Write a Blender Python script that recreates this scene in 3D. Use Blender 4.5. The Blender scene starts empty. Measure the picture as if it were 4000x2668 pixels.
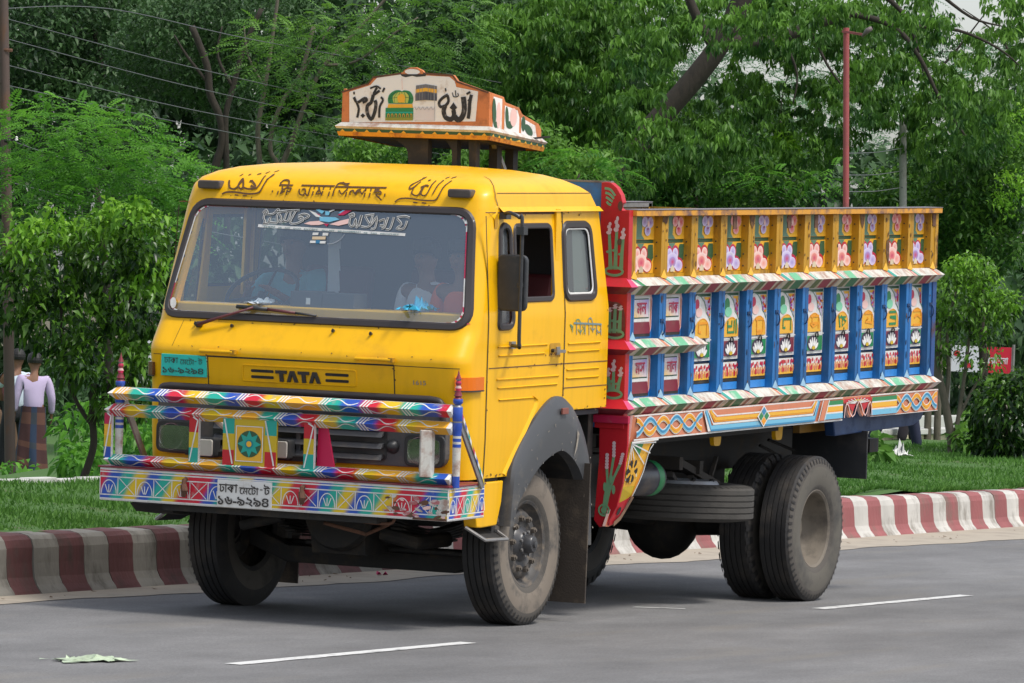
import bpy, bmesh, math, random
import numpy as np
from mathutils import Vector
rnd = random.Random(7)
sc = bpy.context.scene
COL = sc.collection

# ------------------------------------------------------------------ camera
YAW, PIT, ROL = 0.4474, -0.0118, 0.0427
CAM = np.array([-31.8358, -16.1878, 2.1981]); FOC = 21878.73
_cy, _sy = math.cos(YAW), math.sin(YAW)
VD = np.array([_cy*math.cos(PIT), _sy*math.cos(PIT), math.sin(PIT)])
_r = np.array([_sy, -_cy, 0.0]); _u = np.cross(_r, VD)
VR = _r*math.cos(ROL)+_u*math.sin(ROL); VU = _u*math.cos(ROL)-_r*math.sin(ROL)
cd = bpy.data.cameras.new('camera'); cam = bpy.data.objects.new('camera', cd); COL.objects.link(cam)
cd.sensor_width = 36; cd.lens = FOC/4000*36; cd.clip_start = .5; cd.clip_end = 2000
from mathutils import Matrix
cam.matrix_world = Matrix(((VR[0],VU[0],-VD[0],CAM[0]),(VR[1],VU[1],-VD[1],CAM[1]),(VR[2],VU[2],-VD[2],CAM[2]),(0,0,0,1)))
sc.camera = cam
# ------------------------------------------------------------------ sky, sun, exposure
SUN_EL, SUN_AZ = math.radians(62), math.radians(264)      # azimuth of the direction TO the sun, from +X towards +Y
w = bpy.data.worlds.new('World'); sc.world = w; w.use_nodes = True
nt = w.node_tree; bg = nt.nodes['Background']
sky = nt.nodes.new('ShaderNodeTexSky'); sky.sky_type = 'NISHITA'; sky.sun_disc = False
sky.sun_elevation = SUN_EL; sky.sun_rotation = math.radians(90)-SUN_AZ; sky.air_density = 1.0; sky.dust_density = 2.0; sky.ozone_density = 1.5
hs = nt.nodes.new('ShaderNodeHueSaturation'); hs.inputs['Saturation'].default_value = .45
nt.links.new(sky.outputs[0], hs.inputs['Color']); nt.links.new(hs.outputs[0], bg.inputs[0]); bg.inputs[1].default_value = .145
sl = bpy.data.lights.new('sun', 'SUN'); sl.energy = 2.0; sl.angle = math.radians(12); sl.color = (1, .95, .88)
so = bpy.data.objects.new('sun', sl); COL.objects.link(so)
sdir = Vector((math.cos(SUN_EL)*math.cos(SUN_AZ), math.cos(SUN_EL)*math.sin(SUN_AZ), math.sin(SUN_EL)))
so.rotation_euler = sdir.to_track_quat('Z', 'Y').to_euler(); so.location = (0, -20, 40)
vs = sc.view_settings; vs.view_transform = 'Standard'; vs.look = 'None'; vs.exposure = .55; vs.gamma = 1; vs.use_curve_mapping = False
try: sc.cycles.max_bounces = 8; sc.cycles.transparent_max_bounces = 24
except Exception: pass

# ------------------------------------------------------------------ helpers
def at(px, py, D):
    """point D metres along the view axis where the photograph (2351 px wide) shows px, py"""
    v = VD+VR*(px*1.70141-2000)/FOC-VU*(py*1.70141-1334)/FOC
    return CAM+v*D
BP = .0324                                     # the body sits pitched up at the rear
def B(p): return (p[0]-BP*p[2], p[1], p[2]+BP*p[0])
def tag(o, label=None, cat=None, group=None, kind=None):
    if label: o['label'] = label
    if cat: o['category'] = cat
    if group: o['group'] = group
    if kind: o['kind'] = kind
    return o
def empty(name, loc=(0, 0, 0), parent=None):
    o = bpy.data.objects.new(name, None); COL.objects.link(o); o.location = loc; o.parent = parent; o.empty_display_size = .2
    return o
MATS = {}
def mat(name, col, rough=.55, metal=0, spec=.5, coat=0, dirt=0, dcol=(.20, .15, .10), dscale=6, bump=0, bscale=80, var=0, stretch=(1, 1, 1), thr=.5, streak=0, world=False):
    if name in MATS: return MATS[name]
    m = bpy.data.materials.new(name); m.use_nodes = True; n = m.node_tree; b = n.nodes['Principled BSDF']
    b.inputs['Base Color'].default_value = (*col, 1); b.inputs['Roughness'].default_value = rough; b.inputs['Metallic'].default_value = metal
    b.inputs['Specular IOR Level'].default_value = spec
    b.inputs['Coat Weight'].default_value = coat; b.inputs['Coat Roughness'].default_value = .12
    tc = n.nodes.new('ShaderNodeTexCoord'); mp = n.nodes.new('ShaderNodeMapping'); mp.inputs['Scale'].default_value = stretch
    gp = n.nodes.new('ShaderNodeNewGeometry') if world else None; n.links.new(gp.outputs['Position'] if world else tc.outputs['Object'], mp.inputs[0]); last = None
    if var:
        nz = n.nodes.new('ShaderNodeTexNoise'); nz.inputs['Scale'].default_value = dscale*.4; nz.inputs['Detail'].default_value = 4
        n.links.new(mp.outputs[0], nz.inputs['Vector'])
        mx = n.nodes.new('ShaderNodeMix'); mx.data_type = 'RGBA'; mx.blend_type = 'MULTIPLY'; mx.inputs[0].default_value = 1
        mr = n.nodes.new('ShaderNodeMapRange'); mr.inputs[1].default_value = .3; mr.inputs[2].default_value = .7; mr.inputs[3].default_value = 1-var; mr.inputs[4].default_value = 1+var*.6
        n.links.new(nz.outputs[0], mr.inputs[0]); mx.inputs[6].default_value = (*col, 1); n.links.new(mr.outputs[0], mx.inputs[7])
        last = mx.outputs[2]
    if streak:
        m2 = n.nodes.new('ShaderNodeMapping'); m2.inputs['Scale'].default_value = (1, 1, .06); n.links.new(tc.outputs['Object'], m2.inputs[0])
        nz = n.nodes.new('ShaderNodeTexNoise'); nz.inputs['Scale'].default_value = 16; nz.inputs['Detail'].default_value = 6; n.links.new(m2.outputs[0], nz.inputs['Vector'])
        mr = n.nodes.new('ShaderNodeMapRange'); mr.inputs[1].default_value = .48; mr.inputs[2].default_value = .75; mr.inputs[3].default_value = 1; mr.inputs[4].default_value = 1-streak*1.6
        n.links.new(nz.outputs[0], mr.inputs[0]); mx = n.nodes.new('ShaderNodeMix'); mx.data_type = 'RGBA'; mx.blend_type = 'MULTIPLY'; mx.inputs[0].default_value = 1
        if last: n.links.new(last, mx.inputs[6])
        else: mx.inputs[6].default_value = (*col, 1)
        n.links.new(mr.outputs[0], mx.inputs[7]); last = mx.outputs[2]
    if dirt:
        nz = n.nodes.new('ShaderNodeTexNoise'); nz.inputs['Scale'].default_value = dscale; nz.inputs['Detail'].default_value = 9; nz.inputs['Roughness'].default_value = .65
        n.links.new(mp.outputs[0], nz.inputs['Vector'])
        mr = n.nodes.new('ShaderNodeMapRange'); mr.inputs[1].default_value = thr; mr.inputs[2].default_value = thr+.18; mr.inputs[3].default_value = 0; mr.inputs[4].default_value = dirt
        n.links.new(nz.outputs[0], mr.inputs[0])
        mx = n.nodes.new('ShaderNodeMix'); mx.data_type = 'RGBA'; n.links.new(mr.outputs[0], mx.inputs[0])
        if last: n.links.new(last, mx.inputs[6])
        else: mx.inputs[6].default_value = (*col, 1)
        mx.inputs[7].default_value = (*dcol, 1); last = mx.outputs[2]
        rr = n.nodes.new('ShaderNodeMapRange'); rr.inputs[3].default_value = rough; rr.inputs[4].default_value = min(1, rough+.35)
        n.links.new(mr.outputs[0], rr.inputs[0]); n.links.new(rr.outputs[0], b.inputs['Roughness'])
    if last: n.links.new(last, b.inputs['Base Color'])
    if bump:
        nb = n.nodes.new('ShaderNodeTexNoise'); nb.inputs['Scale'].default_value = bscale; nb.inputs['Detail'].default_value = 5
        n.links.new(mp.outputs[0], nb.inputs['Vector'])
        bn = n.nodes.new('ShaderNodeBump'); bn.inputs['Strength'].default_value = bump; bn.inputs['Distance'].default_value = .01
        n.links.new(nb.outputs[0], bn.inputs['Height']); n.links.new(bn.outputs[0], b.inputs['Normal'])
    m.diffuse_color = (*col, 1)
    MATS[name] = m; return m

class MB:
    """collects faces and links them as ONE mesh object"""
    def __init__(s): s.v = []; s.f = []; s.m = []
    def pt(s, p): s.v.append(tuple(float(c) for c in p)); return len(s.v)-1
    def face(s, pts, m): s.f.append([s.pt(p) for p in pts]); s.m.append(m); return s
    def box(s, a, b, m):
        x0, y0, z0 = [min(a[i], b[i]) for i in range(3)]; x1, y1, z1 = [max(a[i], b[i]) for i in range(3)]
        i = len(s.v); s.v += [(x0,y0,z0),(x1,y0,z0),(x1,y1,z0),(x0,y1,z0),(x0,y0,z1),(x1,y0,z1),(x1,y1,z1),(x0,y1,z1)]
        for q in ((0,3,2,1),(4,5,6,7),(0,1,5,4),(1,2,6,5),(2,3,7,6),(3,0,4,7)): s.f.append([i+k for k in q]); s.m.append(m)
        return s
    def bar(s, p, q, wd, th, m, up=(0, 0, 1)):
        p, q = Vector(p), Vector(q); d = (q-p).normalized(); a = d.cross(Vector(up)).normalized(); c = a.cross(d)
        i = len(s.v)
        for e in (p, q):
            for (j, k) in ((-1,-1),(1,-1),(1,1),(-1,1)): s.v.append(tuple(e+a*j*wd/2+c*k*th/2))
        for f in ((0,1,2,3),(7,6,5,4),(0,4,5,1),(1,5,6,2),(2,6,7,3),(3,7,4,0)): s.f.append([i+k for k in f]); s.m.append(m)
        return s
    def prism(s, poly, ax, a0, a1, m, mside=None):
        def P(u, v, t): return {'x': (t, u, v), 'y': (u, t, v), 'z': (u, v, t)}[ax]
        n = len(poly); i = len(s.v)
        s.v += [P(u, v, a0) for u, v in poly]+[P(u, v, a1) for u, v in poly]
        s.f.append([i+k for k in range(n)]); s.m.append(m); s.f.append([i+n+k for k in range(n)][::-1]); s.m.append(m)
        for k in range(n): s.f.append([i+k, i+(k+1) % n, i+n+(k+1) % n, i+n+k]); s.m.append(mside or m)
        return s
    def tube(s, pts, r, m, n=8, cap=True):
        pts = [Vector(p) for p in pts]; R = r if isinstance(r, (list, tuple)) else [r]*len(pts); rings = []
        a = None
        for k, p in enumerate(pts):
            d = (pts[min(k+1, len(pts)-1)]-pts[max(k-1, 0)]).normalized()
            if a is None: a = d.cross(Vector((0, 0, 1)) if abs(d.z) < .9 else Vector((1, 0, 0))).normalized()
            else: a = (a-d*a.dot(d)).normalized()
            c = d.cross(a); i = len(s.v)
            for j in range(n):
                t = 2*math.pi*j/n; s.v.append(tuple(p+(a*math.cos(t)+c*math.sin(t))*R[k]))
            rings.append(i)
        for k in range(len(rings)-1):
            for j in range(n): s.f.append([rings[k]+j, rings[k]+(j+1) % n, rings[k+1]+(j+1) % n, rings[k+1]+j]); s.m.append(m)
        if cap:
            s.f.append([rings[0]+j for j in range(n)][::-1]); s.m.append(m); s.f.append([rings[-1]+j for j in range(n)]); s.m.append(m)
        return s
    def lathe(s, prof, c, ax, m, n=48, close=False):
        """prof: (r, h[, mat]) pairs; h along axis"""
        def P(r, h, t):
            a, b = r*math.cos(t), r*math.sin(t)
            return {'x': (c[0]+h, c[1]+a, c[2]+b), 'y': (c[0]+a, c[1]+h, c[2]+b), 'z': (c[0]+a, c[1]+b, c[2]+h)}[ax]
        i = len(s.v); K = len(prof)
        for q in prof:
            for j in range(n): s.v.append(P(q[0], q[1], 2*math.pi*j/n))
        for k in range(K if close else K-1):
            mm = prof[k][2] if len(prof[k]) > 2 else m; k2 = (k+1) % K
            for j in range(n): s.f.append([i+k*n+j, i+k*n+(j+1) % n, i+k2*n+(j+1) % n, i+k2*n+j]); s.m.append(mm)
        return s
    def build(s, name, parent=None, body=False, smooth=False, bevel=0, label=None, angle=None):
        me = bpy.data.meshes.new(name)
        me.from_pydata([B(v) for v in s.v] if body else s.v, [], s.f)
        ms = []; idx = []
        for m in s.m:
            if m not in ms: ms.append(m)
            idx.append(ms.index(m))
        for m in ms: me.materials.append(m)
        if idx: me.polygons.foreach_set('material_index', idx)
        if smooth:
            me.polygons.foreach_set('use_smooth', [True]*len(s.f))
        me.update()
        if smooth or bevel:
            bm = bmesh.new(); bm.from_mesh(me)
            if not isinstance(smooth, str): bmesh.ops.recalc_face_normals(bm, faces=bm.faces)
            bm.to_mesh(me); bm.free()
            if smooth and angle: me.set_sharp_from_angle(angle=math.radians(angle))
        o = bpy.data.objects.new(name, me); COL.objects.link(o); o.parent = parent
        if bevel:
            b = o.modifiers.new('bevel', 'BEVEL'); b.width = bevel; b.segments = 2; b.limit_method = 'ANGLE'; b.angle_limit = math.radians(40)
        if label: o['label'] = label
        return o

class Paint:
    """flat print on a surface: M(u, v, h) gives the point h above the surface"""
    def __init__(s, M, mb=None): s.M = M; s.mb = mb or MB(); s.step = .0016; s.n = 0
    def poly(s, pts, m, h=1): s.n += 1; s.mb.face([s.M(u, v, h*s.step+s.n*3e-6) for u, v in pts], m)
    def rect(s, u0, v0, u1, v1, m, h=1): s.poly([(u0,v0),(u1,v0),(u1,v1),(u0,v1)], m, h)
    def stroke(s, pts, wd, m, h=2, closed=False):
        n = len(pts)
        if n < 2: return
        W = wd if isinstance(wd, (list, tuple)) else [wd]*n; L = []; R = []
        for k in range(n):
            if closed: a, b = pts[k-1], pts[(k+1) % n]
            else: a, b = pts[max(k-1, 0)], pts[min(k+1, n-1)]
            dx, dy = b[0]-a[0], b[1]-a[1]; l = math.hypot(dx, dy) or 1e-9; nx, ny = -dy/l*W[k]/2, dx/l*W[k]/2
            L.append((pts[k][0]+nx, pts[k][1]+ny)); R.append((pts[k][0]-nx, pts[k][1]-ny))
        for k in range(n if closed else n-1):
            j = (k+1) % n; s.poly([R[k], R[j], L[j], L[k]], m, h)
    def ell(s, cx, cy, rx, ry, m, h=1, rot=0, n=14):
        c, q = math.cos(rot), math.sin(rot)
        s.poly([(cx+rx*math.cos(t)*c-ry*math.sin(t)*q, cy+rx*math.cos(t)*q+ry*math.sin(t)*c) for t in [2*math.pi*k/n for k in range(n)]], m, h)
    def grad(s, cx, cy, rx, ry, c0, c1, h=1, rot=0):
        if not hasattr(s, 'rb'): s.rb = []
        s.n += 1; c, q = math.cos(rot), math.sin(rot)
        P = [s.M(cx+rx*math.cos(t)*c-ry*math.sin(t)*q, cy+rx*math.cos(t)*q+ry*math.sin(t)*c, h*s.step+s.n*3e-6) for t in [2*math.pi*k/16 for k in range(16)]]; o = s.M(cx, cy, h*s.step+s.n*3e-6)
        for k in range(0, 16, 2): s.rb.append(([o, P[k], P[k+1], P[(k+2) % 16]], [c0, c1, c1, c1]))
    def bil(s, u0, v0, u1, v1, c00, c10, c11, c01, h=1, n=4):
        if not hasattr(s, 'rb'): s.rb = []
        f = lambda a, b: tuple((c00[j]*(1-a)+c10[j]*a)*(1-b)+(c01[j]*(1-a)+c11[j]*a)*b for j in range(3))
        for i in range(n):
            for k in range(n):
                Q = [(i/n,k/n),((i+1)/n,k/n),((i+1)/n,(k+1)/n),(i/n,(k+1)/n)]; s.rb.append(([s.M(u0+(u1-u0)*a, v0+(v1-v0)*b, h*s.step) for a, b in Q], [f(a, b) for a, b in Q]))
    def text(s, txt, u, v, wd, ht, m, h=2, bold=0, flipu=False):
        me = text_mesh(txt, bold); xs = [p.co.x for p in me.vertices]; ys = [p.co.y for p in me.vertices]
        x0, x1, y0, y1 = min(xs), max(xs), min(ys), max(ys)
        f = lambda p: (u+(p.x-x0)/(x1-x0)*wd, v+(p.y-y0)/(y1-y0)*ht)
        for p in me.polygons: s.poly([f(me.vertices[k].co) for k in p.vertices], m, h)
        bpy.data.meshes.remove(me)
def text_mesh(t, bold=0):
    c = bpy.data.curves.new('t', 'FONT'); c.body = t; c.size = 1; c.offset = bold; c.resolution_u = 3
    o = bpy.data.objects.new('t', c); me = bpy.data.meshes.new_from_object(o)
    bpy.data.objects.remove(o); bpy.data.curves.remove(c); return me
def spline(pts, k=4, closed=False):
    out = []; n = len(pts)
    for i in range(n if closed else n-1):
        g = (lambda j: pts[j % n]) if closed else (lambda j: pts[max(0, min(n-1, j))])
        p0, p1, p2, p3 = g(i-1), g(i), g(i+1), g(i+2)
        for q in range(k):
            t = q/k
            out.append(tuple(.5*((2*p1[d])+(-p0[d]+p2[d])*t+(2*p0[d]-5*p1[d]+4*p2[d]-p3[d])*t*t+(-p0[d]+3*p1[d]-3*p2[d]+p3[d])*t**3) for d in range(len(p1))))
    if not closed: out.append(tuple(pts[-1]))
    return out
def aff(A):
    return lambda p: (A[0][0]+A[0][1]*p[0]+A[0][2]*p[1], A[1][0]+A[1][1]*p[0]+A[1][2]*p[1])

# ------------------------------------------------------------------ materials
def rainbow_mesh(name, quads, parent, body=True):
    """quads: four points and four colours each; blended brush paint"""
    m = MATS.get('rainbow')
    if not m:
        m = bpy.data.materials.new('blended_gloss_paint'); m.use_nodes = True; n = m.node_tree; b = n.nodes['Principled BSDF']; b.inputs['Roughness'].default_value = .4
        a = n.nodes.new('ShaderNodeAttribute'); a.attribute_name = 'paint'; tc = n.nodes.new('ShaderNodeTexCoord'); nz = n.nodes.new('ShaderNodeTexNoise'); nz.inputs['Scale'].default_value = 14; nz.inputs['Detail'].default_value = 7
        n.links.new(tc.outputs['Object'], nz.inputs['Vector']); mr = n.nodes.new('ShaderNodeMapRange'); mr.inputs[1].default_value = .60; mr.inputs[2].default_value = .72; mr.inputs[3].default_value = 0; mr.inputs[4].default_value = .55; n.links.new(nz.outputs[0], mr.inputs[0])
        x = n.nodes.new('ShaderNodeMix'); x.data_type = 'RGBA'; n.links.new(mr.outputs[0], x.inputs[0]); n.links.new(a.outputs['Color'], x.inputs[6]); x.inputs[7].default_value = (.35,.30,.26,1); n.links.new(x.outputs[2], b.inputs['Base Color']); MATS['rainbow'] = m
    me = bpy.data.meshes.new(name); V = []; F = []; C = []
    for pts, cols in quads:
        F.append(list(range(len(V), len(V)+4))); V += [B(p) if body else p for p in pts]; C += cols
    me.from_pydata(V, [], F); at_ = me.color_attributes.new('paint', 'FLOAT_COLOR', 'CORNER')
    at_.data.foreach_set('color', [c for q in C for c in (*q, 1)]); me.materials.append(m); me.update()
    o = bpy.data.objects.new(name, me); COL.objects.link(o); o.parent = parent; return o
RC = {'y':(.68,.46,.012),'t':(.012,.36,.27),'b':(.02,.08,.42),'r':(.56,.012,.035),'o':(.80,.40,.03),'w':(.72,.70,.68)}
def ramp(seq, per, t, mirror=0):
    """colour at distance t along a sequence of blocks per long, blended over the joints"""
    k = t/per; i = math.floor(k); f = k-i; a = RC[seq[i % len(seq)]]; b = RC[seq[(i+1) % len(seq)]]; f = max(0, min(1, (f-.62)/.38)); f = f*f*(3-2*f)
    return tuple(a[j]*(1-f)+b[j]*f for j in range(3))
YEL = mat('yellow_paint', (.86, .455, .002), .36, spec=.35, coat=.12, dirt=.40, dcol=(.42, .21, .02), dscale=2.6, thr=.58, bump=.10, bscale=4, streak=.05, var=.05)
YELD = mat('yellow_paint_weathered', (.50, .255, .008), .5, dirt=.9, dcol=(.10, .05, .015), dscale=7, thr=.54, stretch=(1, 1, .4), streak=.25)
RUB = mat('black_rubber_gasket', (.035, .028, .028), .5)
BLK = mat('black_plastic', (.03, .032, .035), .42, dirt=.4, dcol=(.10, .09, .08), dscale=7)
GRY = mat('grey_plastic', (.085, .088, .095), .5, dirt=.6, dcol=(.20, .17, .13), dscale=5)
DARK = mat('chassis_black', (.016, .015, .014), .7, dirt=.7, dcol=(.07, .055, .04), dscale=9)
RUST = mat('rusty_steel', (.13, .06, .035), .8, dirt=.8, dcol=(.05, .03, .02), dscale=14)
TYRE = mat('tyre_rubber', (.020, .019, .019), .72, dirt=.7, dcol=(.075, .062, .05), dscale=4, bump=.3, bscale=60)
TYRED = mat('dusty_tyre_side', (.085, .075, .064), .85, dirt=.85, dcol=(.035, .033, .031), dscale=3.5, bump=.2)
MUDR = mat('dry_road_dust', (.105, .095, .078), .88, dirt=.9, dcol=(.045, .044, .043), dscale=2.2, thr=.47)
MUD = mat('mud', (.19, .158, .125), .9, dirt=.95, dcol=(.06, .058, .055), dscale=5, thr=.49)
WHITE = mat('white_paint', (.70, .69, .66), .5, dirt=.5, dcol=(.38, .33, .27), dscale=9)
RED = mat('red_paint', (.50, .012, .022), .42, dirt=.45, dcol=(.20, .02, .02), dscale=5)
CRIM = mat('crimson_paint', (.48, .015, .07), .42, dirt=.4, dcol=(.25,.20,.15), dscale=13, thr=.58)
PINK = mat('pink_paint', (.60, .06, .16), .5)
BLUE = mat('blue_paint', (.008, .15, .43), .42, dirt=.75, dcol=(.012, .05, .12), dscale=4, thr=.46, stretch=(1, 1, .3), streak=.3)
LBLUE = mat('light_blue_paint', (.03, .22, .60), .45, dirt=.3, dcol=(.02, .06, .15))
DBLUE = mat('dark_blue_paint', (.008, .035, .11), .5, dirt=.5, dcol=(.01, .015, .03))
COB = mat('cobalt_paint', (.02, .07, .38), .4, dirt=.2)
TEAL = mat('teal_paint', (.015, .34, .27), .42, dirt=.4, dcol=(.25,.20,.15), dscale=13, thr=.58)
TURQ = mat('turquoise_plate', (.02, .50, .42), .45, dirt=.2, dcol=(.02, .25, .2))
MUST = mat('mustard_paint', (.58, .40, .015), .42, dirt=.4, dcol=(.25,.20,.15), dscale=13, thr=.58)
ORA = mat('orange_paint', (.78, .30, .01), .45, dirt=.4, dcol=(.25,.20,.15), dscale=13, thr=.58)
ORY = mat('amber_paint', (.78, .41, .03), .45, dirt=.4, dcol=(.25,.20,.15), dscale=13, thr=.58)
GRN = mat('green_paint', (.02, .22, .07), .45, dirt=.2)
SGRN = mat('sage_green_paint', (.17, .36, .19), .5, dirt=.3, dcol=(.2, .25, .08))
DGRN = mat('dark_green_paint', (.03, .09, .04), .5)
OLIVE = mat('olive_paint', (.12, .16, .05), .55, dirt=.4)
CREAM = mat('cream_paint', (.62, .52, .36), .55, dirt=.5)
WORN = mat('worn_white_paint', (.58, .56, .50), .6, dirt=.9, dcol=(.33, .20, .15), dscale=11, thr=.47, streak=.2)
SALM = mat('salmon_paint', (.60, .21, .11), .5, dirt=.2)
SKYB = mat('sky_blue_paint', (.16, .45, .62), .5, dirt=.4, dcol=(.25,.20,.15), dscale=13, thr=.58)
TERR = mat('orange_visor_paint', (.62, .20, .06), .5, dirt=.7, dcol=(.25, .09, .04), dscale=9)
OLDW = mat('old_white_paint', (.80, .78, .75), .55, dirt=.9, dcol=(.42, .30, .20), dscale=7, thr=.55)
LILAC = mat('lilac_paint', (.42, .33, .62), .5, var=.2, dscale=30)
ROSE = mat('rose_paint', (.75, .34, .30), .5, var=.2, dscale=30)
LROSE = mat('pale_rose_paint', (.80, .52, .47), .5)
BLKP = mat('black_letter_paint', (.035, .03, .028), .5)
BRNP = mat('brown_letter_paint', (.10, .045, .012), .5)
MAR = mat('maroon_paint', (.20, .02, .035), .45, dirt=.4)
CHR = mat('chrome', (.6, .6, .6), .18, metal=1)
STEEL = mat('grey_steel', (.30, .29, .28), .45, metal=.6, dirt=.6, dcol=(.12, .09, .07))
AMB = mat('amber_lens', (.75, .16, .005), .12, coat=.5)
BRLENS = mat('brown_lens', (.12, .045, .015), .25, dirt=.3)
def glass(name, tint, refl, dust_haze, rough=.03, dcol=(.5, .55, .6), gcol=(1, 1, 1)):
    m = bpy.data.materials.new(name); m.use_nodes = True; n = m.node_tree; n.nodes.clear()
    out = n.nodes.new('ShaderNodeOutputMaterial'); t = n.nodes.new('ShaderNodeBsdfTransparent'); t.inputs[0].default_value = (*tint, 1)
    g = n.nodes.new('ShaderNodeBsdfGlossy'); g.inputs[0].default_value = (*gcol, 1); g.inputs['Roughness'].default_value = rough
    d = n.nodes.new('ShaderNodeBsdfDiffuse'); d.inputs[0].default_value = (*dcol, 1)
    a = n.nodes.new('ShaderNodeMixShader'); a.inputs[0].default_value = refl; b = n.nodes.new('ShaderNodeMixShader'); b.inputs[0].default_value = dust_haze
    n.links.new(t.outputs[0], a.inputs[1]); n.links.new(g.outputs[0], a.inputs[2]); n.links.new(a.outputs[0], b.inputs[1]); n.links.new(d.outputs[0], b.inputs[2]); n.links.new(b.outputs[0], out.inputs[0])
    return m
GLASS = glass('windscreen_glass', (.86, .93, .96), .18, .085, .02, (.46,.58,.74), (.78,.90,1))  # bluish diffuse film paints sky-reflection haze over the dusty windscreen
GLASS2 = glass('side_glass', (.70, .75, .72), .12, .12)
LENS = glass('lamp_lens', (.8, .8, .75), .16, .06)
# ------------------------------------------------------------------ truck: cab
truck = empty('cargo_truck')
tag(truck, 'yellow cab-over cargo truck with hand-painted floral wooden body driving on the road', 'truck')
def interp(T):
    xs = [t[0] for t in T]; ys = [t[1] for t in T]
    return lambda z: float(np.interp(z, xs, ys))
XF = interp([(.9,-1.0),(1.45,-1.02),(1.64,-1.045),(1.69,-1.05),(1.705,-1.04),(1.80,-.975),(1.87,-.925),(2.62,-.685),(2.70,-.655),(2.76,-.60),(2.80,-.52),(2.83,-.42),(2.855,-.25),(2.872,0)])
HW = interp([(.9,1.11),(1.2,1.12),(1.95,1.12),(2.62,1.075),(2.72,1.06),(2.76,1.03),(2.80,.96),(2.83,.86),(2.855,.70),(2.872,.42)])
XR = interp([(.9,1.05),(2.0,1.05),(2.6,.945),(2.72,.84),(2.80,.64),(2.83,.55),(2.855,.42),(2.872,.25)])
CR = .12
def SF(y, z, h=0):
    w, xf = HW(z), XF(z); a = abs(y); fl = w-CR
    x = xf-.03*(1-min(1, (a/fl))**2)
    if a > fl: x = xf+CR-math.sqrt(max(0, CR*CR-(a-fl)**2))
    return (x-h, y, z)
def SS(x, z, h=0, s=-1): return (x, s*(HW(z)+h), z)
def rpoly(c, r, k=6):
    out = []; n = len(c)
    for i in range(n):
        p, a, b = Vector(c[i]), Vector(c[i-1]), Vector(c[(i+1) % n]); rr = r[i] if isinstance(r, (list, tuple)) else r
        da, db = (a-p).normalized(), (b-p).normalized()
        for q in range(k+1):
            t = q/k; out.append(tuple((p+da*rr)*(1-t)**2+p*2*t*(1-t)+(p+db*rr)*t*t))
    return out
def inside(pt, P):
    x, y = pt; c = False; j = len(P)-1
    for i in range(len(P)):
        if (P[i][1] > y) != (P[j][1] > y) and x < (P[j][0]-P[i][0])*(y-P[i][1])/(P[j][1]-P[i][1])+P[i][0]: c = not c
        j = i
    return c
WS = rpoly([(-1.07,1.895),(1.07,1.895),(.975,2.603),(-.975,2.603)], .11)
QW = rpoly([(-.575,1.89),(-.375,1.89),(-.375,2.52),(-.515,2.52)], [.03,.06,.08,.07])
DW = rpoly([(-.315,2.055),(.225,2.055),(.215,2.515),(-.315,2.515)], .05)
RW = rpoly([(.40,2.055),(.855,2.055),(.79,2.52),(.395,2.52)], .075)
ARCH_O = [(-.42,.65),(-.40,.82),(-.37,1.01),(-.27,1.13),(-.13,1.25),(.04,1.36),(.20,1.43),(.32,1.435),(.42,1.40),(.54,1.33),(.66,1.19),(.74,1.02),(.77,.8),(.79,.47)]
ARCH_I = [(-.37,.65),(-.33,.77),(-.18,.90),(-.03,1.0),(.12,1.06),(.29,1.095),(.42,1.06),(.55,.98),(.64,.88),(.69,.78),(.72,.6),(.735,.47)]
archpoly = [(-.36,.5)]+[(x+.0, z-.02) for x, z in ARCH_O[1:-1]]+[(.77,.5)]
zs = list(np.arange(.96, 2.60, .0273))+[2.60,2.62,2.645,2.67,2.70,2.72,2.74,2.76,2.78,2.80,2.815,2.83,2.843,2.855,2.864,2.872]
NS, NF = 66, 72
def ring(z):
    w, xf, xr = HW(z), XF(z), XR(z); x0 = max(-.72, xf+CR+.02); half = []
    for i in range(NS+1): half.append((xr+(x0-xr)*i/NS, -w, 's'))
    for i in range(1, 4): half.append((x0+(xf+CR-x0)*i/3, -w, 'p'))
    for i in range(1, 7):
        t = i/6*math.pi/2; half.append((xf+CR-CR*math.sin(t), -(w-CR)-CR*math.cos(t), 'c'))
    fr = []
    for i in range(1, NF):
        y = -(w-CR)+2*(w-CR)*i/NF; fr.append((SF(y, z)[0], y, 'f'))
    return half+fr+[(x, -y, k) for x, y, k in half[::-1]]
rings = [ring(z) for z in zs]; NC = len(rings[0])
shell = MB(); doors = {-1: MB(), 1: MB()}
for r in range(len(zs)-1):
    for c in range(NC-1):
        q = [rings[r][c], rings[r][c+1], rings[r+1][c+1], rings[r+1][c]]; zc = (zs[r]+zs[r+1])/2
        xc = sum(p[0] for p in q)/4; yc = sum(p[1] for p in q)/4; kind = rings[r][c+1][2] if rings[r][c][2] == 's' else rings[r][c][2]
        P = [(q[0][0],q[0][1],zs[r]),(q[1][0],q[1][1],zs[r]),(q[2][0],q[2][1],zs[r+1]),(q[3][0],q[3][1],zs[r+1])]
        if abs(yc) < HW(zc)-.02 or kind in 'cf':
            if inside((yc, zc), WS) and zc < 2.61: continue
            shell.face(P, YEL); continue
        if any(inside((xc, zc), W_) for W_ in (QW, DW, RW)): continue
        if inside((xc, zc), archpoly) or (xc > .5 and zc < 1.335): continue
        s = -1 if yc < 0 else 1
        (doors[s] if (-.72 < xc < .387 and .96 < zc < 2.60) else shell).face(P, YEL)
top = [(x, y, zs[-1]+.004) for x, y, k in rings[-1]]
for i in range(NC//2): shell.face([rings[-1][i][:2]+(zs[-1],), rings[-1][i+1][:2]+(zs[-1],), rings[-1][NC-2-i][:2]+(zs[-1],), rings[-1][NC-1-i][:2]+(zs[-1],)], YEL)
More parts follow.
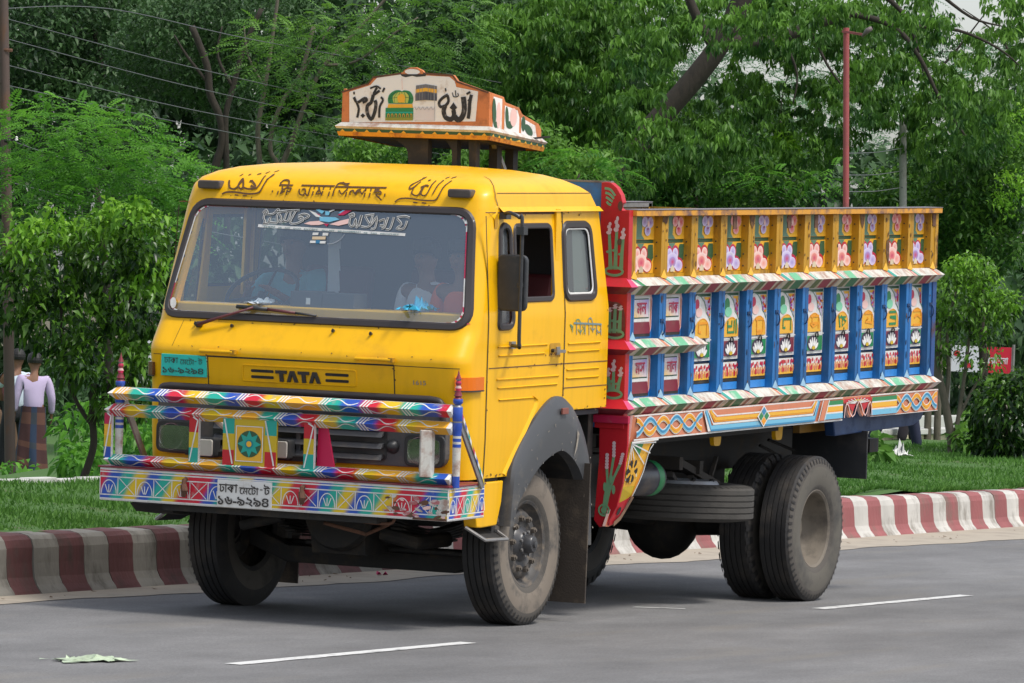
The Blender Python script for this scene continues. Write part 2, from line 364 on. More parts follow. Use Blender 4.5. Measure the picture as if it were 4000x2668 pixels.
# back wall of the cab with inner lining
for r in range(len(zs)-1):
    if zs[r] > 1.33: shell.face([(XR(zs[r]),-HW(zs[r]),zs[r]),(XR(zs[r]),HW(zs[r]),zs[r]),(XR(zs[r+1]),HW(zs[r+1]),zs[r+1]),(XR(zs[r+1]),-HW(zs[r+1]),zs[r+1])], YEL)
def weld(o):
    bm = bmesh.new(); bm.from_mesh(o.data); bmesh.ops.remove_doubles(bm, verts=bm.verts, dist=.0006); bmesh.ops.recalc_face_normals(bm, faces=bm.faces); bm.to_mesh(o.data); bm.free()
    o.data.polygons.foreach_set('use_smooth', [True]*len(o.data.polygons)); o.data.set_sharp_from_angle(angle=math.radians(32)); o.data.update()
shell_o = shell.build('cab', truck, body=True); weld(shell_o)
def gasket(name, P, S, wd, m, parent, hgt=.014, inner=None):
    """raised ribbon along closed outline P on surface S(a, z, h)"""
    Q_ = []
    for k in range(len(P)):
        a, b = P[k], P[(k+1) % len(P)]; m_ = max(1, int(math.dist(a, b)/.05))
        Q_ += [(a[0]+(b[0]-a[0])*j/m_, a[1]+(b[1]-a[1])*j/m_) for j in range(m_)]
    P = Q_
    mb = MB(); n = len(P); prof = [(.5, 0), (.3, 1), (-.3, 1), (-.5, .3)]; rows = []
    for k in range(n):
        a, b = P[k-1], P[(k+1) % n]; dx, dz = b[0]-a[0], b[1]-a[1]; l = math.hypot(dx, dz) or 1e-9; nx, nz = dz/l, -dx/l
        rows.append([S(P[k][0]+nx*wd*t, P[k][1]+nz*wd*t, hgt*h) for t, h in prof])
    for k in range(n):
        for j in range(3): mb.face([rows[k][j], rows[(k+1) % n][j], rows[(k+1) % n][j+1], rows[k][j+1]], m)
    o = mb.build(name, parent, body=True); weld(o); return o
def fill(P, S, h, m, rows=14):
    mb = MB(); z0, z1 = min(p[1] for p in P), max(p[1] for p in P); n = len(P)
    def ext(z):
        X = []
        for i in range(n):
            a, b = P[i-1], P[i]
            if (a[1]-z)*(b[1]-z) <= 0 and a[1] != b[1]: X.append(a[0]+(b[0]-a[0])*(z-a[1])/(b[1]-a[1]))
        return min(X), max(X)
    Z = [z0+1e-4+(z1-z0-2e-4)*i/rows for i in range(rows+1)]
    for i in range(rows):
        a0, a1 = ext(Z[i]); b0, b1 = ext(Z[i+1])
        for k in range(12):
            f = lambda u0, u1, t: u0+(u1-u0)*t
            mb.face([S(f(a0,a1,k/12),Z[i],h), S(f(a0,a1,(k+1)/12),Z[i],h), S(f(b0,b1,(k+1)/12),Z[i+1],h), S(f(b0,b1,k/12),Z[i+1],h)], m)
    return mb
ws = fill(WS, SF, .002, GLASS).build('windscreen', truck, body=True); weld(ws)
gasket('gasket', WS, SF, .05, RUB, ws)
# worn red and white tape along the inside of the gasket
mb = MB(); WI = spline([(p[0]*.974, 2.25+(p[1]-2.25)*.945) for p in WS], 5, True); K = len(WI)
for k in range(K):
    a, b = WI[k], WI[(k+1) % K]
    if a[1] > 2.45 and abs(a[0]) < .8: continue
    mb.face([SF(a[0]*.992, 2.25+(a[1]-2.25)*.982, .005), SF(b[0]*.992, 2.25+(b[1]-2.25)*.982, .005), SF(*b, .005), SF(*a, .005)], CRIM if (k//3) % 3 == 0 else WHITE)
mb.build('reflective_tape', ws, body=True)
for s in (-1, 1):
    d = doors[s].build('door', truck, body=True); weld(d)
    S = lambda x, z, h, s=s: SS(x, z, h, s)
    g = fill(QW, S, -.012, GLASS2).build('quarter_window', d, body=True); weld(g)
    gasket('quarter_gasket', QW, S, .042, RUB, d); gasket('window_gasket', DW, S, .036, RUB, d, .008)
    g = fill(RW, S, -.012, GLASS2).build('side_window', truck, body=True); weld(g)
    gasket('gasket', RW, S, .05, RUB, g)
    gasket('chrome_trim', [(.6+(x-.6)*.87, 2.29+(z-2.29)*.89) for x, z in RW], S, .016, WHITE, g, .006)
    if s == -1:
        mb = MB(); mb.face([SS(.66,2.10,-.03),SS(.785,2.10,-.03),SS(.785,2.27,-.03),SS(.66,2.27,-.03)], WHITE); mb.build('sticker', g, body=True)
        gf = fill([(.58,2.08),(.80,2.08),(.775,2.49),(.58,2.49)], lambda x, z, h: SS(x, z, h), -.024, mat('grey_glass_pane', (.10,.12,.11), .15)).build('sliding_pane', g, body=True)
    # seams, pressed lines and handle
    sm = MB()
    for pts in ([(-.722,.97),(-.722,1.6),(-.715,2.58)], [(.388,1.44),(.388,2.60)]):
        pts = [(float(np.interp(z, [q[1] for q in pts], [q[0] for q in pts])), float(z)) for z in np.linspace(pts[0][1], pts[-1][1], 30)]
        for a, b in zip(pts, pts[1:]): sm.face([S(a[0]-.006,a[1],.003),S(a[0]+.006,a[1],.003),S(b[0]+.006,b[1],.003),S(b[0]-.006,b[1],.003)], DARK)
    for x0, x1, z in ((-.70,1.045,1.640),(.40,1.045,1.485),(-.72,.39,2.600)):
        sm.face([S(x0,z-.003,.0022),S(x1,z-.003,.0022),S(x1,z+.003,.0022),S(x0,z+.003,.0022)], RUST)
    sm.build('panel_seam', truck, body=True)
    rb = MB()
    for x0, x1, z in ((-.585,.137,1.770),(-.57,.10,1.715),(-.586,.319,1.568),(-.57,.30,1.515),(-.55,-.042,1.441),(.44,.93,1.765),(.44,.92,1.715),(.43,.92,1.60),(.43,.92,1.545)):
        n = 14
        rb.face([S(x0,z-.010,.000),S(x1,z-.010,.000),S(x1-.01,z,.009),S(x0+.01,z,.009)], YEL); rb.face([S(x0+.01,z,.009),S(x1-.01,z,.009),S(x1,z+.004,0),S(x0,z+.004,0)], YEL)
    for pts in (spline([(-.04,1.44),(.0,1.40),(-.12,1.27),(-.28,1.12),(-.40,1.0),(-.43,.97)],6),):
        for a, b in zip(pts, pts[1:]): rb.face([S(a[0]-.02,a[1]+.012,0),S(a[0]+.004,a[1],.012),S(b[0]+.004,b[1],.012),S(b[0]-.02,b[1]+.012,0)], YEL); rb.face([S(a[0]+.004,a[1],.012),S(a[0]+.018,a[1]-.008,0),S(b[0]+.018,b[1]-.008,0),S(b[0]+.004,b[1],.012)], YEL)
    rb.build('pressed_line', d, body=True)
    hd = MB(); hd.tube([S(.20,1.728,.0),S(.20,1.728,.035)],.012,DARK); hd.bar(S(.18,1.728,.04),S(.31,1.722,.04),.022,.02,STEEL); hd.box(S(.26,1.70,.002),S(.31,1.75,.012),STEEL)
    hd.prism(rpoly([(.17,1.69),(.33,1.69),(.33,1.775),(.17,1.775)],.02,3),'y',s*1.1205,s*1.123,YELD); hd.build('handle', d, body=True, bevel=.003)
# roof: gutter, front cap edge, roof seam
mb = MB()
for s in (-1, 1):
    n = 10
    for i in range(n):
        x0, x1 = -.52+1.48*i/n, -.52+1.48*(i+1)/n
        mb.face([SS(x0,2.635,.0,s),SS(x1,2.635,.0,s),SS(x1,2.605,.028,s),SS(x0,2.605,.028,s)], YEL); mb.face([SS(x0,2.605,.028,s),SS(x1,2.605,.028,s),SS(x1,2.600,.0,s),SS(x0,2.600,.0,s)], YELD)
    mb.face([SS(-.52,2.597,.004,s),SS(.3,2.597,.004,s),SS(.3,2.588,.004,s),SS(-.52,2.588,.004,s)], RUST)
mb.build('rain_gutter', truck, body=True)
mb = MB()
for s in (-1, 1):
    pts = spline([(-.53,2.62),(-.545,2.66),(-.56,2.70),(-.53,2.75),(-.45,2.79),(-.38,2.82)], 3)
    for a, b in zip(pts, pts[1:]): mb.face([SS(a[0]-.004,a[1],.004,s),SS(a[0]+.004,a[1],.004,s),SS(b[0]+.004,b[1],.004,s),SS(b[0]-.004,b[1],.004,s)], BRNP)
    mb.face([SS(-.53,2.722,.003,s),SS(.84,2.722,.003,s),SS(.84,2.718,.003,s),SS(-.53,2.718,.003,s)], BRNP)
    # cap corner overlapping the pillar
    c = [SF(s*1.01,2.62,.004), SF(s*1.06,2.60,.006), (-.60,s*1.083,2.56), (-.555,s*1.083,2.60), (-.54,s*1.08,2.64)]
    mb.face(c, YEL); mb.face([(-.60,s*1.086,2.56),(-.555,s*1.086,2.60),(-.56,s*1.088,2.51),(-.60,s*1.088,2.50)], YELD)
mb.build('roof_seam', truck, body=True)
# front mask: grille panel
gr = MB(); G0 = -1.045
gr.prism(rpoly([(-1.02,1.03),(1.0,1.03),(1.0,1.445),(-1.02,1.445)],.09,5),'x',G0-.02,-.99,GRY)
gr_o = gr.build('grille', truck, body=True, bevel=.006)
mb = MB()
for (a, b, c, d) in ((-.62,.60,1.06,1.34),):
    mb.prism(rpoly([(a,c),(b,c),(b,d),(a,d)],.03,3),'x',G0-.024,G0-.0205,BLK)
mb.build('grille_recess', gr_o, body=True)
for z in (1.08,1.15,1.22,1.29):
    s = MB(); s.prism([(G0-.066,z-.018),(G0-.03,z-.008),(G0-.022,z+.02),(G0-.05,z+.012)],'y',-.60,.58,GRY); s.build('slat', gr_o, body=True, bevel=.003)
s = MB(); s.box((G0-.05,-.03,1.06),(G0-.024,.0,1.33),GRY); s.build('centre_bar', gr_o, body=True, bevel=.003)
tr = MB(); P = spline([(-1.0,1.30),(-1.0,1.36),(-.99,1.425),(-.93,1.45),(-.70,1.452),(.70,1.452),(.93,1.45),(.975,1.425),(.985,1.36)], 6)
tr.tube([(G0-.03, y, z) for y, z in P], .022, RUB, 8); tr.build('grille_rim', gr_o, body=True, smooth=True)
for s, y0 in ((-1,-.885),(1,.86)):
    h = MB(); h.prism(rpoly([(y0-.14,1.035),(y0+.14,1.035),(y0+.14,1.235),(y0-.14,1.235)],.05,5),'x',G0-.04,G0-.021,BLK)
    ho = h.build('headlight', truck, body=True, bevel=.008)
    l = MB(); l.prism(rpoly([(y0-.108,1.058),(y0+.108,1.058),(y0+.108,1.205),(y0-.108,1.205)],.03,4),'x',G0-.055,G0-.0405,LENS); l.build('lens', ho, body=True)
    l = MB(); l.lathe([(.085,0),(.065,.012),(.03,.02),(.0,.022)],(G0-.030-.012,y0+.03,1.135),'x',CHR,24); l.build('reflector', ho, body=True, smooth=True)
    if s < 0:
        f = MB(); f.lathe([(.0,-.045),(.02,-.045),(.028,-.03),(.04,-.02),(.045,0)],(G0-.022,-.66,1.15),'x',BLK,20); f.build('knob', gr_o, body=True, smooth=True)
# fog lamps on a cross bar behind the guard
for y0, z0 in ((.60,1.085),(.075,1.10)):
    f = MB(); f.prism(rpoly([(y0-.085,z0-.062),(y0+.085,z0-.062),(y0+.085,z0+.062),(y0-.085,z0+.062)],.02,4),'x',-1.20,-1.12,BLK); fo = f.build('fog_light', truck, body=True, bevel=.006)
    l = MB()
    R = rpoly([(y0-.075,z0-.052),(y0+.075,z0-.052),(y0+.075,z0+.052),(y0-.075,z0+.052)],.015,3)
    l.prism(R,'x',-1.212,-1.2005,mat('fog_lens',(.62,.60,.54),.15,coat=.6)); l.build('lens', fo, body=True, bevel=.004)
# front lettering and badges
def FP(y, z, h=0): return SF(y, z, h)
pan = MB(); P = rpoly([(-.39,1.507),(.405,1.507),(.405,1.605),(-.39,1.605)],.015,3)
pn = gasket('badge_frame', P, SF, .010, YEL, truck, .006)
mb = MB()
for y0, y1 in ((.184,.345),(-.34,-.178)):
    for z in (1.572,1.534): 
        R = rpoly([(y0,z-.009),(y1,z-.009),(y1,z+.009),(y0,z+.009)],.008,3); mb.face([SF(y, zz, .003) for y, zz in R], DARK)
mb.build('air_slot', truck, body=True)
def letters_TATA():
    mb = MB(); z0, z1 = 1.512, 1.582
    def P(pts, x):      # x from 0 (left in view) to right; view right is -y
        q = [(.168-(x+u*.078), z0+v*(z1-z0)) for u, v in pts]
        i = len(mb.v); n = len(q)
        for h in (.012, .0): mb.v += [SF(y, z, h) for y, z in q]
        mb.f.append([i+k for k in range(n)]); mb.m.append(BLKP)
        for k in range(n): mb.f.append([i+k, i+n+k, i+n+(k+1) % n, i+(k+1) % n]); mb.m.append(BLKP)
    T = [(0,1),(1,1),(1,.72),(.66,.72),(.72,0),(.38,0),(.34,.72),(0,.72)]; A = [(0,0),(.32,1),(.66,1),(1.02,0),(.70,0),(.49,.66),(.30,0)]
    for k, L in enumerate((T, A, T, A)): P(L, k*.0785)
    return mb
letters_TATA().build('maker_badge', truck, body=True)
p = Paint(FP); p.text('1615', -.78-.0, 1.535, -.085, .028, STEEL, h=4, bold=.01); p.mb.build('model_badge', truck, body=True)
# number plate, turquoise
pl = MB(); pl.prism([(.663,1.513),(.987,1.513),(.987,1.649),(.663,1.649)],'x',-1.062,-1.04,TURQ); plo = pl.build('number_plate', truck, body=True, bevel=.002, label='turquoise number plate with Bengali registration below the windscreen')
p = Paint(lambda u, v, h: (-1.062-h, u, v)); p.text('ঢাকা', .965, 1.593, -.10, .038, BLKP); p.text('েমেটা', .85, 1.588, -.10, .045, BLKP); p.text('ট', .72, 1.593, -.03, .04, BLKP); p.rect(.745,1.608,.732,1.612,BLKP,2)
p.text('১৬-৯২৯৪', .972, 1.530, -.29, .038, BLKP, bold=.012); p.mb.build('plate_lettering', plo, body=True)
# hood seams and handles
mb = MB()
def seamF(y0, z0, y1, z1, t=.006, n=24):
    for k in range(n):
        a, b = k/n, (k+1)/n; ya, za, yb, zb = y0+(y1-y0)*a, z0+(z1-z0)*a, y0+(y1-y0)*b, z0+(z1-z0)*b
        if abs(y1-y0) > abs(z1-z0): mb.face([SF(ya,za-t/2,.0015),SF(yb,zb-t/2,.0015),SF(yb,zb+t/2,.0015),SF(ya,za+t/2,.0015)], DARK)
        else: mb.face([SF(ya-t/2,za,.0015),SF(ya+t/2,za,.0015),SF(yb+t/2,zb,.0015),SF(yb-t/2,zb,.0015)], DARK)
seamF(-.65,1.648,.66,1.648,.010); seamF(-1.08,1.645,-.65,1.647,.004); seamF(.66,1.647,1.06,1.645,.004); seamF(.655,1.648,.655,1.46,.007); seamF(-.65,1.648,-.65,1.46,.007); seamF(.92,1.70,.90,1.86,.003)
mb.build('hood_seam', truck, body=True)
for y0, y1 in ((.695,.459),(-.402,-.643)):
    h = MB(); h.tube([SF(y0,1.68,0),SF(y0,1.682,.03),SF(y1,1.682,.03),SF(y1,1.68,0)],.011,YEL,8); h.box(SF(y1-.015,1.668,.0),SF(y1+.015,1.694,.04),YELD); h.build('hood_handle', truck, body=True, smooth=True, angle=40)
# corner lamps
def strip(path, z0, z1, th, m, name, parent):
    mb = MB()
    for (a, na), (b, nb) in zip(path, path[1:]):
        A = [(a[0]+na[0]*th, a[1]+na[1]*th), (b[0]+nb[0]*th, b[1]+nb[1]*th)]
        mb.face([(*A[0],z0),(*A[1],z0),(*A[1],z1),(*A[0],z1)], m); mb.face([(*A[0],z1),(*A[1],z1),(*b,z1),(*a,z1)], m); mb.face([(*a,z0),(*b,z0),(*A[1],z0),(*A[0],z0)], m)
    for (a, na) in (path[0], path[-1]): mb.face([(*a,z0),(a[0]+na[0]*th,a[1]+na[1]*th,z0),(a[0]+na[0]*th,a[1]+na[1]*th,z1),(*a,z1)], m)
    return mb.build(name, parent, body=True)
for s in (-1, 1):
    path = []
    for t in (25,45,60,75,90):
        r = math.radians(t); nx, ny = -math.sin(math.pi/2-r), s*math.cos(math.pi/2-r); path.append(((-1.035+CR+nx*CR, s*(1.0+CR*abs(ny))), (nx, ny)))
    path.append(((-.80, s*1.12), (0, s)))
    lo = strip(path, 1.512, 1.592, .022, AMB if s < 0 else BRLENS, 'indicator_light', truck)
    strip([((a[0]+n_[0]*.004, a[1]+n_[1]*.004), n_) for a, n_ in path], 1.503, 1.511, .020, RUB, 'lamp_base', lo)
# near lower skirt and step
for s in (-1, 1):
    mb = MB(); mb.prism([(-.86,.935),(-.42,.935),(-.44,.80),(-.50,.66),(-.72,.655),(-.78,.66)],'y',s*1.02,s*1.11,YEL); mb.box((-.70,s*1.0,.92),(-.46,s*1.09,.962),DARK); mb.build('lower_skirt', truck, body=True, bevel=.008)
    st = MB(); pts = [(-.80,s*1.04,.66),(-.76,s*1.16,.585),(-.45,s*1.16,.575),(-.43,s*1.04,.64)]; st.tube(pts,.012,STEEL,6)
    st.face([(-.79,s*1.04,.645),(-.75,s*1.15,.575),(-.46,s*1.15,.565),(-.44,s*1.04,.63)], DARK); st.build('step', truck, body=True)
# fender flares with wheel well
def resample(P, n):
    P = spline(P, 8); L = [0]
    for a, b in zip(P, P[1:]): L.append(L[-1]+math.dist(a, b))
    out = []
    for k in range(n):
        t = L[-1]*k/(n-1); out.append((float(np.interp(t, L, [p[0] for p in P])), float(np.interp(t, L, [p[1] for p in P]))))
    return out
FO, FI = resample(ARCH_O, 40), resample(ARCH_I, 40)
FEND = mat('grey_fender_plastic', (.062,.064,.068), .45, dirt=.55, dcol=(.22,.19,.15), dscale=4, thr=.56)
for s in (-1, 1):
    mb = MB()
    for k in range(39):
        o0, o1, i0, i1 = FO[k], FO[k+1], FI[k], FI[k+1]; m0, m1 = [( (a[0]+b[0])/2, (a[1]+b[1])/2) for a, b in ((o0,i0),(o1,i1))]
        R = [[(o[0], s*1.06, o[1]), (o[0], s*1.14, o[1]), (o[0]+(i[0]-o[0])*.12, s*1.162, o[1]+(i[1]-o[1])*.12), (m[0], s*1.176, m[1]), (i[0], s*1.168, i[1]), (i[0], s*1.10, i[1]-.004)] for o, i, m in ((o0,i0,m0),(o1,i1,m1))]
        for j in range(5): mb.face([R[0][j], R[1][j], R[1][j+1], R[0][j+1]], FEND)
    fo = mb.build('fender', truck, body=True); weld(fo)
    mb = MB()
    for k in range(39):
        i0, i1 = FI[k], FI[k+1]; mb.face([(i0[0],s*1.10,i0[1]-.004),(i1[0],s*1.10,i1[1]-.004),(i1[0],s*.70,i1[1]),(i0[0],s*.70,i0[1])], DARK)
    mb.build('wheel_well', fo, body=True)
    mb = MB(); mb.box((.25,s*1.176,1.325),(.34,s*1.19,1.365),mat('dull_red_reflector',(.22,.07,.05),.5)); mb.build('reflector', fo, body=True, bevel=.003)
    mb = MB()
    for nm, x, z, r in ((0,.16,1.075,.006),(0,.30,1.10,.006),(0,.02,1.03,.006),(0,-.2,.905,.005),(0,.5,1.03,.006),(0,.66,.86,.006)): mb.lathe([(r,0),(r*.5,.004),(0,.005)],(x,s*1.172,z),'y',STEEL,8)
    mb.build('bolt', fo, body=True)
    if s < 0:
        p = Paint(lambda u, v, h: (u, -1.1785-h, v)); SC = mat('pale_scuff',(.30,.26,.21),.8,dirt=.7,dcol=(.10,.095,.09),dscale=18); rr = random.Random(9)
        p.poly([(.50,1.22),(.53,1.19),(.50,1.10),(.46,1.05),(.49,1.14)], SC, 1); p.poly([(.655,.98),(.69,.96),(.68,.86),(.62,.78),(.64,.88)], SC, 1)
        for k in range(26):
            t = rr.random(); i_ = int(t*38); o_, n_ = FO[i_], FI[i_]; f = rr.uniform(.15,.95); p.ell(o_[0]+(n_[0]-o_[0])*f, o_[1]+(n_[1]-o_[1])*f, rr.uniform(.004,.014), rr.uniform(.002,.005), SC, 1.2, rr.uniform(-1.2,1.2), 6)
        p.mb.build('scuff_mark', fo, body=True)
    # mud flap behind front wheel
    fl = MB(); fl.box((.60,s*.86,.125),(.615,s*1.215,1.02),mat('muddy_flap',(.045,.034,.025),.8,dirt=.8,dcol=(.16,.12,.08),dscale=3,bump=.3)); fl.build('mud_flap', truck, body=False)
# paint chips and rust along seams
p1 = Paint(lambda u, v, h: SF(u, v, h+.002)); p2 = Paint(lambda u, v, h: SS(u, v, h+.002)); kr = random.Random(31); CH = mat('rust_chip',(.11,.045,.015),.8)
for k in range(60):
    y, z = kr.choice([(kr.uniform(-1.0,1.0),1.652),(kr.uniform(-1.0,1.0),1.70),(kr.uniform(-.95,.95),1.462),(kr.choice((.655,-.65)),kr.uniform(1.46,1.64)),(kr.uniform(-1.0,1.0),1.866),(kr.uniform(-.9,.9),2.64)]); p1.ell(y+kr.gauss(0,.006), z+kr.gauss(0,.005), kr.uniform(.002,.009), kr.uniform(.002,.005), CH, 1, kr.uniform(-1,1), 6)
for k in range(70):
    x, z = kr.choice([(-.722,kr.uniform(.97,2.5)),(.388,kr.uniform(1.45,2.6)),(kr.uniform(-.7,.38),1.64),(kr.uniform(.4,1.04),1.345),(kr.uniform(-.70,-.42),.975),(1.03,kr.uniform(1.35,2.0)),(kr.uniform(-.5,.9),2.585),(kr.uniform(.1,.35),1.70)]); p2.ell(x+kr.gauss(0,.008), z+kr.gauss(0,.006), kr.uniform(.003,.012), kr.uniform(.002,.007), CH, 1, kr.uniform(-1,1), 6)
p1.mb.build('paint_chip', truck, body=True); p2.mb.build('paint_chip', truck, body=True)
# roof marker lamps
for y in (-.882,.882):
    mb = MB(); mb.prism(rpoly([(y-.08,2.686),(y+.08,2.686),(y+.08,2.739),(y-.08,2.739)],.018,4),'x',-.70,-.62,mat('marker_lamp_grey',(.07,.055,.05),.35,dirt=.5,dcol=(.15,.12,.1))); mb.build('marker_lamp', truck, body=True, bevel=.008)
# mirror
mb = MB(); A = [(-.50,-1.09,2.585),(-.54,-1.14,2.60),(-.60,-1.20,2.60),(-.60,-1.255,2.575),(-.60,-1.275,2.52),(-.60,-1.275,1.84),(-.58,-1.27,1.79),(-.50,-1.22,1.776),(-.40,-1.13,1.777)]
mb.tube(spline(A,4),.0125,BLK,8); mb.box((-.53,-1.13,2.56),(-.46,-1.085,2.60),BLK); mb.box((-.42,-1.14,1.755),(-.36,-1.118,1.80),STEEL); mb.box((-.63,-1.30,2.47),(-.57,-1.25,2.52),BLK)
mo = mb.build('side_mirror', truck, body=True, smooth=True, angle=40)
mb = MB(); mb.prism(rpoly([(-1.305,1.995),(-1.105,1.995),(-1.105,2.345),(-1.305,2.345)],.045,5),'x',-.585,-.545,BLK); mb.box((-.605,-1.29,2.14),(-.585,-1.25,2.175),BLK); mb.build('mirror_housing', mo, body=True, bevel=.014)
mb = MB(); A = [(x-.05,-y,z) for x, y, z in A[::-1]]; mb.tube(spline(A,4),.0125,BLK,8); m2 = mb.build('side_mirror', truck, body=True, smooth=True)
mb = MB(); mb.prism(rpoly([(1.105,1.995),(1.305,1.995),(1.305,2.345),(1.105,2.345)],.045,5),'x',-.635,-.595,BLK); m2m = mb.build('mirror_housing', m2, body=True, bevel=.014)
bpy.data.objects.remove(m2m); bpy.data.objects.remove(m2)   # the photograph shows no mirror on the far side
# wipers
mb = MB(); S = lambda y, z, h: SF(y, z, h)
mb.tube([S(.765,1.84,.01),S(.765,1.84,.045)],.02,BLK,10); mb.tube([S(.765,1.84,.045),S(.60,1.895,.05),S(.398,1.96,.04)],[.014,.009,.008],mat('red_white_arm',(.12,.03,.035),.5),6)
mb.tube([S(.524,1.961,.022),S(.30,1.952,.026)],.014,BLK,6); mb.tube([S(.30,1.952,.024),S(.10,1.938,.024)],.010,mat('red_white_arm',(.35,.10,.11)),6); mb.tube([S(.10,1.938,.024),S(-.045,1.926,.02)],.008,BLK,6)
mb.build('wiper', truck, body=True, smooth=True)
mb = MB()
for y, z in ((-.183,1.838),(.534,1.838),(-.445,1.831),(.80,1.842)): mb.tube([S(y,z,0),S(y,z,.02),S(y-.006,z+.012,.03)],.009,BLK,6)
mb.build('washer_nozzle', truck, body=True)
# painted lettering over the windscreen
T = aff([[0.859,-0.0007359,-2.04e-05],[2.8425,2.34e-05,-0.0006531]])
p = Paint(lambda u, v, h: SF(u, v, h+.0035))
def tr(pts, wd, m=BRNP, sp=True):
    q = [T(a) for a in pts]; p.stroke(spline(q, 3) if sp and len(q) > 2 else q, wd, m)
for pts in ([(85,290),(130,272),(220,272),(340,288),(430,282),(465,250),(480,170),(500,100)],[(115,155),(135,200),(160,235),(200,240),(225,215),(245,160),(240,140),(225,200),(260,240),(280,215),(250,150)],
            [(280,225),(330,240),(380,238),(400,215),(345,165),(320,165),(350,160)],[(350,205),(410,235),(435,180),(435,110)],[(500,95),(505,110),(480,150)]): tr(pts, .0115)
for a, b in (((190,115),(205,95)),((345,100),(375,90)),((415,90),(435,72)),((480,75),(505,62)),((265,105),(285,98)),((215,298),(250,302)),((295,303),(335,305))): tr([a, b], .008, sp=False)
for pts in ([(625,200),(760,205)],[(630,175),(632,295)],[(632,185),(650,155),(700,160),(718,205)],[(660,215),(680,245),(720,215)],[(680,245),(660,285),(700,260)],[(715,210),(718,300)],[(720,230),(755,235),(745,265),(720,262)],
            [(840,205),(1160,212)],[(835,240),(845,285),(880,300),(900,270),(885,240),(860,245)],[(895,275),(930,305),(935,210)],[(970,208),(970,305)],[(1010,212),(1025,240),(1060,300)],[(1060,215),(1060,305)],[(1025,245),(1005,290),(1055,280)],[(1125,214),(1125,310)],
            [(1170,218),(1650,228)],[(1168,310),(1172,220),(1190,185),(1240,190),(1300,225)],[(1215,175),(1250,190),(1290,188)],[(1215,250),(1250,290),(1285,245)],[(1285,225),(1290,315)],[(1330,300),(1325,265),(1350,255),(1370,285),(1390,250),(1420,245)],
            [(1385,300),(1390,270),(1420,265),(1440,290),(1460,240)],[(1462,228),(1465,320)],[(1510,230),(1512,322)],[(1545,245),(1590,245),(1545,270),(1600,262),(1620,290),(1570,290),(1600,320),(1635,350)],[(580,255),(578,275)],[(1655,285),(1655,315)]): tr(pts, .0092)
for pts in ([(1760,365),(1800,335),(1880,330),(1980,345),(2080,352),(2130,345),(2155,300),(2165,230),(2195,160)],[(1935,130),(1900,170),(1860,210),(1870,240),(1905,215),(1930,170)],[(1900,230),(1900,280),(1940,305),(1970,290),(1975,250),(1990,215),(1985,280),(2010,305),(2040,290),(2050,220),(2055,160)],
            [(1960,225),(2000,205),(2030,215)],[(2095,290),(2105,220),(2120,155)]): tr(pts, .0095)
for a, b in (((1915,140),(1940,128)),((2120,140),(2140,128)),((2170,138),(2195,125)),((1930,368),(1970,372)),((2010,372),(2050,376)),((1985,160),(2005,155))): tr([a, b], .009, sp=False)
p.mb.build('roof_lettering', truck, body=True)
# door lettering
T = aff([[-1.136,0.002933,8.61e-05],[2.378,-0.0001043,-0.0012506]]); p = Paint(lambda u, v, h: SS(u, v, h+.001)); GT = mat('green_letter_paint', (.10,.24,.13), .5); BT = mat('grey_blue_letter_paint', (.16,.24,.24), .5)
def trd(pts, wd, m): q = [T(a) for a in pts]; p.stroke(q, wd, m)
trd([(535,348),(550,360),(548,385),(538,352)],.010,GT); trd([(553,340),(697,342)],.012,BT)
for x in (568,588,612,632,652,672,694): trd([(x,342),(x,398 if x != 652 else 385)],.008,BT)
for pts in ([(568,342),(566,325),(580,322),(590,340)],[(630,342),(630,318),(642,312),(652,340)],[(575,370),(588,385),(600,368)],[(598,352),(610,372),(600,392)],[(640,358),(650,372),(664,362)],[(672,370),(684,385),(694,370)]): trd(spline(pts,3), .008, BT if pts[0][0] > 600 else GT)
p.mb.build('door_lettering', truck, body=True)
# windscreen banner sticker
T = aff([[0.52525,-0.0004898,-1.28e-05],[2.595,1.7e-05,-0.0004337]]); p = Paint(lambda u, v, h: SF(u, v, h+.003))
for k in range(24):
    f = lambda x, t: T((x[0]+(x[2]-x[0])*t, x[1]+(x[3]-x[1])*t)); u_, l_ = (75,278,2190,408), (72,320,2188,448)
    p.poly([f(u_,k/24), f(u_,(k+1)/24), f(l_,(k+1)/24), f(l_,k/24)], WHITE, 1)
for words, x0, x1 in (('THERE',160,330),('IS',380,425),('NO',475,548),('GOD',590,708),('EXCEPT',750,955),('ALLAH',1005,1185),('MUHAMMAD',1240,1570),('IS',1610,1665),('HIS',1710,1800),('PROPHET',1845,2110)):
    a = T((x0, 318+(x0-75)*.0615)); b = T((x1, 318)); p.text(words, a[0], a[1], b[0]-a[0], .0095, mat('teal_grey_letter',(.12,.22,.24)), 2, bold=.02)
def trb(pts, wd=.0135, m=WHITE, h=2): q = spline([T(a) for a in pts], 3); p.stroke(q, wd, m, h); p.stroke(q, wd*.35, BLKP, h+1)
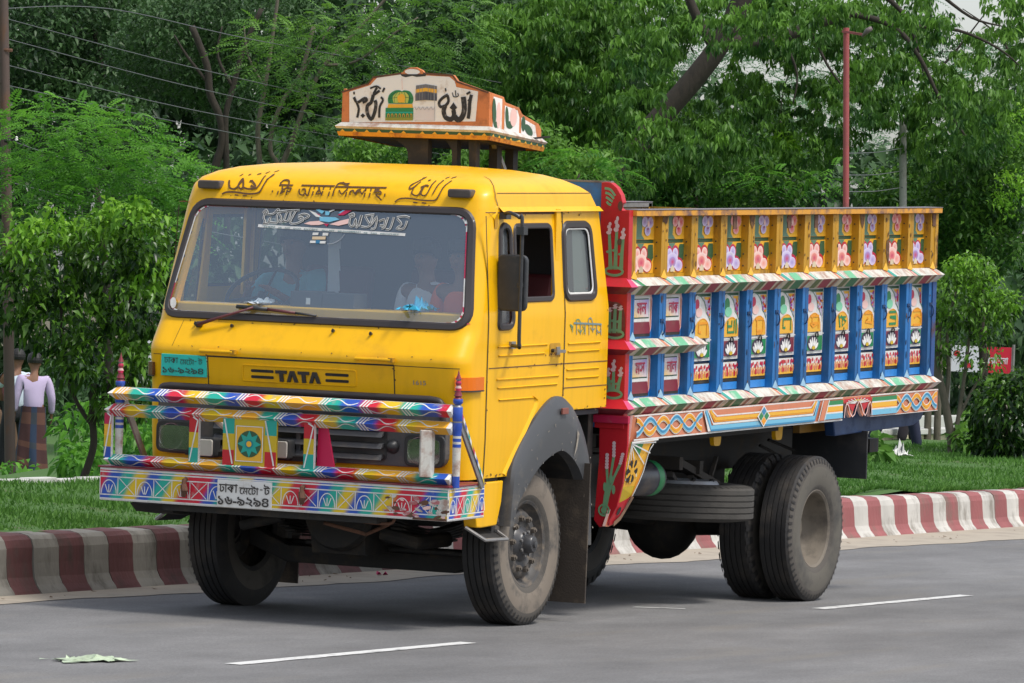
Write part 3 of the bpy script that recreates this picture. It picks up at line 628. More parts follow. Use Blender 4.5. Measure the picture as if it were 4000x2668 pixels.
for pts in ([(120,120),(160,70),(190,120),(150,130),(270,130),(330,60),(350,90),(290,105),(380,95)],[(150,130),(140,190),(170,240),(150,268),(220,255),(240,170),(230,240),(300,255),(350,250),(330,150),(370,120)],[(360,130),(400,190),(380,240),(440,230),(470,100),(520,100),(500,230),(420,230)],
            [(380,95),(500,80),(650,75)],[(600,80),(560,170),(540,260),(620,270),(720,220),(700,180),(650,190),(690,215)],[(640,160),(720,130),(800,160),(740,200)],[(1360,150),(1420,125),(1440,160),(1390,180),(1390,280),(1440,310),(1470,200),(1480,300),(1510,310),(1540,150)],
            [(1550,150),(1530,310)],[(1590,160),(1640,150),(1720,140)],[(1590,160),(1640,230),(1680,290),(1640,320),(1560,310)],[(1700,160),(1690,300),(1760,170),(1760,330),(1700,345)],[(1800,240),(1870,210),(1880,290),(1820,300)],[(1920,180),(1890,320),(1850,340)],[(2000,180),(1970,340),(1910,350)],[(2040,180),(2150,165),(2220,185)],[(2050,200),(2120,280),(2060,340),(2160,340),(2190,230)]): trb(pts)
for pts, c in (([(780,75),(900,170),(1000,190),(900,120)],WHITE),([(880,70),(980,130),(1010,90),(930,65)],SKYB),([(1070,90),(1160,55),(1150,80),(1090,105)],WHITE),([(1200,150),(1300,70),(1400,80),(1290,150)],CRIM),([(1210,120),(1280,65),(1300,80),(1240,120)],SKYB),
               ([(740,270),(850,290),(960,290),(1040,270),(950,230),(820,240)],LROSE),([(950,170),(1180,180),(1240,210),(1100,250),(960,230)],SKYB),([(1020,90),(1090,100),(1080,150),(1030,150)],SKYB),([(1020,270),(1100,275),(1070,310)],CRIM),([(1110,280),(1250,230),(1370,200),(1370,270),(1240,300)],LROSE),([(880,120),(960,160),(950,140)],CRIM)):
    p.poly([T(a) for a in pts], c, 2)
for x0, x1, y0, y1, c in ((888,970,398,434,WHITE),(1032,1112,402,442,WHITE),(890,1082,455,498,mat('tan_sticker',(.62,.47,.30))),(868,948,514,548,WHITE),(1008,1090,520,555,WHITE),(950,1010,505,555,mat('deep_sky_sticker',(.03,.17,.32)))): p.poly([T((x0,y0)),T((x1,y0)),T((x1,y1)),T((x0,y1))], c, 2)
p.stroke(spline([T(a) for a in ((1120,560),(1200,550),(1290,500),(1345,425))],4), .0025, mat('faint_line',(.4,.42,.45)), 2)
p.poly([(-.945,2.555),(-1.0,2.552),(-.995,2.525),(-.94,2.528)], WHITE, 2)
p.ell(1.0,1.965,.022,.035,WHITE,2,rot=-.3)
p.mb.build('windscreen_sticker', ws, body=True)
# interior
IN1 = mat('cab_lining_dark', (.06,.055,.06), .8); IN2 = mat('dash_grey', (.05,.055,.06), .6)
mb = MB(); mb.box((-.86,-1.05,1.62),(-.62,1.05,1.972),YEL); mb.build('dashboard', truck, body=True, bevel=.01)
mb = MB(); 
for a, b in (((-.845,1.095,1.96),(-.70,.99,2.56)),): mb.face([a,(a[0],a[1]-.075,a[2]),(b[0],b[1]-.06,b[2]),b], YEL); mb.face([(a[0],a[1]-.075,a[2]),(a[0]+.06,a[1]-.075,a[2]),(b[0]+.06,b[1]-.06,b[2]),(b[0],b[1]-.06,b[2])], YEL)
for t in (.25,.5,.75): mb.lathe([(.014,0),(.010,-.004),(0,-.005)],(-.847+.145*t,1.058-.10*t,1.96+.6*t),'x',BRLENS,8)
mb.build('inner_pillar', truck, body=True)
mb = MB(); mb.prism([(-.47,1.95),(-.36,1.95),(-.30,2.56),(-.35,2.56)],'y',1.06,1.075,YEL); mb.prism([(.105,2.0),(.14,2.0),(.165,2.56),(.13,2.56)],'y',1.05,1.07,YEL); mb.prism([(.23,2.0),(.25,2.0),(.27,2.56),(.25,2.56)],'y',1.05,1.07,YELD); mb.build('far_window_post', truck, body=True)
mb = MB(); mb.box((-.95,-1.08,1.30),(1.02,1.08,1.33),IN1); mb.build('cab_floor', truck, body=True)
mb = MB(); mb.box((.86,-1.05,1.34),(.90,1.05,2.70),IN1); mb.box((-.4,-.98,2.72),(.80,.98,2.74),IN1); mb.build('cab_lining', truck, body=True)
for y in (-1.085,1.085):
    for x in (.30,): 
        mb = MB(); mb.box((x-.03,y-.012,1.9),(x+.03,y+.012,2.62),YEL); mb.build('door_pillar', truck, body=True)
SEAT = mat('maroon_seat_vinyl', (.10,.015,.02), .55)
for y in (.62,-.15,-.70):
    mb = MB(); mb.box((.05,y-.25,1.5),(.55,y+.25,1.62),SEAT); mb.prism([(.42,1.55),(.55,1.55),(.70,2.18),(.60,2.20)],'y',y-.24,y+.24,SEAT); mb.build('seat', truck, body=True, bevel=.03)
mb = MB(); cw = Vector((-.36,.66,2.03)); ax = Vector((-.62,0,.78)); a1 = Vector((0,1,0)); a2 = ax.cross(a1)
ringp = [tuple(cw+(a1*math.cos(t)+a2*math.sin(t))*.235) for t in [2*math.pi*k/32 for k in range(33)]]
mb.tube(ringp,.014,BLK,8,cap=False)
for t in (.4,2.7,4.7): mb.tube([tuple(cw-ax*.03),tuple(cw+(a1*math.cos(t)+a2*math.sin(t))*.23)],.01,BLK,6)
mb.tube([tuple(cw),(-.62,.66,1.70)],.025,BLK,8); mb.build('steering_wheel', truck, body=True, smooth=True)
# ------------------------------------------------------------------ roof crown board
VX = .42
front = [(.532,3.10),(.53,3.325),(.337,3.385),(.299,3.428),(.10,3.457),(.085,3.475),(.05,3.49),(-.0,3.493),(-.045,3.475),(-.061,3.458),(-.272,3.449),(-.304,3.411),(-.531,3.344),(-.531,3.10)]
mb = MB(); mb.prism(front,'x',VX,VX+.02,TERR); mb.build('crown_front_board', truck, body=True, bevel=.004)
side = [(.44,3.098),(.44,3.344),(.627,3.319),(.653,3.285),(.857,3.253),(.909,3.211),(1.16,3.151),(1.20,3.115),(1.20,3.03)]
for s in (-1,1):
    mb = MB(); mb.prism(side,'y',s*.531,s*.511,TERR); so_ = mb.build('crown_side_board', truck, body=True, bevel=.003)
    p = Paint(lambda u, v, h, s=s: (u, s*(.531+h), v))
    for poly in ([(.47,3.115),(.47,3.32),(.60,3.305),(.60,3.106)],[(.64,3.10),(.64,3.265),(.83,3.235),(.86,3.19),(.86,3.082)],[(.89,3.08),(.89,3.19),(1.10,3.14),(1.13,3.06)]): p.poly(poly, OLDW, 1)
    for cx, cz, rx, rz, c, r in ((.485,3.22,.028,.09,DGRN,.1),(.52,3.14,.04,.02,DGRN,0),(.55,3.20,.03,.085,LROSE,0),(.675,3.19,.025,.07,DGRN,.15),(.72,3.14,.05,.025,DGRN,0),(.77,3.19,.05,.06,LROSE,0),(.92,3.15,.03,.05,DGRN,0),(1.0,3.11,.07,.03,DGRN,-.4)): p.ell(cx, cz, rx, rz, c, 2, r)
    p.mb.build('painted_flowers', so_, body=True)
mb = MB(); mb.prism([(1.14,3.04),(1.20,3.035),(1.20,3.11),(1.165,3.15),(1.14,3.155)],'y',-.511,.511,TERR); mb.prism([(VX+.02,3.098),(1.14,3.035),(1.14,3.045),(VX+.02,3.108)],'y',-.51,.51,RUST); mb.prism([(VX+.06,3.036),(1.10,2.975),(1.10,3.03),(VX+.06,3.09)],'y',-.47,.47,DARK)
mb.build('crown_tray', truck, body=True)
# moulding round the foot: white sloping lip, green band with orange points, yellow band
mb = MB()
def molding(P0, P1, n_):
    (x0,y0),(x1,y1) = P0, P1; nx, ny = n_
    e = lambda x, y, o, z: (x+o*(nx if nx else (1 if x > .8 else -1)), y+o*(ny if ny else (1 if y > 0 else -1)), z-.085*(x+o*(nx if nx else (1 if x > .8 else -1))-.42))
    R = [(0,3.128),(.032,3.100),(.022,3.086),(.020,3.066),(.012,3.040),(0,3.038)]
    for (o0,z0),(o1,z1),m in zip(R, R[1:], (WORN, WORN, DGRN, mat('worn_amber_paint',(.70,.30,.03),.5,dirt=.9,dcol=(.28,.08,.03),dscale=12,thr=.47), RUST)):
        mb.face([e(x0,y0,o0,z0), e(x1,y1,o0,z0), e(x1,y1,o1,z1), e(x0,y0,o1,z1)], m)
    L = math.hypot(x1-x0, y1-y0); K = int(L/.085)
    for k in range(K):
        a, b = k/K+.3/K, k/K+.7/K; X = lambda t: (x0+(x1-x0)*t, y0+(y1-y0)*t)
        mb.face([e(*X(a),.0225,3.066), e(*X(b),.0225,3.066), e(*X((a+b)/2),.0235,3.082)], ORY)
molding((VX,.531),(VX,-.531),(-1,0)); molding((VX,-.531),(1.20,-.531),(0,-1)); molding((VX,.531),(1.20,.531),(0,1)); molding((1.20,.531),(1.20,-.531),(1,0))
mb.build('crown_moulding', truck, body=True)
for y0_, y1_, w_ in ((.09,-.01,.14),(-.40,-.40,.045),(-.22,-.27,.035)):
    mb = MB(); q = spline([(y0_+w_*.7,3.04),(y1_+w_*.62,2.97),(y1_+w_*.5,2.86)],4); R_ = spline([(y1_-w_*.5,2.86),(y1_-w_*.5,3.04)],1); mb.prism(q+R_,'x',VX+.04,VX+.10,DARK); mb.build('crown_bracket', truck, body=True)
for x in (.78,1.02):
    mb = MB(); mb.box((x,-.42,2.80),(x+.07,-.36,3.04),DARK); mb.build('crown_bracket', truck, body=True)
mb = MB()
mb.bar((1.0,-.5,3.05),(1.14,-.62,3.07),.012,.012,DARK); mb.bar((.75,-.40,3.04),(.95,-.40,2.82),.03,.03,STEEL)
mb.prism([(1.15,3.13),(1.30,3.06),(1.34,3.02),(1.2,3.0)],'y',-.5,-.3,DARK)
mb.build('crown_bracket', truck, body=True)
# crown front painting
T = aff([[0.699,-0.0007784,-2.17e-05],[3.52775,2.06e-05,-0.0006961]]); p = Paint(lambda u, v, h: (VX-h, u, v))
p.poly([T(a) for a in ((275,300),(470,240),(540,165),(760,140),(1200,165),(1250,205),(1265,260),(1465,300),(1440,575),(275,585))], OLDW, 1)
p.stroke([T(a) for a in ((205,303),(450,228),(500,168),(760,132))], .012, RUST, 2); p.stroke([T(a) for a in ((960,132),(1230,152),(1270,210),(1560,312))], .012, RUST, 2)
p.poly([T(a) for a in ((750,140),(985,140),(985,158),(900,165),(860,155),(800,168),(765,158))], BLKP, 2)
p.ell(*T((860,118)), .055, .018, OLDW, 1)
INK = mat('faded_ink', (.022,.02,.02), .6, dirt=.7, dcol=(.42,.40,.38), dscale=22, thr=.57)
def tv(pts, wd=.012, m=INK, sp=True):
    q = [T(a) for a in pts]; p.stroke(spline(q, 3) if sp else q, wd*(1.2 if m is INK else 1), m, 3)
tv([(320,350),(350,400),(420,360),(440,380),(400,400)],.016); tv([(345,400),(365,460),(350,540)],.014); tv([(470,270),(530,250),(570,275)],.010); tv([(535,262),(500,330),(560,290)],.014)
tv([(500,330),(480,400),(445,430),(445,500),(480,555),(510,500),(525,420),(515,380)],.020); tv([(605,265),(585,305)],.012); tv([(570,350),(590,380),(560,440),(555,540)],.013); p.poly([T(a) for a in ((380,520),(403,500),(425,522),(402,545))], INK, 3); tv([(320,300),(322,325)],.01)
tv([(1190,330),(1140,360),(1108,400),(1120,440),(1165,430),(1195,390),(1185,335)],.016); tv([(1165,430),(1150,480),(1170,540),(1220,555),(1245,520),(1240,470)],.026); tv([(1245,520),(1280,560),(1320,535),(1340,460),(1330,350)],.030); tv([(1405,330),(1390,400),(1385,480),(1375,550)],.020)
p.poly([T(a) for a in ((1205,450),(1240,400),(1275,450),(1240,480))], INK, 3); tv([(1360,325),(1395,305)],.012); tv([(1230,310),(1240,345),(1262,350),(1285,340),(1280,315)],.006); tv([(1258,290),(1262,340)],.006); tv([(1165,270),(1172,300)],.008); tv([(1375,390),(1390,370)],.012)
# green dome and arcade
dome = [T(a) for a in spline([(640,410),(635,370),(650,325),(700,290),(745,288),(765,298),(785,288),(840,300),(868,345),(870,385),(860,412)],3)]; p.poly(dome, GRN, 2)
p.poly([T(a) for a in spline([(690,405),(680,350),(720,310),(765,305),(810,312),(830,350),(820,405)],3)], mat('dome_yellow_green',(.45,.52,.10)), 3); p.poly([T(a) for a in spline([(735,400),(725,350),(765,318),(795,350),(790,400)],3)], ORY, 4)
for x in (660,700,735,765,800,835): tv([(x,405),(765+(x-765)*1.05,350),(765+(x-765)*.5,300)],.003,DGRN)
tv([(640,365),(765,350),(868,365)],.003,DGRN)
p.poly([T(a) for a in ((640,415),(862,415),(868,448),(630,450))], ORY, 2); p.poly([T(a) for a in ((615,450),(872,450),(868,565),(612,565))], GRN, 3); p.poly([T(a) for a in ((615,486),(870,486),(870,500),(615,500))], TEAL, 4)
for k in range(7):
    x = 632+k*35; p.poly([T(a) for a in ((x,535),(x,512),(x+10,500),(x+20,512),(x+20,535))], ORY, 4); p.poly([T(a) for a in ((x+5,535),(x+5,515),(x+10,508),(x+15,515),(x+15,535))], DGRN, 5)
for k in range(4): p.poly([T(a) for a in ((614,540+k*7),(868,540+k*7),(868,543+k*7),(614,543+k*7))], MUST, 4)
# black cube
p.poly([T(a) for a in ((895,245),(985,232),(1088,250),(1088,385),(985,378),(890,385))], mat('grey_cube_paint',(.16,.16,.17)), 2)
p.poly([T(a) for a in ((893,280),(985,265),(1086,280),(1086,315),(985,298),(893,312))], ORY, 3)
p.poly([T(a) for a in ((890,325),(985,305),(985,378),(890,385))], mat('grey_blue_cube_paint',(.09,.09,.11)), 3); p.poly([T(a) for a in ((985,305),(1086,325),(1086,385),(985,378))], mat('dark_cube_paint',(.06,.065,.09)), 3)
for x in (905,930,955,1010,1035,1060): tv([(x,240),(x-2,383)],.003,STEEL,False)
for k in range(5): tv([(885+k*38,440),(900+k*38,468),(920+k*38,440)],.004,mat('pale_grey_ink',(.4,.4,.42)))
tv([(1068,250),(1068,570)],.003,mat('pale_grey_ink',(.4,.4,.42)),False); tv([(765,170),(770,280)],.003,LROSE,False)
p.poly([T(a) for a in ((890,450),(1065,450),(1060,570),(880,565))], mat('pinkish_white',(.66,.60,.60),dirt=.5,dcol=(.7,.68,.66)), 2)
p.mb.build('crown_painting', truck, body=True)

# ------------------------------------------------------------------ bumper and bull bar
BXF = -1.40
SEQ = [ORY, TEAL, COB, CRIM, MUST, TEAL, COB, RED, MUST, CRIM]
def paint_bar(pt, y0, y1, off):
    """paint one long face: pt(y, t, h), t 0..1 across the face"""
    p = Paint(pt); p.step = .0008; y = y0; k = off; per = -.098
    sq = 'otbrytbryo'; sq = sq[off:]+sq[:off]; n = 120; p.rb = []
    for k in range(n):
        a, b = y0+(y1-y0)*k/n, y0+(y1-y0)*(k+1)/n; ca, cb = ramp(sq, .135, y0-a), ramp(sq, .135, y0-b)
        p.rb.append(([pt(a,0,.0008), pt(b,0,.0008), pt(b,1,.0008), pt(a,1,.0008)], [ca,cb,cb,ca]))
    y = y0-.02; k = 0
    while y > y1+.06:
        for j in range(3):
            c = (y-.022*j); 
            if c-.012 > y1: p.poly([(c,0),(c-.012,0),(c-.012-.015,1),(c-.015,1)], WHITE, 2)
        L = .20; pts = [(y-.065-L*t/10, .5+.36*math.sin(t/10*math.pi*2)) for t in range(11)]
        pts = [q for q in pts if q[0] > y1+.01]
        if len(pts) > 3:
            for a, b in zip(pts, pts[1:]): p.poly([(a[0],a[1]-.07),(b[0],b[1]-.07),(b[0],b[1]+.07),(a[0],a[1]+.07)], WHITE, 2)
        y -= .285; k += 1
    return p
bars = []
guard = MB()
guard_o = None
for (z0, zr, z1, yl, yr, off) in ((1.365,1.405,1.443,1.165,-1.225,0),(1.260,1.302,1.338,1.185,-1.225,3),(.955,.992,1.022,1.185,-1.225,5)):
    mb = MB(); prof = [(-1.36,z1),(-1.42,zr),(-1.37,z0),(-1.33,z0),(-1.33,z1)]
    i = len(mb.v)
    for y, sh in ((yl, .035),(yr, .02)):
        for j, (x, z) in enumerate(prof): mb.v.append((x, y+(0 if j == 1 else (-sh if y > 0 else sh*1.0)), z))
    for k in range(5): mb.f.append([i+k, i+(k+1) % 5, i+5+(k+1) % 5, i+5+k]); mb.m.append(WHITE)
    mb.f += [[i+k for k in range(5)][::-1], [i+5+k for k in range(5)]]; mb.m += [WHITE, WHITE]
    bo = mb.build('guard_bar', truck, body=True)
    pu = paint_bar(lambda y, t, h, z1=z1, zr=zr: (-1.42+.06*t-h*.7, y, zr+(z1-zr)*t+h*.7), yl-.035, yr+.03, off); pd = paint_bar(lambda y, t, h, z0=z0, zr=zr: (-1.42+.05*t-h*.7, y, zr+(z0-zr)*t-h*.7), yl-.035, yr+.03, off)
    pu.mb.build('painted_stripe', bo, body=True); pd.mb.build('painted_stripe', bo, body=True); rainbow_mesh('painted_band', pu.rb, bo); rainbow_mesh('painted_band', pd.rb, bo)
    bars.append(bo)
def upright(y, wd, z0, z1, cols, xs=-1.40, diag=True):
    mb = MB(); mb.prism([(xs,z0),(xs,z1),(xs+.03,z1),(xs+.03,z0)],'y',y-wd/2,y+wd/2,WHITE); o = mb.build('guard_post', truck, body=True, bevel=.004)
    p = Paint(lambda u, v, h: (xs-h, u, v)); n = len(cols)
    for k, c in enumerate(cols): p.rect(y+wd/2, z1-(z1-z0)*k/n, y-wd/2, z1-(z1-z0)*(k+1)/n, c, 1)
    if diag: p.stroke([(y-wd*.42,z1-.02),(y+wd*.42,z0+.01)], .009, WHITE, 2); p.stroke([(y-wd*.42,z1-.02),(y+wd*.1,z1+.0)], .009, WHITE, 2)
    p.mb.build('painted_stripe', o, body=True); return o
upright(.553,.065,1.0,1.285,[RED,MUST,TEAL]); upright(-.252,.07,1.0,1.285,[RED,MUST,TEAL]); upright(1.165,.05,1.0,1.28,[CRIM,ORY,MUST,COB])
mb = MB(); mb.prism([(-1.42,-1.10),(-1.455,-1.045),(-1.42,-1.02),(-1.37,-1.02),(-1.37,-1.10)],'z',1.0,1.285,WORN); mb.build('guard_post', truck, body=True, bevel=.004, label='worn plain white guard post near the right headlight')
# flower panel
mb = MB(); mb.box((-1.405,-.03,.995),(-1.385,.345,1.295),MUST); fo = mb.build('flower_panel', truck, body=True, bevel=.004)
p = Paint(lambda u, v, h: (-1.405-h, u, v))
for y0, y1, sg in ((.345,.265,1),(.05,-.03,-1)):
    for k, c in enumerate([TEAL,MUST,RED]): p.rect(y0, 1.295-.1*k, y1, 1.295-.1*(k+1), c, 1)
    p.stroke([(y0-.01,1.285),(y1+.01,1.01)] if sg > 0 else [(y0-.0,1.285),(y1+.015,1.01)], .010, WHITE, 2)
p.rect(.25,1.245,.065,1.03,ORY,2); p.stroke([(.25,1.245),(.065,1.245),(.065,1.03),(.25,1.03)],.008,WHITE,3,True); p.ell(.157,1.137,.082,.082,DGRN,3,n=28)
st = [(.157+(.084 if k % 2 == 0 else .047)*math.sin(math.pi*k/8), 1.137+(.084 if k % 2 == 0 else .047)*math.cos(math.pi*k/8)) for k in range(16)]
p.poly(st, TEAL, 4); p.ell(.157,1.137,.028,.028,mat('deep_teal',(.01,.22,.25)),5,n=18); p.ell(.157,1.137,.018,.018,ORY,6,n=18)
p.mb.build('painted_flower', fo, body=True)
# finial posts
for y, s in ((-1.232,-1),(1.118,1)):
    mb = MB(); c = (-1.34, y, 0)
    prof = [(0,.94),(.023,.94,COB),(.023,1.01,WORN),(.026,1.185,COB),(.026,1.205,WORN),(.026,1.22,COB),(.026,1.24,WORN),(.026,1.255,COB),(.027,1.29,COB),(.030,1.30,COB),(.029,1.335,STEEL),(.029,1.345,COB),(.031,1.35,COB),(.031,1.43,STEEL),(.018,1.445,COB),(.030,1.455,COB),(.030,1.480,MAR),(.016,1.492,DARK),(.026,1.497,MAR),(.022,1.51,MAR),(.014,1.53,CRIM),(.020,1.545,LROSE),(.013,1.56,MAR),(.019,1.575,CRIM),(.012,1.59,STEEL),(.018,1.60,MAR),(.008,1.625,MAR),(0,1.66)]
    mb.lathe(prof, c, 'z', COB, 20); mb.build('guard_finial_post', truck, body=True, smooth=True, angle=50)
    mb = MB(); mb.bar((-1.30,y+s*-.01,1.36),(-.965,y+s*.0,.93),.015,.055,STEEL); so_ = mb.build('guard_strut', truck, body=True, bevel=.003)
    p = Paint(lambda u, v, h, y=y, s=s: (-1.30+.335*u+.0, y-.0085-h, 1.36-.43*u+v)) if s < 0 else None
    if p:
        for k in range(14):
            a, b = k/14, (k+1)/14; p.poly([(a,.012),(b,.012),(b,.04),(a,.04)], [CRIM,WHITE,COB,WHITE,TEAL,WHITE,MUST][k % 7], 1)
        p.mb.build('painted_stripe', so_, body=True)
mb = MB()
mb.tube([(-1.33,.45,1.28),(-1.15,.40,1.16)],.02,WORN,8); mb.build('guard_brace', truck, body=True); mb = MB(); mb.prism([(-.285,1.315),(-.335,1.315),(-.405,1.0),(-.275,1.0)][::-1],'x',-1.34,-1.325,mat('deep_pink_paint',(.55,.006,.07),.45)); mb.build('guard_brace', truck, body=True, bevel=.003, label='deep pink tapered brace of the bull bar'); mb = MB(); mb.box((-1.15,-.30,1.03),(-1.12,.75,1.06),DARK); mb.build('guard_brace', truck, body=True)
tag(MB().build('x') if False else None) if False else None
# bumper
mb = MB(); mb.box((-1.40,-1.215,.735),(-1.33,1.215,.94),WHITE); mb.box((-1.33,-1.215,.735),(-.90,-1.185,.94),WHITE); mb.box((-1.33,1.185,.735),(-.90,1.215,.94),WHITE)
bum = mb.build('bumper', truck, body=True, bevel=.006)
mb = MB(); mb.box((-1.41,-1.225,.9405),(-1.10,1.225,.950),MAR); mb.box((-1.10,-1.225,.9405),(-.90,-1.0,.950),MAR); mb.build('bumper_top_strip', bum, body=True, bevel=.002)
BS = [RED, COB, TEAL, MUST]
WORNR = mat('scraped_bumper_paint', (.42,.12,.12), .6, dirt=1, dcol=(.62,.60,.58), dscale=14, thr=.46, stretch=(1,1,2.5))
def bumper_face(M, u0, u1, cell, off=0, plate=None):
    p = Paint(M); p.step = .0010; L = u1-u0; sgn = 1 if L > 0 else -1; n = int(abs(L)/.085); du = L/n; z0, z1 = .750, .925
    p.rb = []; n = int(abs(L)/.012); sq = 'rbtybtyr' if off == 0 else 'ybrt'
    for k in range(n):
        for j in range(4):
            q = [(u0+L*a/n, z0+(z1-z0)*b/4) for a, b in ((k,j),(k+1,j),(k+1,j+1),(k,j+1))]
            p.rb.append(([M(u, v, .001) for u, v in q], [ramp(sq, .092, abs(u-u0)+(z1-v)*.55) for u, v in q]))
    p.rect(u0,.910,u1,.918,WHITE,2); p.rect(u0,.880,u1,.887,WHITE,2); p.rect(u0,.768,u1,.775,WHITE,2); p.rect(u0,.745,u1,.751,WHITE,2)
    u = u0; k = 0
    while (u1-u)*sgn > cell*.7:
        e = u+cell*sgn; p.rect(u-.003,.775,u+.003,.88,WHITE,2)
        if plate and min(u,e) < plate[0]+.02 and max(u,e) > plate[1]-.02 and False: pass
        if k % 2 == 1: p.stroke([(u+.01*sgn,.778),(e-.01*sgn,.877)],.005,WHITE,2); p.stroke([(u+.01*sgn,.877),(e-.01*sgn,.778)],.005,WHITE,3)
        else:
            m_ = (u+e)/2; r = cell*.42
            pass
            p.stroke([(m_+r*math.cos(t),.778+.085*math.sin(t)) for t in [math.pi*q/12 for q in range(13)]],.006,WHITE,2)
            for dx in (-.5,0,.5): p.stroke([(m_+dx*r*.25,.785),(m_+dx*r,.835)],.006,WHITE,3)
        u = e; k += 1
    return p
p = bumper_face(lambda u, v, h: (-1.40-h, u, v), 1.21, -1.21, .128); p.mb.build('painted_ornament', bum, body=True); rainbow_mesh('painted_band', p.rb, bum)
p = bumper_face(lambda u, v, h: (u, -1.215-h, v), -1.39, -.91, .10, 2); p.mb.build('painted_ornament', bum, body=True); rainbow_mesh('painted_band', p.rb, bum)
p = Paint(lambda u, v, h: (-1.4028-h, u, v)); rr = random.Random(3)
for k in range(34):
    y = -1.20+rr.random()**1.4*.42; z = .745+rr.random()*.13; a = rr.uniform(.008,.035)*(1.3 if y < -1.1 else 1)
    p.ell(y, z, a, a*rr.uniform(.2,.6), rr.choice([WORN, WORN, WORNR, LROSE, RUST]), 1+k*.05, rot=rr.uniform(-.5,.5), n=7)
p.rect(-.98,.738,-1.212,.752,RUST,4); p.mb.build('scraped_paint', bum, body=True)
mb = MB(); mb.box((-1.412,-.008,.740),(-1.401,.372,.908),WHITE); plo = mb.build('number_plate', bum, body=True, bevel=.002, label='white front number plate with black Bengali registration')
p = Paint(lambda u, v, h: (-1.412-h, u, v)); p.text('ঢাকা', .358, .832, -.13, .055, BLKP, bold=.015); p.text('েমেটা', .215, .826, -.135, .06, BLKP, bold=.015); p.rect(.07,.857,.052,.863,BLKP,2); p.text('ট', .045, .832, -.045, .062, BLKP, bold=.015)
p.text('১৬-৯২৯৪', .362, .752, -.355, .058, BLKP, bold=.02); p.mb.build('plate_lettering', plo, body=True)
mb = MB()
for y in (.60,-.225):
    mb.tube([(-1.40,y,.895),(-1.425,y,.890),(-1.43,y,.86)],.014,RUST,8); mb.tube([(-1.43,y,.865),(-1.435,y-.01,.83),(-1.425,y,.79)],[.02,.024,.014],RUST,8)
mb.build('tow_hook', bum, body=True)
mb = MB(); mb.prism([(-1.30,.72),(-1.05,.74),(-1.0,.64),(-1.22,.665)],'y',.78,1.05,DARK); mb.tube(spline([(-1.25,-.50,.735),(-1.27,-.52,.70),(-1.27,-.75,.69),(-1.25,-.78,.735)],4),.010,RUST,6); mb.tube(spline([(-1.25,.62,.735),(-1.27,.60,.705),(-1.27,.35,.70),(-1.25,.33,.735)],4),.010,RUST,6)
mb.box((-1.33,-.7,.69),(-1.20,.8,.735),DARK); mb.build('bumper_bracket', truck, body=True)

# ------------------------------------------------------------------ chassis
mb = MB()
for s in (-1,1): mb.box((-1.25,s*.36-.04,.74),(6.75,s*.36+.04,.98),DARK); mb.box((1.2,s*.36-.05,.985),(6.5,s*.36+.05,1.14),DARK)
for x in (-1.1,.9,2.0,3.2,4.0,5.2,6.5): mb.box((x,-.36,.76),(x+.08,.36,.96),DARK)
mb.box((1.3,-1.0,1.06),(4.2,-.94,1.14),DARK); mb.box((2.6,-.32,.50),(4.85,.32,.98),DARK)
mb.build('chassis_frame', truck, body=True)
mb = MB(); mb.prism([(-.88,.40),(-.6,.30),(.6,.30),(.88,.40),(.88,.52),(.6,.41),(-.6,.41),(-.88,.52)],'x',-.05,.06,DARK)
mb.tube([(.18,-.9,.42),(.18,.9,.42)],.022,DARK,8); mb.tube([(-.25,.36,.45),(-.20,-.85,.43)],.02,DARK,8)
mb.build('front_axle', truck, bevel=.01)
for s in (-1,1):
    for x0, zc in ((0,.56),(4.57,.66)):
        mb = MB()
        for k in range(6):
            L = .72-.09*k; pts = [(x0-L,s*.42,zc+.10*(L/.72)**2-.016*k),(x0,s*.42,zc-.016*k),(x0+L,s*.42,zc+.10*(L/.72)**2-.016*k)]
            q = spline(pts,4)
            for a, b in zip(q, q[1:]): mb.bar(a, b, .075, .013, DARK)
        mb.build('leaf_spring', truck)
mb = MB(); mb.lathe([(0,-.22),(.12,-.21),(.24,-.10),(.27,0),(.24,.10),(.13,.20),(.07,.55)],(4.50,0,.50),'x',DARK,24); mb.tube([(4.57,-.9,.51),(4.57,.9,.51)],.085,DARK,14); mb.lathe([(.06,-.9),(.10,-.2),(.2,0),(.10,.2),(.06,.9)],(4.57,0,.51),'y',DARK,16)
mb.tube([(4.3,0,.52),(2.6,0,.66),(.9,0,.78)],.05,DARK,10); mb.build('rear_axle', truck, smooth=True, angle=40)
mb = MB(); mb.prism([(-.9,.62),(.8,.55),(.9,1.0),(-.95,1.1)],'y',-.30,.30,DARK); mb.lathe([(.0,-.05),(.22,-.05),(.24,0),(.22,.05)],(-.6,-.05,.66),'x',DARK,20)
mb.prism([(-.55,.40),(.1,.42),(.2,.60),(-.6,.60)],'y',-.22,.16,DARK); mb.tube([(-.5,-.30,.55),(-.45,-.52,.50),(-.2,-.62,.52)],.05,DARK,8); mb.tube([(-.7,.30,.62),(-.68,.60,.55)],.035,DARK,8); mb.tube([(-1.1,-.2,.62),(-1.0,-.45,.56),(-.8,-.5,.62)],.014,RUST,6)
mb.build('engine', truck, bevel=.02)
GBX = mat('gearbox_grey', (.06,.052,.045), .75, dirt=.6, dcol=(.12,.09,.07))
mb = MB(); mb.prism([(.9,.62),(1.9,.66),(1.9,.95),(.9,1.0)],'y',-.2,.2,GBX); mb.build('gearbox', truck, bevel=.03)
mb = MB()
for x, z, l in ((2.75,.98,.15),(2.95,.92,.12),(3.35,.96,.20),(3.7,.93,.25)): mb.box((x,-.62,z-.05),(x+.06,-.30,z+.04),GBX); mb.bar((x,-.55,z-.08),(x+l,-.50,z-.15),.05,.04,GBX)
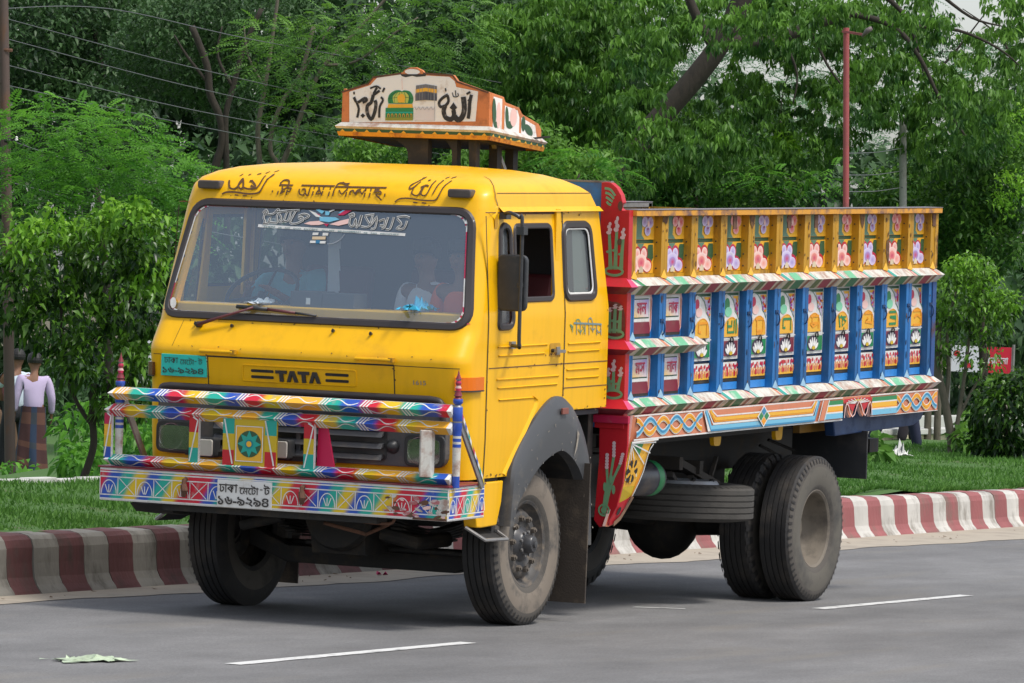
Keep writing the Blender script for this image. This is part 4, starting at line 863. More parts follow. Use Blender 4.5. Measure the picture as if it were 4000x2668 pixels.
mb.bar((3.5,-.5,.97),(4.0,-.6,.80),.10,.05,GBX); mb.bar((4.05,-.55,.85),(4.25,-.5,.98),.03,.03,GBX); mb.build('spare_carrier', truck, bevel=.004)
mb = MB(); tk = [(0,-.36),(.100,-.36),(.116,-.33),(.118,.18),(.118,.20),(.121,.205,GRN),(.121,.29,GRN),(.118,.295),(.112,.33),(.08,.36),(0,.37)]
mb.lathe(tk,(2.02,-.86,.885),'x',mat('dark_tank',(.03,.03,.04),.35,dirt=.5),32); mb.box((1.75,-.87,.74),(1.80,-.85,.78),STEEL); mb.build('air_tank', truck, smooth=True, angle=40)
mb = MB(); mb.lathe([(0,-.5),(.26,-.5),(.28,-.46),(.28,.3),(.26,.34),(0,.34)],(1.75,.80,.80),'x',DARK,24); mb.build('fuel_tank', truck, smooth=True, angle=40)
mb = MB(); mb.box((2.15,.62,.52),(4.0,1.02,1.10),DARK); mb.build('tool_box', truck, bevel=.01)
mb = MB(); mb.box((1.2,-.8,.70),(1.95,-.42,1.05),DARK); mb.build('battery_box', truck, bevel=.01)
# ------------------------------------------------------------------ wheels
def tyre_prof(R, W, rim, mu):
    """outline over half width from outer bead over the tread to inner bead, (r, h, mat)"""
    h = W/2
    P = [(rim,h*.72,TYRED),(rim+.03,h*.86,TYRED),(rim+.055,h*.95,mu),(rim+.125,h*1.0,mu),(R-.075,h*.97,TYRED),(R-.045,h*.92,TYRED),(R-.02,h*.86,TYRE),(R-.006,h*.78,TYRE)]
    for k in range(5):
        y = h*.74-k*h*.32; g = .010
        P += [(R,y,TYRE),(R,y-h*.24,TYRE)]
        if k < 4: P += [(R-g,y-h*.255,TYRE),(R-g,y-h*.305,TYRE)]
    Q = [(r,-y,m) for r, y, m in [(rim,h*.72,TYRE),(rim+.03,h*.86,TYRE),(rim+.09,h*1.0,TYRED),(rim+.15,h*1.0,TYRED),(R-.05,h*.94,TYRE),(R-.02,h*.86,TYRE)]][::-1]
    return P+Q
def lugs(mb, c, R, h, n, s):
    for k in range(n):
        t = 2*math.pi*(k+.5*(s > 0))/n; ct, stt = math.cos(t), math.sin(t); a = math.pi/n*.55
        pts = []
        for rr, yy in ((R-.055,h*.99),(R-.018,h*.93),(R+.003,h*.78)):
            for da in (-a, a): pts.append((c[0]+rr*math.cos(t+da), c[1]+s*(yy+.004), c[2]+rr*math.sin(t+da)))
        mb.face([pts[0],pts[1],pts[3],pts[2]], TYRE); mb.face([pts[2],pts[3],pts[5],pts[4]], TYRE)
def wheel(name, x, y, s, front_, lug=False, label=None, dualin=False):
    """s: side the outer face points to (-1 near, 1 far)"""
    R, W, rim = .512, .255, .255; r = empty(name, (x, y, .510), truck)
    if label: r['label'] = label
    mb = MB(); mb.lathe([(a, -s*b*-1 if False else s*b, m) for a, b, m in tyre_prof(R, W, rim, MUD if front_ else MUDR)],(0,0,0),'y',TYRE,72)
    t = mb.build('tyre', r, smooth=True, angle=28)
    mb = MB(); h = W/2
    if lug: lugs(mb,(0,0,0),R,h,34,-1); lugs(mb,(0,0,0),R,h,34,1)
    else:
        for k in range(60):
            tt = 2*math.pi*k/60; a = .018; pts = [((R-q)*math.cos(tt+e), s*(h*yy+.003), (R-q)*math.sin(tt+e)) for q, yy, e in ((.05,.945,-a),(.05,.945,a),(.014,.86,a),(.014,.86,-a))]; mb.face(pts, TYRE)
    mb.build('tread_lug', t)
    RIMM = mat('dusty_rim', (.16,.135,.105), .75, dirt=.7, dcol=(.07,.06,.05), dscale=5) if not front_ else mat('dark_rim', (.055,.052,.05), .6, dirt=.8, dcol=(.19,.15,.11), dscale=9, thr=.47)
    mb = MB()
    if front_: prof = [(.275,.094),(.283,.100),(.272,.104),(.255,.096),(.245,.060),(.225,.040),(.215,.058),(.20,.070),(.185,.074),(.15,.074),(.14,.066),(.12,.060),(.095,.060)]
    elif dualin: prof = [(.275,.094),(.283,.10),(.26,.094),(.25,.05),(.24,-.02),(.12,-.02)]
    else: prof = [(.275,.094),(.283,.102),(.272,.106),(.256,.094),(.246,.05),(.238,-.02),(.20,-.075),(.17,-.09),(.12,-.10),(0,-.10)]
    mb.lathe([(a, s*b) for a, b in prof],(0,0,0),'y',RIMM,56); ro = mb.build('rim', r, smooth=True, angle=35)
    if front_:
        mb = MB(); mb.lathe([(a, s*b) for a, b in [(.12,.05),(.105,.075),(.085,.085),(.075,.10),(.060,.105),(.055,.150),(.048,.158),(.025,.160),(.022,.172),(0,.174)]],(0,0,0),'y',mat('greasy_hub',(.045,.045,.048),.35,dirt=.5,dcol=(.12,.1,.08),dscale=14),32); mb.build('hub', r, smooth=True, angle=35)
        for k in range(10):
            tt = 2*math.pi*k/10+.2; mb = MB(); mb.lathe([(.020,s*.072),(.020,s*.096),(.012,s*.097),(.011,s*.106),(0,s*.107)],(.165*math.cos(tt),0,.165*math.sin(tt)),'y',mat('muddy_nut',(.12,.10,.08),.7,dirt=.6),6); mb.build('wheel_nut', r)
        for k in range(8):
            tt = 2*math.pi*k/8; mb = MB(); mb.lathe([(.010,s*.10),(.010,s*.112),(0,s*.113)],(.078*math.cos(tt),0,.078*math.sin(tt)),'y',STEEL,6); mb.build('hub_bolt', r)
    else:
        mb = MB(); mb.lathe([(a, s*b) for a, b in [(.10,-.10),(.10,-.04),(.085,-.03),(0,-.025)]],(0,0,0),'y',RIMM,24); mb.build('hub', r, smooth=True, angle=35)
    return r
wf = wheel('front_wheel',0,-.968,-1,True); wf.rotation_euler = (math.radians(-1.5), .3, 0)
w2 = wheel('front_wheel',0,.968,1,True); w2.rotation_euler = (math.radians(1.0), .9, 0)
wheel('rear_wheel',4.57,-1.035,-1,False); wheel('rear_wheel',4.57,-.73,-1,False,True,label='inner rear wheel with lugged tread',dualin=True)
wheel('rear_wheel',4.57,1.035,1,False); wheel('rear_wheel',4.57,.73,1,False,True,dualin=True)
sp_ = wheel('spare_wheel',3.42,-.62,1,False); sp_.location = (3.42,-.60,.70); sp_.rotation_euler = (math.radians(90),0,0)
SPD = mat('dusty_spare_rubber',(.062,.057,.050),.85,dirt=.6,dcol=(.03,.028,.026),dscale=6,bump=.3)
for c_ in sp_.children:
    for k_, m_ in enumerate(c_.data.materials): c_.data.materials[k_] = SPD if m_ in (TYRE, TYRED, MUDR, MUD) else m_
    for d_ in c_.children:
        for k_ in range(len(d_.data.materials)): d_.data.materials[k_] = SPD
mb = MB(); mb.lathe([(.0,.02),(.22,.02),(.25,.03),(.26,.018),(.27,.0)],(3.42,-.60,.815),'z',mat('pale_spare_rim',(.40,.42,.45),.4,metal=.3,dirt=.4),32)
for k in range(8): mb.lathe([(.018,.0),(.018,.026),(0,.027)],(3.42+.235*math.cos(k*.785),-.60+.235*math.sin(k*.785),.828),'z',DARK,10)
mb.build('spare_rim_plate', truck, smooth=True, angle=30)
mb = MB(); mb.box((5.40,-1.185,.675),(5.415,-.60,1.02),BLK); mb.build('mud_flap', truck, body=True, bevel=.006)
mb = MB(); mb.box((5.40,.60,.675),(5.415,1.185,1.02),BLK); mb.build('mud_flap', truck, body=True, bevel=.006)
mb = MB(); mb.box((6.45,-.78,.80),(6.62,-.40,.90),DARK); mb.tube(spline([(5.2,-.50,.93),(5.6,-.70,.80),(6.0,-.65,.86),(6.4,-.62,.88)],4),.012,DARK,6); mb.tube(spline([(5.0,-.52,.9),(5.3,-.66,.78),(5.7,-.6,.84)],4),.012,DARK,6)
mb.box((5.38,-.9,1.02),(5.46,.9,1.07),DARK); mb.build('tail_bracket', truck, body=True)
# ------------------------------------------------------------------ cargo body
E_ = [1.27,1.775,2.255,2.74,3.21,3.695,4.19,4.70,5.185,5.655,6.13,6.575]
X0, X1 = 1.175, 6.60
for s in (-1, 1):
    Y = lambda y, s=s: s*y        # y given as distance outwards
    mb = MB(); mb.box((X0,Y(1.095),1.13),(X1,Y(1.135),2.575 if s < 0 else 2.53),DBLUE); wall = mb.build('cargo_side', truck, body=True)
    # boards and their paintings, one per bay
    for i in range(11):
        a, b = E_[i], E_[i+1]-.105; w_ = b-a
        if i == 0: a += .0
        mb = MB(); mb.box((a,Y(1.13),2.418),(b,Y(1.145),2.572),ORY); bo = mb.build('board', wall, body=True)
        if s < 0:
            p = Paint(lambda u, v, h, a=a: (a+u, -1.145-h, v)); c1, c2 = ((LILAC, mat('violet_paint',(.28,.10,.22))) if i % 2 == 0 else (ROSE, CRIM))
            cc = w_*.72; p.poly([(w_*.28,2.42),(w_*.28,2.572),(w_*.50,2.572),(w_*.52,2.50),(w_*.50,2.45),(w_*.62,2.42)], mat('grey_green_paint',(.10,.20,.13)), 1)
            p.ell(cc-.01,2.535,.085,.036,c2,2); va = (.30,.16,.40) if c1 is LILAC else (.62,.06,.08); vb = (.60,.54,.72) if c1 is LILAC else (.82,.42,.38); p.grad(cc-.05,2.535,.045,.034,va,vb,3,.1); p.grad(cc+.04,2.53,.045,.036,va,vb,3,-.1); p.grad(cc+rnd.uniform(-.01,.01),2.475,.048,.032,va,vb,3.5); rainbow_mesh('painted_flower', p.rb, bo); p.ell(cc+.005,2.52,.018,.020,LROSE,4); p.ell(cc+.0,2.488,.02,.008,c2,4)
            p.mb.build('painted_flower', bo, body=True)
        mb = MB(); mb.box((a,Y(1.13),2.198),(b,Y(1.145),2.393),ORY); bo = mb.build('board', wall, body=True)
        mb = MB(); mb.box((a,Y(1.134),2.172),(b,Y(1.155),2.196),YELD); mb.build('sill_board', wall, body=True)
        mb = MB(); mb.box((a,Y(1.13),2.396),(b,Y(1.138),2.416),DGRN); mb.build('gap_strip', wall, body=True)
        if s < 0:
            p = Paint(lambda u, v, h, a=a: (a+u, -1.145-h, v)); c1, cd, ce = ((LILAC, mat('mid_violet',(.30,.22,.52)), CRIM) if i in (1,3,5,8,10) else (LROSE, ROSE, RED)); ox = w_*.55+rnd.uniform(-.01,.01)
            p.poly([(ox+.06,2.27),(ox+.07,2.34),(ox+.10,2.385),(ox+.17,2.385),(ox+.18,2.30),(ox+.15,2.27)], DGRN, 1); p.poly([(ox-.08,2.392),(ox+.03,2.392),(ox-.02,2.345)], mat('grey_green_paint',(.10,.20,.13)), 1)
            for (cx, cz, rx, rz, r) in ((-.075,2.325,.048,.040,.1),(.028,2.325,.050,.042,-.1),(-.02,2.275,.10,.055,0),(.082,2.245,.068,.042,0),(-.105,2.245,.05,.045,0)):
                p.ell(ox+cx, cz+.005, rx+.008, rz+.006, ce, 2+cx, r)
            for (cx, cz, rx, rz, r) in ((-.075,2.325,.044,.037,.1),(.028,2.325,.046,.039,-.1),(-.02,2.275,.094,.053,0),(.082,2.243,.062,.038,0),(-.105,2.243,.045,.041,0)):
                vio = c1 is LILAC; jt = .06*(rnd.random()-.5); ca = (.36+jt,.27,.58) if vio else (.76,.26+jt,.22); cb = (.66,.60+jt,.78) if vio else (.84,.62,.56+jt); p.grad(ox+cx+rnd.uniform(-.006,.006), cz+rnd.uniform(-.004,.004), rx, rz, ca, cb, 3, r)
            p.grad(ox-.018,2.268,.052,.034,(.50,.03,.10),ca,4); p.poly([(ox-.055,2.205),(ox-.05,2.23),(ox-.02,2.25),(ox+.01,2.23),(ox+.018,2.205)], CREAM, 5); rainbow_mesh('painted_flower', p.rb, bo)
            p.mb.build('painted_flower', bo, body=True)
        # lower blue bay
        if i < 2:
            for z0, z1 in ((1.775,2.065),(1.385,1.675)):
                mb = MB(); mb.box((a,Y(1.13),z0),(b,Y(1.145),z1),BLUE); bo = mb.build('board', wall, body=True)
                if s > 0: continue
                p = Paint(lambda u, v, h, a=a: (a+u, -1.145-h, v)); H = z1-z0
                p.poly([(.04,z1-.004),(w_-.015,z1-.004),(w_-.0,z1-.04),(w_-.008,z0+.06),(w_-.03,z0+.03),(.04,z0+.03)], LROSE, 1); p.poly([(w_-.028,z1-.03),(w_-.012,z1-.05),(w_-.018,z0+.07),(w_-.03,z0+.04)], SALM, 2)
                p.poly([(.02,z0+.03),(w_-.03,z0+.03),(w_-.045,z0+.105),(.02,z0+.105)], MAR if i+int(z0 > 1.5) else MAR, 3); p.poly([(.02,z0+.012),(w_-.03,z0+.012),(w_-.03,z0+.035),(.02,z0+.035)], DARK, 2)
                p.poly([(.03,z1-.012),(w_-.05,z1-.012),(w_-.045,z1-.03),(w_-.045,z0+.125),(w_-.055,z0+.108),(.03,z0+.108)], WHITE, 3)
                p.poly([(.05,z1-.030),(w_-.068,z1-.030),(w_-.060,z0+.13),(.05,z0+.13)], DGRN, 4); p.poly([(.055,z1-.037),(w_-.074,z1-.037),(w_-.068,z0+.138),(.055,z0+.138)], WHITE, 5)
                L = w_-.13; q0, q1 = z0+.138, z1-.037
                cols = [(.80,.50,.04),(.76,.62,.36),(.70,.68,.68),(.58,.53,.70),(.42,.36,.62)]
                p.bil(.056,q0,w_-.075,q1,(.82,.50,.04),(.72,.62,.66),(.40,.33,.66),(.74,.70,.72),6); rainbow_mesh('painted_ground', p.rb, bo)
                p.text([['মন','লাক'],['মস','লাল']][0 if z0 > 1.5 else 1][i], .14, q0+.02, .15, .075, CRIM, 8, bold=.015)
                p.mb.build('painted_panel', bo, body=True)
            continue
        mb = MB(); mb.box((a,Y(1.13),1.395),(b,Y(1.145),1.445),LBLUE); bo = mb.build('board', wall, body=True)
        mb = MB(); mb.box((a,Y(1.13),1.448),(b,Y(1.145),1.586),DARK); bo = mb.build('board', wall, body=True)
        if s < 0:
            p = Paint(lambda u, v, h, a=a: (a+u, -1.145-h, v)); u0, u1 = .10, w_-.012
            p.rect(u0,1.472,u1,1.580,WHITE,1); p.rect(u0,1.472,u1,1.512,ORY,2); p.rect(u0,1.512,u1,1.53,mat('pale_amber',(.80,.62,.32)),2)
            for k in range(4):
                x = u0+.03+(u1-u0-.05)*k/3.4+rnd.uniform(-.01,.01)
                p.stroke(spline([(x-.01,1.49),(x+.012,1.52+rnd.uniform(-.01,.01)),(x-.006,1.55)],3),.007,CRIM,3)
                p.ell(x+rnd.uniform(-.008,.008),1.548+rnd.uniform(-.012,.012),.016,.016,[CRIM,RED,ROSE][k % 3],3,rnd.uniform(-.6,.6)); p.ell(x+.036,1.558,.012,.013,RED,3,-.2); p.ell(x+.004+rnd.uniform(-.01,.01),1.502,.016,.020,RED if k % 2 else SALM,3,rnd.uniform(-.7,.7)); p.ell(x+.040,1.510,.012,.026,SALM,3,-.2)
            p.mb.build('painted_petals', bo, body=True)
        mb = MB(); mb.box((a,Y(1.13),1.600),(b,Y(1.145),2.062),WHITE); bo = mb.build('board', wall, body=True)
        if s < 0:
            p = Paint(lambda u, v, h, a=a: (a+u, -1.145-h, v)); even = i % 2 == 0; cxa = .222; U1 = w_-.012
            p.rect(.03,2.030,U1-.004,2.048,DGRN,1); p.rect(U1-.010,1.80,U1-.004,2.048,mat('grey_green_paint',(.1,.2,.13)),1)
            # speckled spandrel to the right of the arch
            p.poly([(cxa+.03,2.026),(U1-.014,2.026),(U1-.014,1.85),(cxa+.11,1.90)], mat('pale_violet_ground',(.60,.52,.66),var=.3,dscale=30), 1); p.poly([(cxa+.03,2.026),(U1-.014,2.026),(U1-.014,2.008),(cxa+.05,2.008)], ORY, 2)
            rr = random.Random(50+i)
            for k in range(12): p.ell(cxa+.065+rr.random()*(U1-cxa-.085), 1.90+rr.random()*.115, .011+.006*rr.random(), .010, [ORA,RED,CRIM,mat('violet_petal',(.35,.08,.40))][k % 4], 3, rr.uniform(-.5,.5), 6)
            L = [(cxa-.30,1.86),(cxa-.2,1.98),(cxa-.09,2.045),(cxa-.03,2.030),(cxa+.025,1.995),(cxa+.052,1.955),(cxa+.060,1.922),(cxa+.095,1.900),(cxa+.125,1.865),(U1-.012,1.80),(U1-.02,1.76),(cxa-.2,1.76)]
            L = [(max(.0,u),v) for u, v in L]; p.poly(L, WHITE, 4); p.stroke([q for q in L[2:9]], .008, mat('grey_green_paint',(.1,.2,.13)), 5)
            if even: p.ell(cxa-.09,1.98,.035,.035,CRIM,5,-.2); p.ell(cxa-.06,1.925,.055,.032,LROSE,6,.0)
            else: p.ell(cxa-.075,1.97,.045,.045,GRN,5,-.2); p.ell(cxa-.055,1.92,.06,.034,mat('mint_paint',(.22,.58,.36)),6,.0)
            arch = spline([(cxa-.13,1.752),(cxa-.13,1.80),(cxa-.11,1.84),(cxa-.06,1.87),(cxa,1.882),(cxa+.05,1.872),(cxa+.09,1.845),(cxa+.108,1.80),(cxa+.11,1.752)],3); arch = [(min(u,U1-.008),v) for u, v in arch]
            p.poly(arch, ORY, 7); p.stroke(arch, .006, ORA, 8)
            G = ['','','গ','ধ','র','গ','প','রি','ব','হ','ন'][i]; lc = ORA if even else GRN
            if i == 7: p.poly([(cxa-.055,1.85),(cxa+.065,1.85),(cxa+.065,1.838),(cxa-.055,1.838)], lc, 9)
            blk = {'গ':[[(-.05,.84),(-.05,.78),(-.02,.78)],[(-.05,.84),(.05,.84),(.05,.76)]],'ধ':[[(-.05,.85),(-.05,.77),(.03,.77),(.03,.85)],[(-.05,.81),(.0,.81),(.0,.85)],[(.055,.86),(.055,.76)]],'র':[[(-.05,.85),(.05,.85),(.05,.77),(-.03,.77),(-.03,.85)],[(-.03,.75),(.04,.755)]],
                   'প':[[(-.055,.85),(.055,.85),(.055,.765)],[(-.03,.85),(-.03,.80),(.03,.80)],[(-.055,.80),(-.02,.775),(.05,.80)]],'রি':[[(-.05,.85),(-.03,.76)],[(-.02,.84),(.05,.80),(.0,.77),(-.0,.83)],[(.02,.75),(.03,.755)]],'ব':[[(-.05,.85),(.05,.85),(.05,.77)],[(.0,.82),(-.04,.79),(.05,.78)]],
                   'হ':[[(-.05,.85),(.045,.85),(.045,.815),(-.04,.815)],[(-.04,.815),(.045,.80),(.045,.765),(-.05,.765)]],'ন':[[(-.055,.85),(.055,.85),(.055,.76)],[(-.04,.80),(.0,.82),(.05,.80)],[(-.05,.745),(.05,.745)]]}[G]
            for st_ in blk: p.stroke([(cxa+u*1.35, 1.012+v) for u, v in st_], .018, lc, 9)
            # flower tile
            u0 = .09; p.rect(u0-.01,1.735,U1,1.742,WHITE,8); p.rect(u0,1.622,U1-.012,1.724,GRN if even else MAR,5); p.ell(cxa-.01,1.672,.10,.056,mat('dark_plum',(.05,.03,.06)),6)
            for k in range(6):
                t = -1.25+2.5*k/5; p.ell(cxa-.005+math.sin(t)*.062,1.640+math.cos(t)*.044,.0135,.034,OLDW if k % 2 else WHITE,7+.1*k,-t*.8)
            p.ell(cxa-.005,1.640,.030,.013,MUST,9)
            p.mb.build('painted_panel', bo, body=True)
    # ribs (hat posts)
    for i in range(0, 12):
        xe = E_[i]; x0_ = xe-.105 if i else 1.19
        if i == 11: x0_ = xe-.105; xe = X1
        for z0, z1, m in ((2.175,2.572,YELD),(1.385,2.068,BLUE)):
            if i < 3 and m is BLUE and i > 0: segs = ((1.385,1.675),(1.772,2.068)) if i < 3 else ((z0,z1),)
            elif i == 0 and m is BLUE: segs = ((1.385,1.675),(1.772,2.068))
            else: segs = ((z0,z1),)
            for a, b in segs:
                mb = MB(); mb.box((x0_,Y(1.12),a),(xe,Y(1.20),b),m); mb.box((x0_+.050,Y(1.20),a),(x0_+.055,Y(1.2015),b),YELD if m is YELD else DBLUE)
                ro = mb.build('rib', wall, body=True, bevel=.005)
        if s < 0 and i > 0:
            mb = MB()
            for z in (2.23,2.31,2.40,2.50): mb.lathe([(.006,0),(.004,-.006),(0,-.007)],(x0_-.0,-1.165,z),'x',DARK,6)
            mb.build('rib_bolt', wall, body=True)
            zc = 1.86 if i > 2 else 1.84
            mb = MB(); pts = [(x0_+.04, -1.203-.022*math.sin(t), zc+.045*math.cos(t)) for t in [math.pi*k/8 for k in range(9)]]; mb.tube(pts,.0052,mat('hook_blue',(.01,.05,.14),.35),6); mb.box((x0_+.015,-1.2,zc+.035),(x0_+.065,-1.206,zc+.06),DBLUE); mb.build('rope_hook', wall, body=True, smooth=True, angle=40)
            if 1 < i < 11:
                mb = MB(); pts = [(x0_-.16-.022*math.cos(t), -1.149-.02, 1.728+.022*math.sin(t)) for t in [-.5+math.pi*1.4*k/8 for k in range(9)]]; mb.tube(pts,.006,DARK,6); mb.build('rope_hook', wall, body=True, smooth=True)
    # ridge rails with painted blocks
    def rail(x0, x1, zt, zr, zb, nm='moulding_rail'):
        o_, r_ = 1.195, 1.250
        mb = MB(); prof = [(Y(1.14),zt),(Y(o_),zt),(Y(r_),zr),(Y(o_),zb),(Y(1.14),zb)]
        i = len(mb.v)
        for j, (y, z) in enumerate(prof): mb.v.append((x0, y, z))
        for j, (y, z) in enumerate(prof): mb.v.append((x1+(.07 if j == 2 else 0), y, z))
        for k in range(5): mb.f.append([i+k, i+(k+1) % 5, i+5+(k+1) % 5, i+5+k]); mb.m.append(WORN)
        mb.f += [[i+k for k in range(5)], [i+5+k for k in range(5)][::-1]]; mb.m += [RUST, RUST]
        ro = mb.build(nm, wall, body=True)
        pt_ = Paint(lambda u, v, h: (u, Y(o_+(r_-o_)*v+h), zt+(zr-zt)*v+h)); pb_ = Paint(lambda u, v, h: (u, Y(r_+(o_-r_)*v+h), zr+(zb-zr)*v-h)); pt_.step = pb_.step = .0009; kr = random.Random(int(zt*100)+int(s))
        for i in range(len(E_)-1):
            a, b = E_[i]-.06, E_[i+1]-.06; L = b-a
            if a > x1-.2: break
            c = lambda f: min(x1+.03, max(x0, a+L*f)); sl = .05
            def q(p_, f0, f1, m, s0, h): 
                u0, u1 = a+L*f0, a+L*f1
                if u1+abs(s0) > x1+.02 or u0 < x0-.001: return
                p_.poly([(u0,0),(u1,0),(u1+s0,1),(u0+s0,1)], m, h)
            q(pt_,.0,.05,mat('slate_green',(.12,.22,.19)),sl,1); q(pt_,.05,.14,TEAL if i % 2 else GRN,sl,1) if s < 0 and i in (0,3,5,9) else q(pt_,.05,.12,mat('aqua_pale',(.30,.55,.45)),sl,1); q(pt_,.14,.17,WHITE,sl,1.5)
            if (i % 2 == 1) != (kr.random() < .15): q(pt_,.36,.70-.08*kr.random(),mat('chipped_green',(.14,.42,.24),.5,dirt=.8,dcol=(.6,.6,.55),dscale=12,thr=.52),0,1)
            q(pt_,.80,.84,CREAM,sl*.6,1); q(pt_,.90,.97,ROSE if i % 2 else SALM,sl*.8,1)
            q(pb_,.0,.12,CREAM,-.01,1); q(pb_,.16,.34,OLIVE,-.01,1); q(pb_,.34,.40,CREAM,0,2); q(pb_,.40,.72,GRN if i % 2 else CRIM,0,1) if False else q(pb_,.40,.72,mat('moss_green',(.05,.17,.07),dirt=.3) if i % 2 else mat('brick_maroon',(.30,.03,.05),dirt=.3),0,1)
            q(pb_,.74,.80,CREAM,0,1); q(pb_,.84,.96,mat('brown_slant',(.26,.10,.05),dirt=.3),-.03,1)
        if s < 0: pt_.mb.build('painted_block', ro, body=True); pb_.mb.build('painted_block', ro, body=True)
        return ro
    rail(1.19, X1-.02, 2.172, 2.124, 2.062); rail(1.19, X1-.02, 1.388, 1.338, 1.280); rail(1.19, 2.30, 1.772, 1.722, 1.668)
    # light blue gussets on the rails
    if s < 0:
        for i in range(12):
            for zt, m in ((1.392,mat('pale_blue_gusset',(.25,.42,.55),dirt=.5)),(2.175,ORY))+(((1.775,mat('pale_blue_gusset',(.2,.4,.5))),) if i < 3 else ()):
                x = (E_[i]-.105 if i else 1.2)
                mb = MB(); mb.face([(x+.05,-1.2025,zt+.05),(x+.0,-1.2025,zt-.002),(x+.05,-1.218,zt-.012)], m); mb.face([(x+.05,-1.2025,zt+.05),(x+.05,-1.218,zt-.012),(x+.10,-1.2025,zt-.002)], m); mb.build('gusset', wall, body=True)
    # rust runs and stains on the ribs and rails
    if s < 0:
        kr = random.Random(21); p = Paint(lambda u, v, h: (u, -1.2015-h, v)); ST = mat('rust_stain',(.10,.045,.02),.8,dirt=.8,dcol=(.28,.15,.03),dscale=30,thr=.5)
        for i in range(1, 12):
            x = E_[i]-.055
            if i in (1,8,11,4): L_ = kr.uniform(.04,.12); p.poly([(x-.045,2.57),(x+.045,2.57),(x+.03,2.57-L_*.7),(x+.005,2.57-L_),(x-.03,2.57-L_*.6)], ST, 1)
            for k in range(5): p.ell(x+kr.uniform(-.04,.045), kr.uniform(2.18,2.55), kr.uniform(.004,.013), kr.uniform(.004,.02), ST, 1, 0, 6)
            for k in range(5): p.ell(x+kr.uniform(-.04,.045), kr.uniform(1.40,2.05), kr.uniform(.003,.012), kr.uniform(.006,.035), mat('blue_stain',(.01,.03,.08),.7) if kr.random() < .7 else ST, 1, 0, 6)
        p.poly([(5.60,2.38),(5.655,2.40),(5.655,2.19),(5.62,2.25),(5.59,2.30)], ST, 1.2); p.mb.build('rust_stain', wall, body=True)
    # top rail
    mb = MB(); dz_ = 0 if s < 0 else -.035; mb.box((1.20,Y(1.10),2.575+dz_),(X1+.01,Y(1.232),2.612+dz_),STEEL if s > 0 else mat('flaking_orange_rail',(.66,.30,.03),.6,dirt=1,dcol=(.17,.10,.09),dscale=7,thr=.47)); mb.box((1.20,Y(1.095),2.6125+dz_),(X1+.012,Y(1.236),2.618+dz_),mat('worn_steel_top',(.16,.14,.15),.5,dirt=.5)); mb.build('top_rail', wall, body=True, bevel=.003)
    mb = MB(); mb.box((6.545,Y(1.10),2.17),(6.602,Y(1.205),2.57),mat('rusted_yellow',(.50,.26,.02),.7,dirt=1,dcol=(.07,.03,.02),dscale=8,thr=.44)); mb.box((6.53,Y(1.10),1.29),(6.602,Y(1.207),2.07),mat('rusted_blue',(.02,.07,.22),.6,dirt=1,dcol=(.08,.035,.025),dscale=6,thr=.5)); mb.build('corner_post', wall, body=True)
    mb = MB()
    for x in (2.86,3.80,4.28,6.52): mb.box((x-.03,Y(1.20),2.48),(x+.03,Y(1.206),2.572),RUST)
    mb.build('rusty_tab', wall, body=True)
    # skirt
    sk = [(1.225,1.284),(6.62,1.284),(6.62,1.13),(5.30,1.13)]+[(5.30,1.20),(5.27,1.245),(5.23,1.22),(5.20,1.16),(5.17,1.135),(5.13,1.16),(5.09,1.215),(5.05,1.255),(5.01,1.215),(4.97,1.15),(4.93,1.135),(4.89,1.17),(4.85,1.235),(4.81,1.245),(4.78,1.20),(4.77,1.125)]+[(1.60,1.118),(1.54,1.10),(1.505,1.07),(1.49,1.031),(1.474,.906),(1.44,.84),(1.39,.76),(1.365,.66),(1.32,.60),(1.26,.57),(1.18,.558),(1.13,.565)]+[(1.155,.70),(1.165,.85),(1.175,1.1)]
    mb = MB(); n = len(sk); yy = lambda z: -1.235 if z > 1.1 else -1.235+(1.1-z)*.20*(1 if z > .7 else 1.25)
    vo = [(x, -s*yy(z) if True else 0, z) for x, z in sk]; vo = [(x, (yy(z) if s < 0 else -yy(z)), z) for x, z in sk]; vi = [(x, y*.983, z) for x, y, z in vo]
    i = len(mb.v); mb.v += vo+vi; mb.f += [[i+k for k in range(n)], [i+n+k for k in range(n)][::-1]]; mb.m += [SALM, RED]
    for k in range(n): mb.f.append([i+k, i+(k+1) % n, i+n+(k+1) % n, i+n+k]); mb.m.append(LROSE)
    sko = mb.build('skirt_board', wall, body=True)
    if s < 0:
        p = Paint(lambda u, v, h: (u, yy(v)-h, v)); zt, zb = 1.276, 1.136
        for z, t in ((1.280,.008),(1.126,.010)): p.rect(1.235,z-t/2,4.78,z+t/2,WHITE,3); p.rect(5.30,z-t/2+(.006 if z < 1.2 else 0),6.615,z+t/2,WHITE,3)
        def braid(x0, x1, per):
            for ph, c in ((0,ORY),(math.pi,SKYB)):
                pts = [(x0+(x1-x0)*k/60, 1.206+.046*math.cos(ph+2*math.pi*(x1-x0)/per*k/60)) for k in range(61)]
                p.stroke(pts,.042,WHITE,4); p.stroke(pts,.030,c,5); p.stroke([(a,b+.004) for a, b in pts],.012,(ORA if c is ORY else mat('deep_sky_blue',(.04,.22,.40))),6)
            for k in range(int((x1-x0)/per*2)): p.ell(x0+per*(.25+.5*k)+per*.0,1.206,.0,.0,SALM,6) if False else None
        braid(1.27,2.32,.42); braid(5.78,6.58,.40)
        for a, b in ((2.33,2.42),): p.poly([(a,zt),(a+.03,zt),(b+.04,zb),(b-.01,zb)], WHITE, 7)
        # angular band with diamond
        def band(m, inset, t, h): p.stroke([(2.36+inset*1.1,zt-.002),(2.46+inset*.9,zb+inset*1.0+.012),(4.25-inset*.9,zb+inset*1.0+.012),(4.33-inset*1.1,zt-.002)], t, m, h)
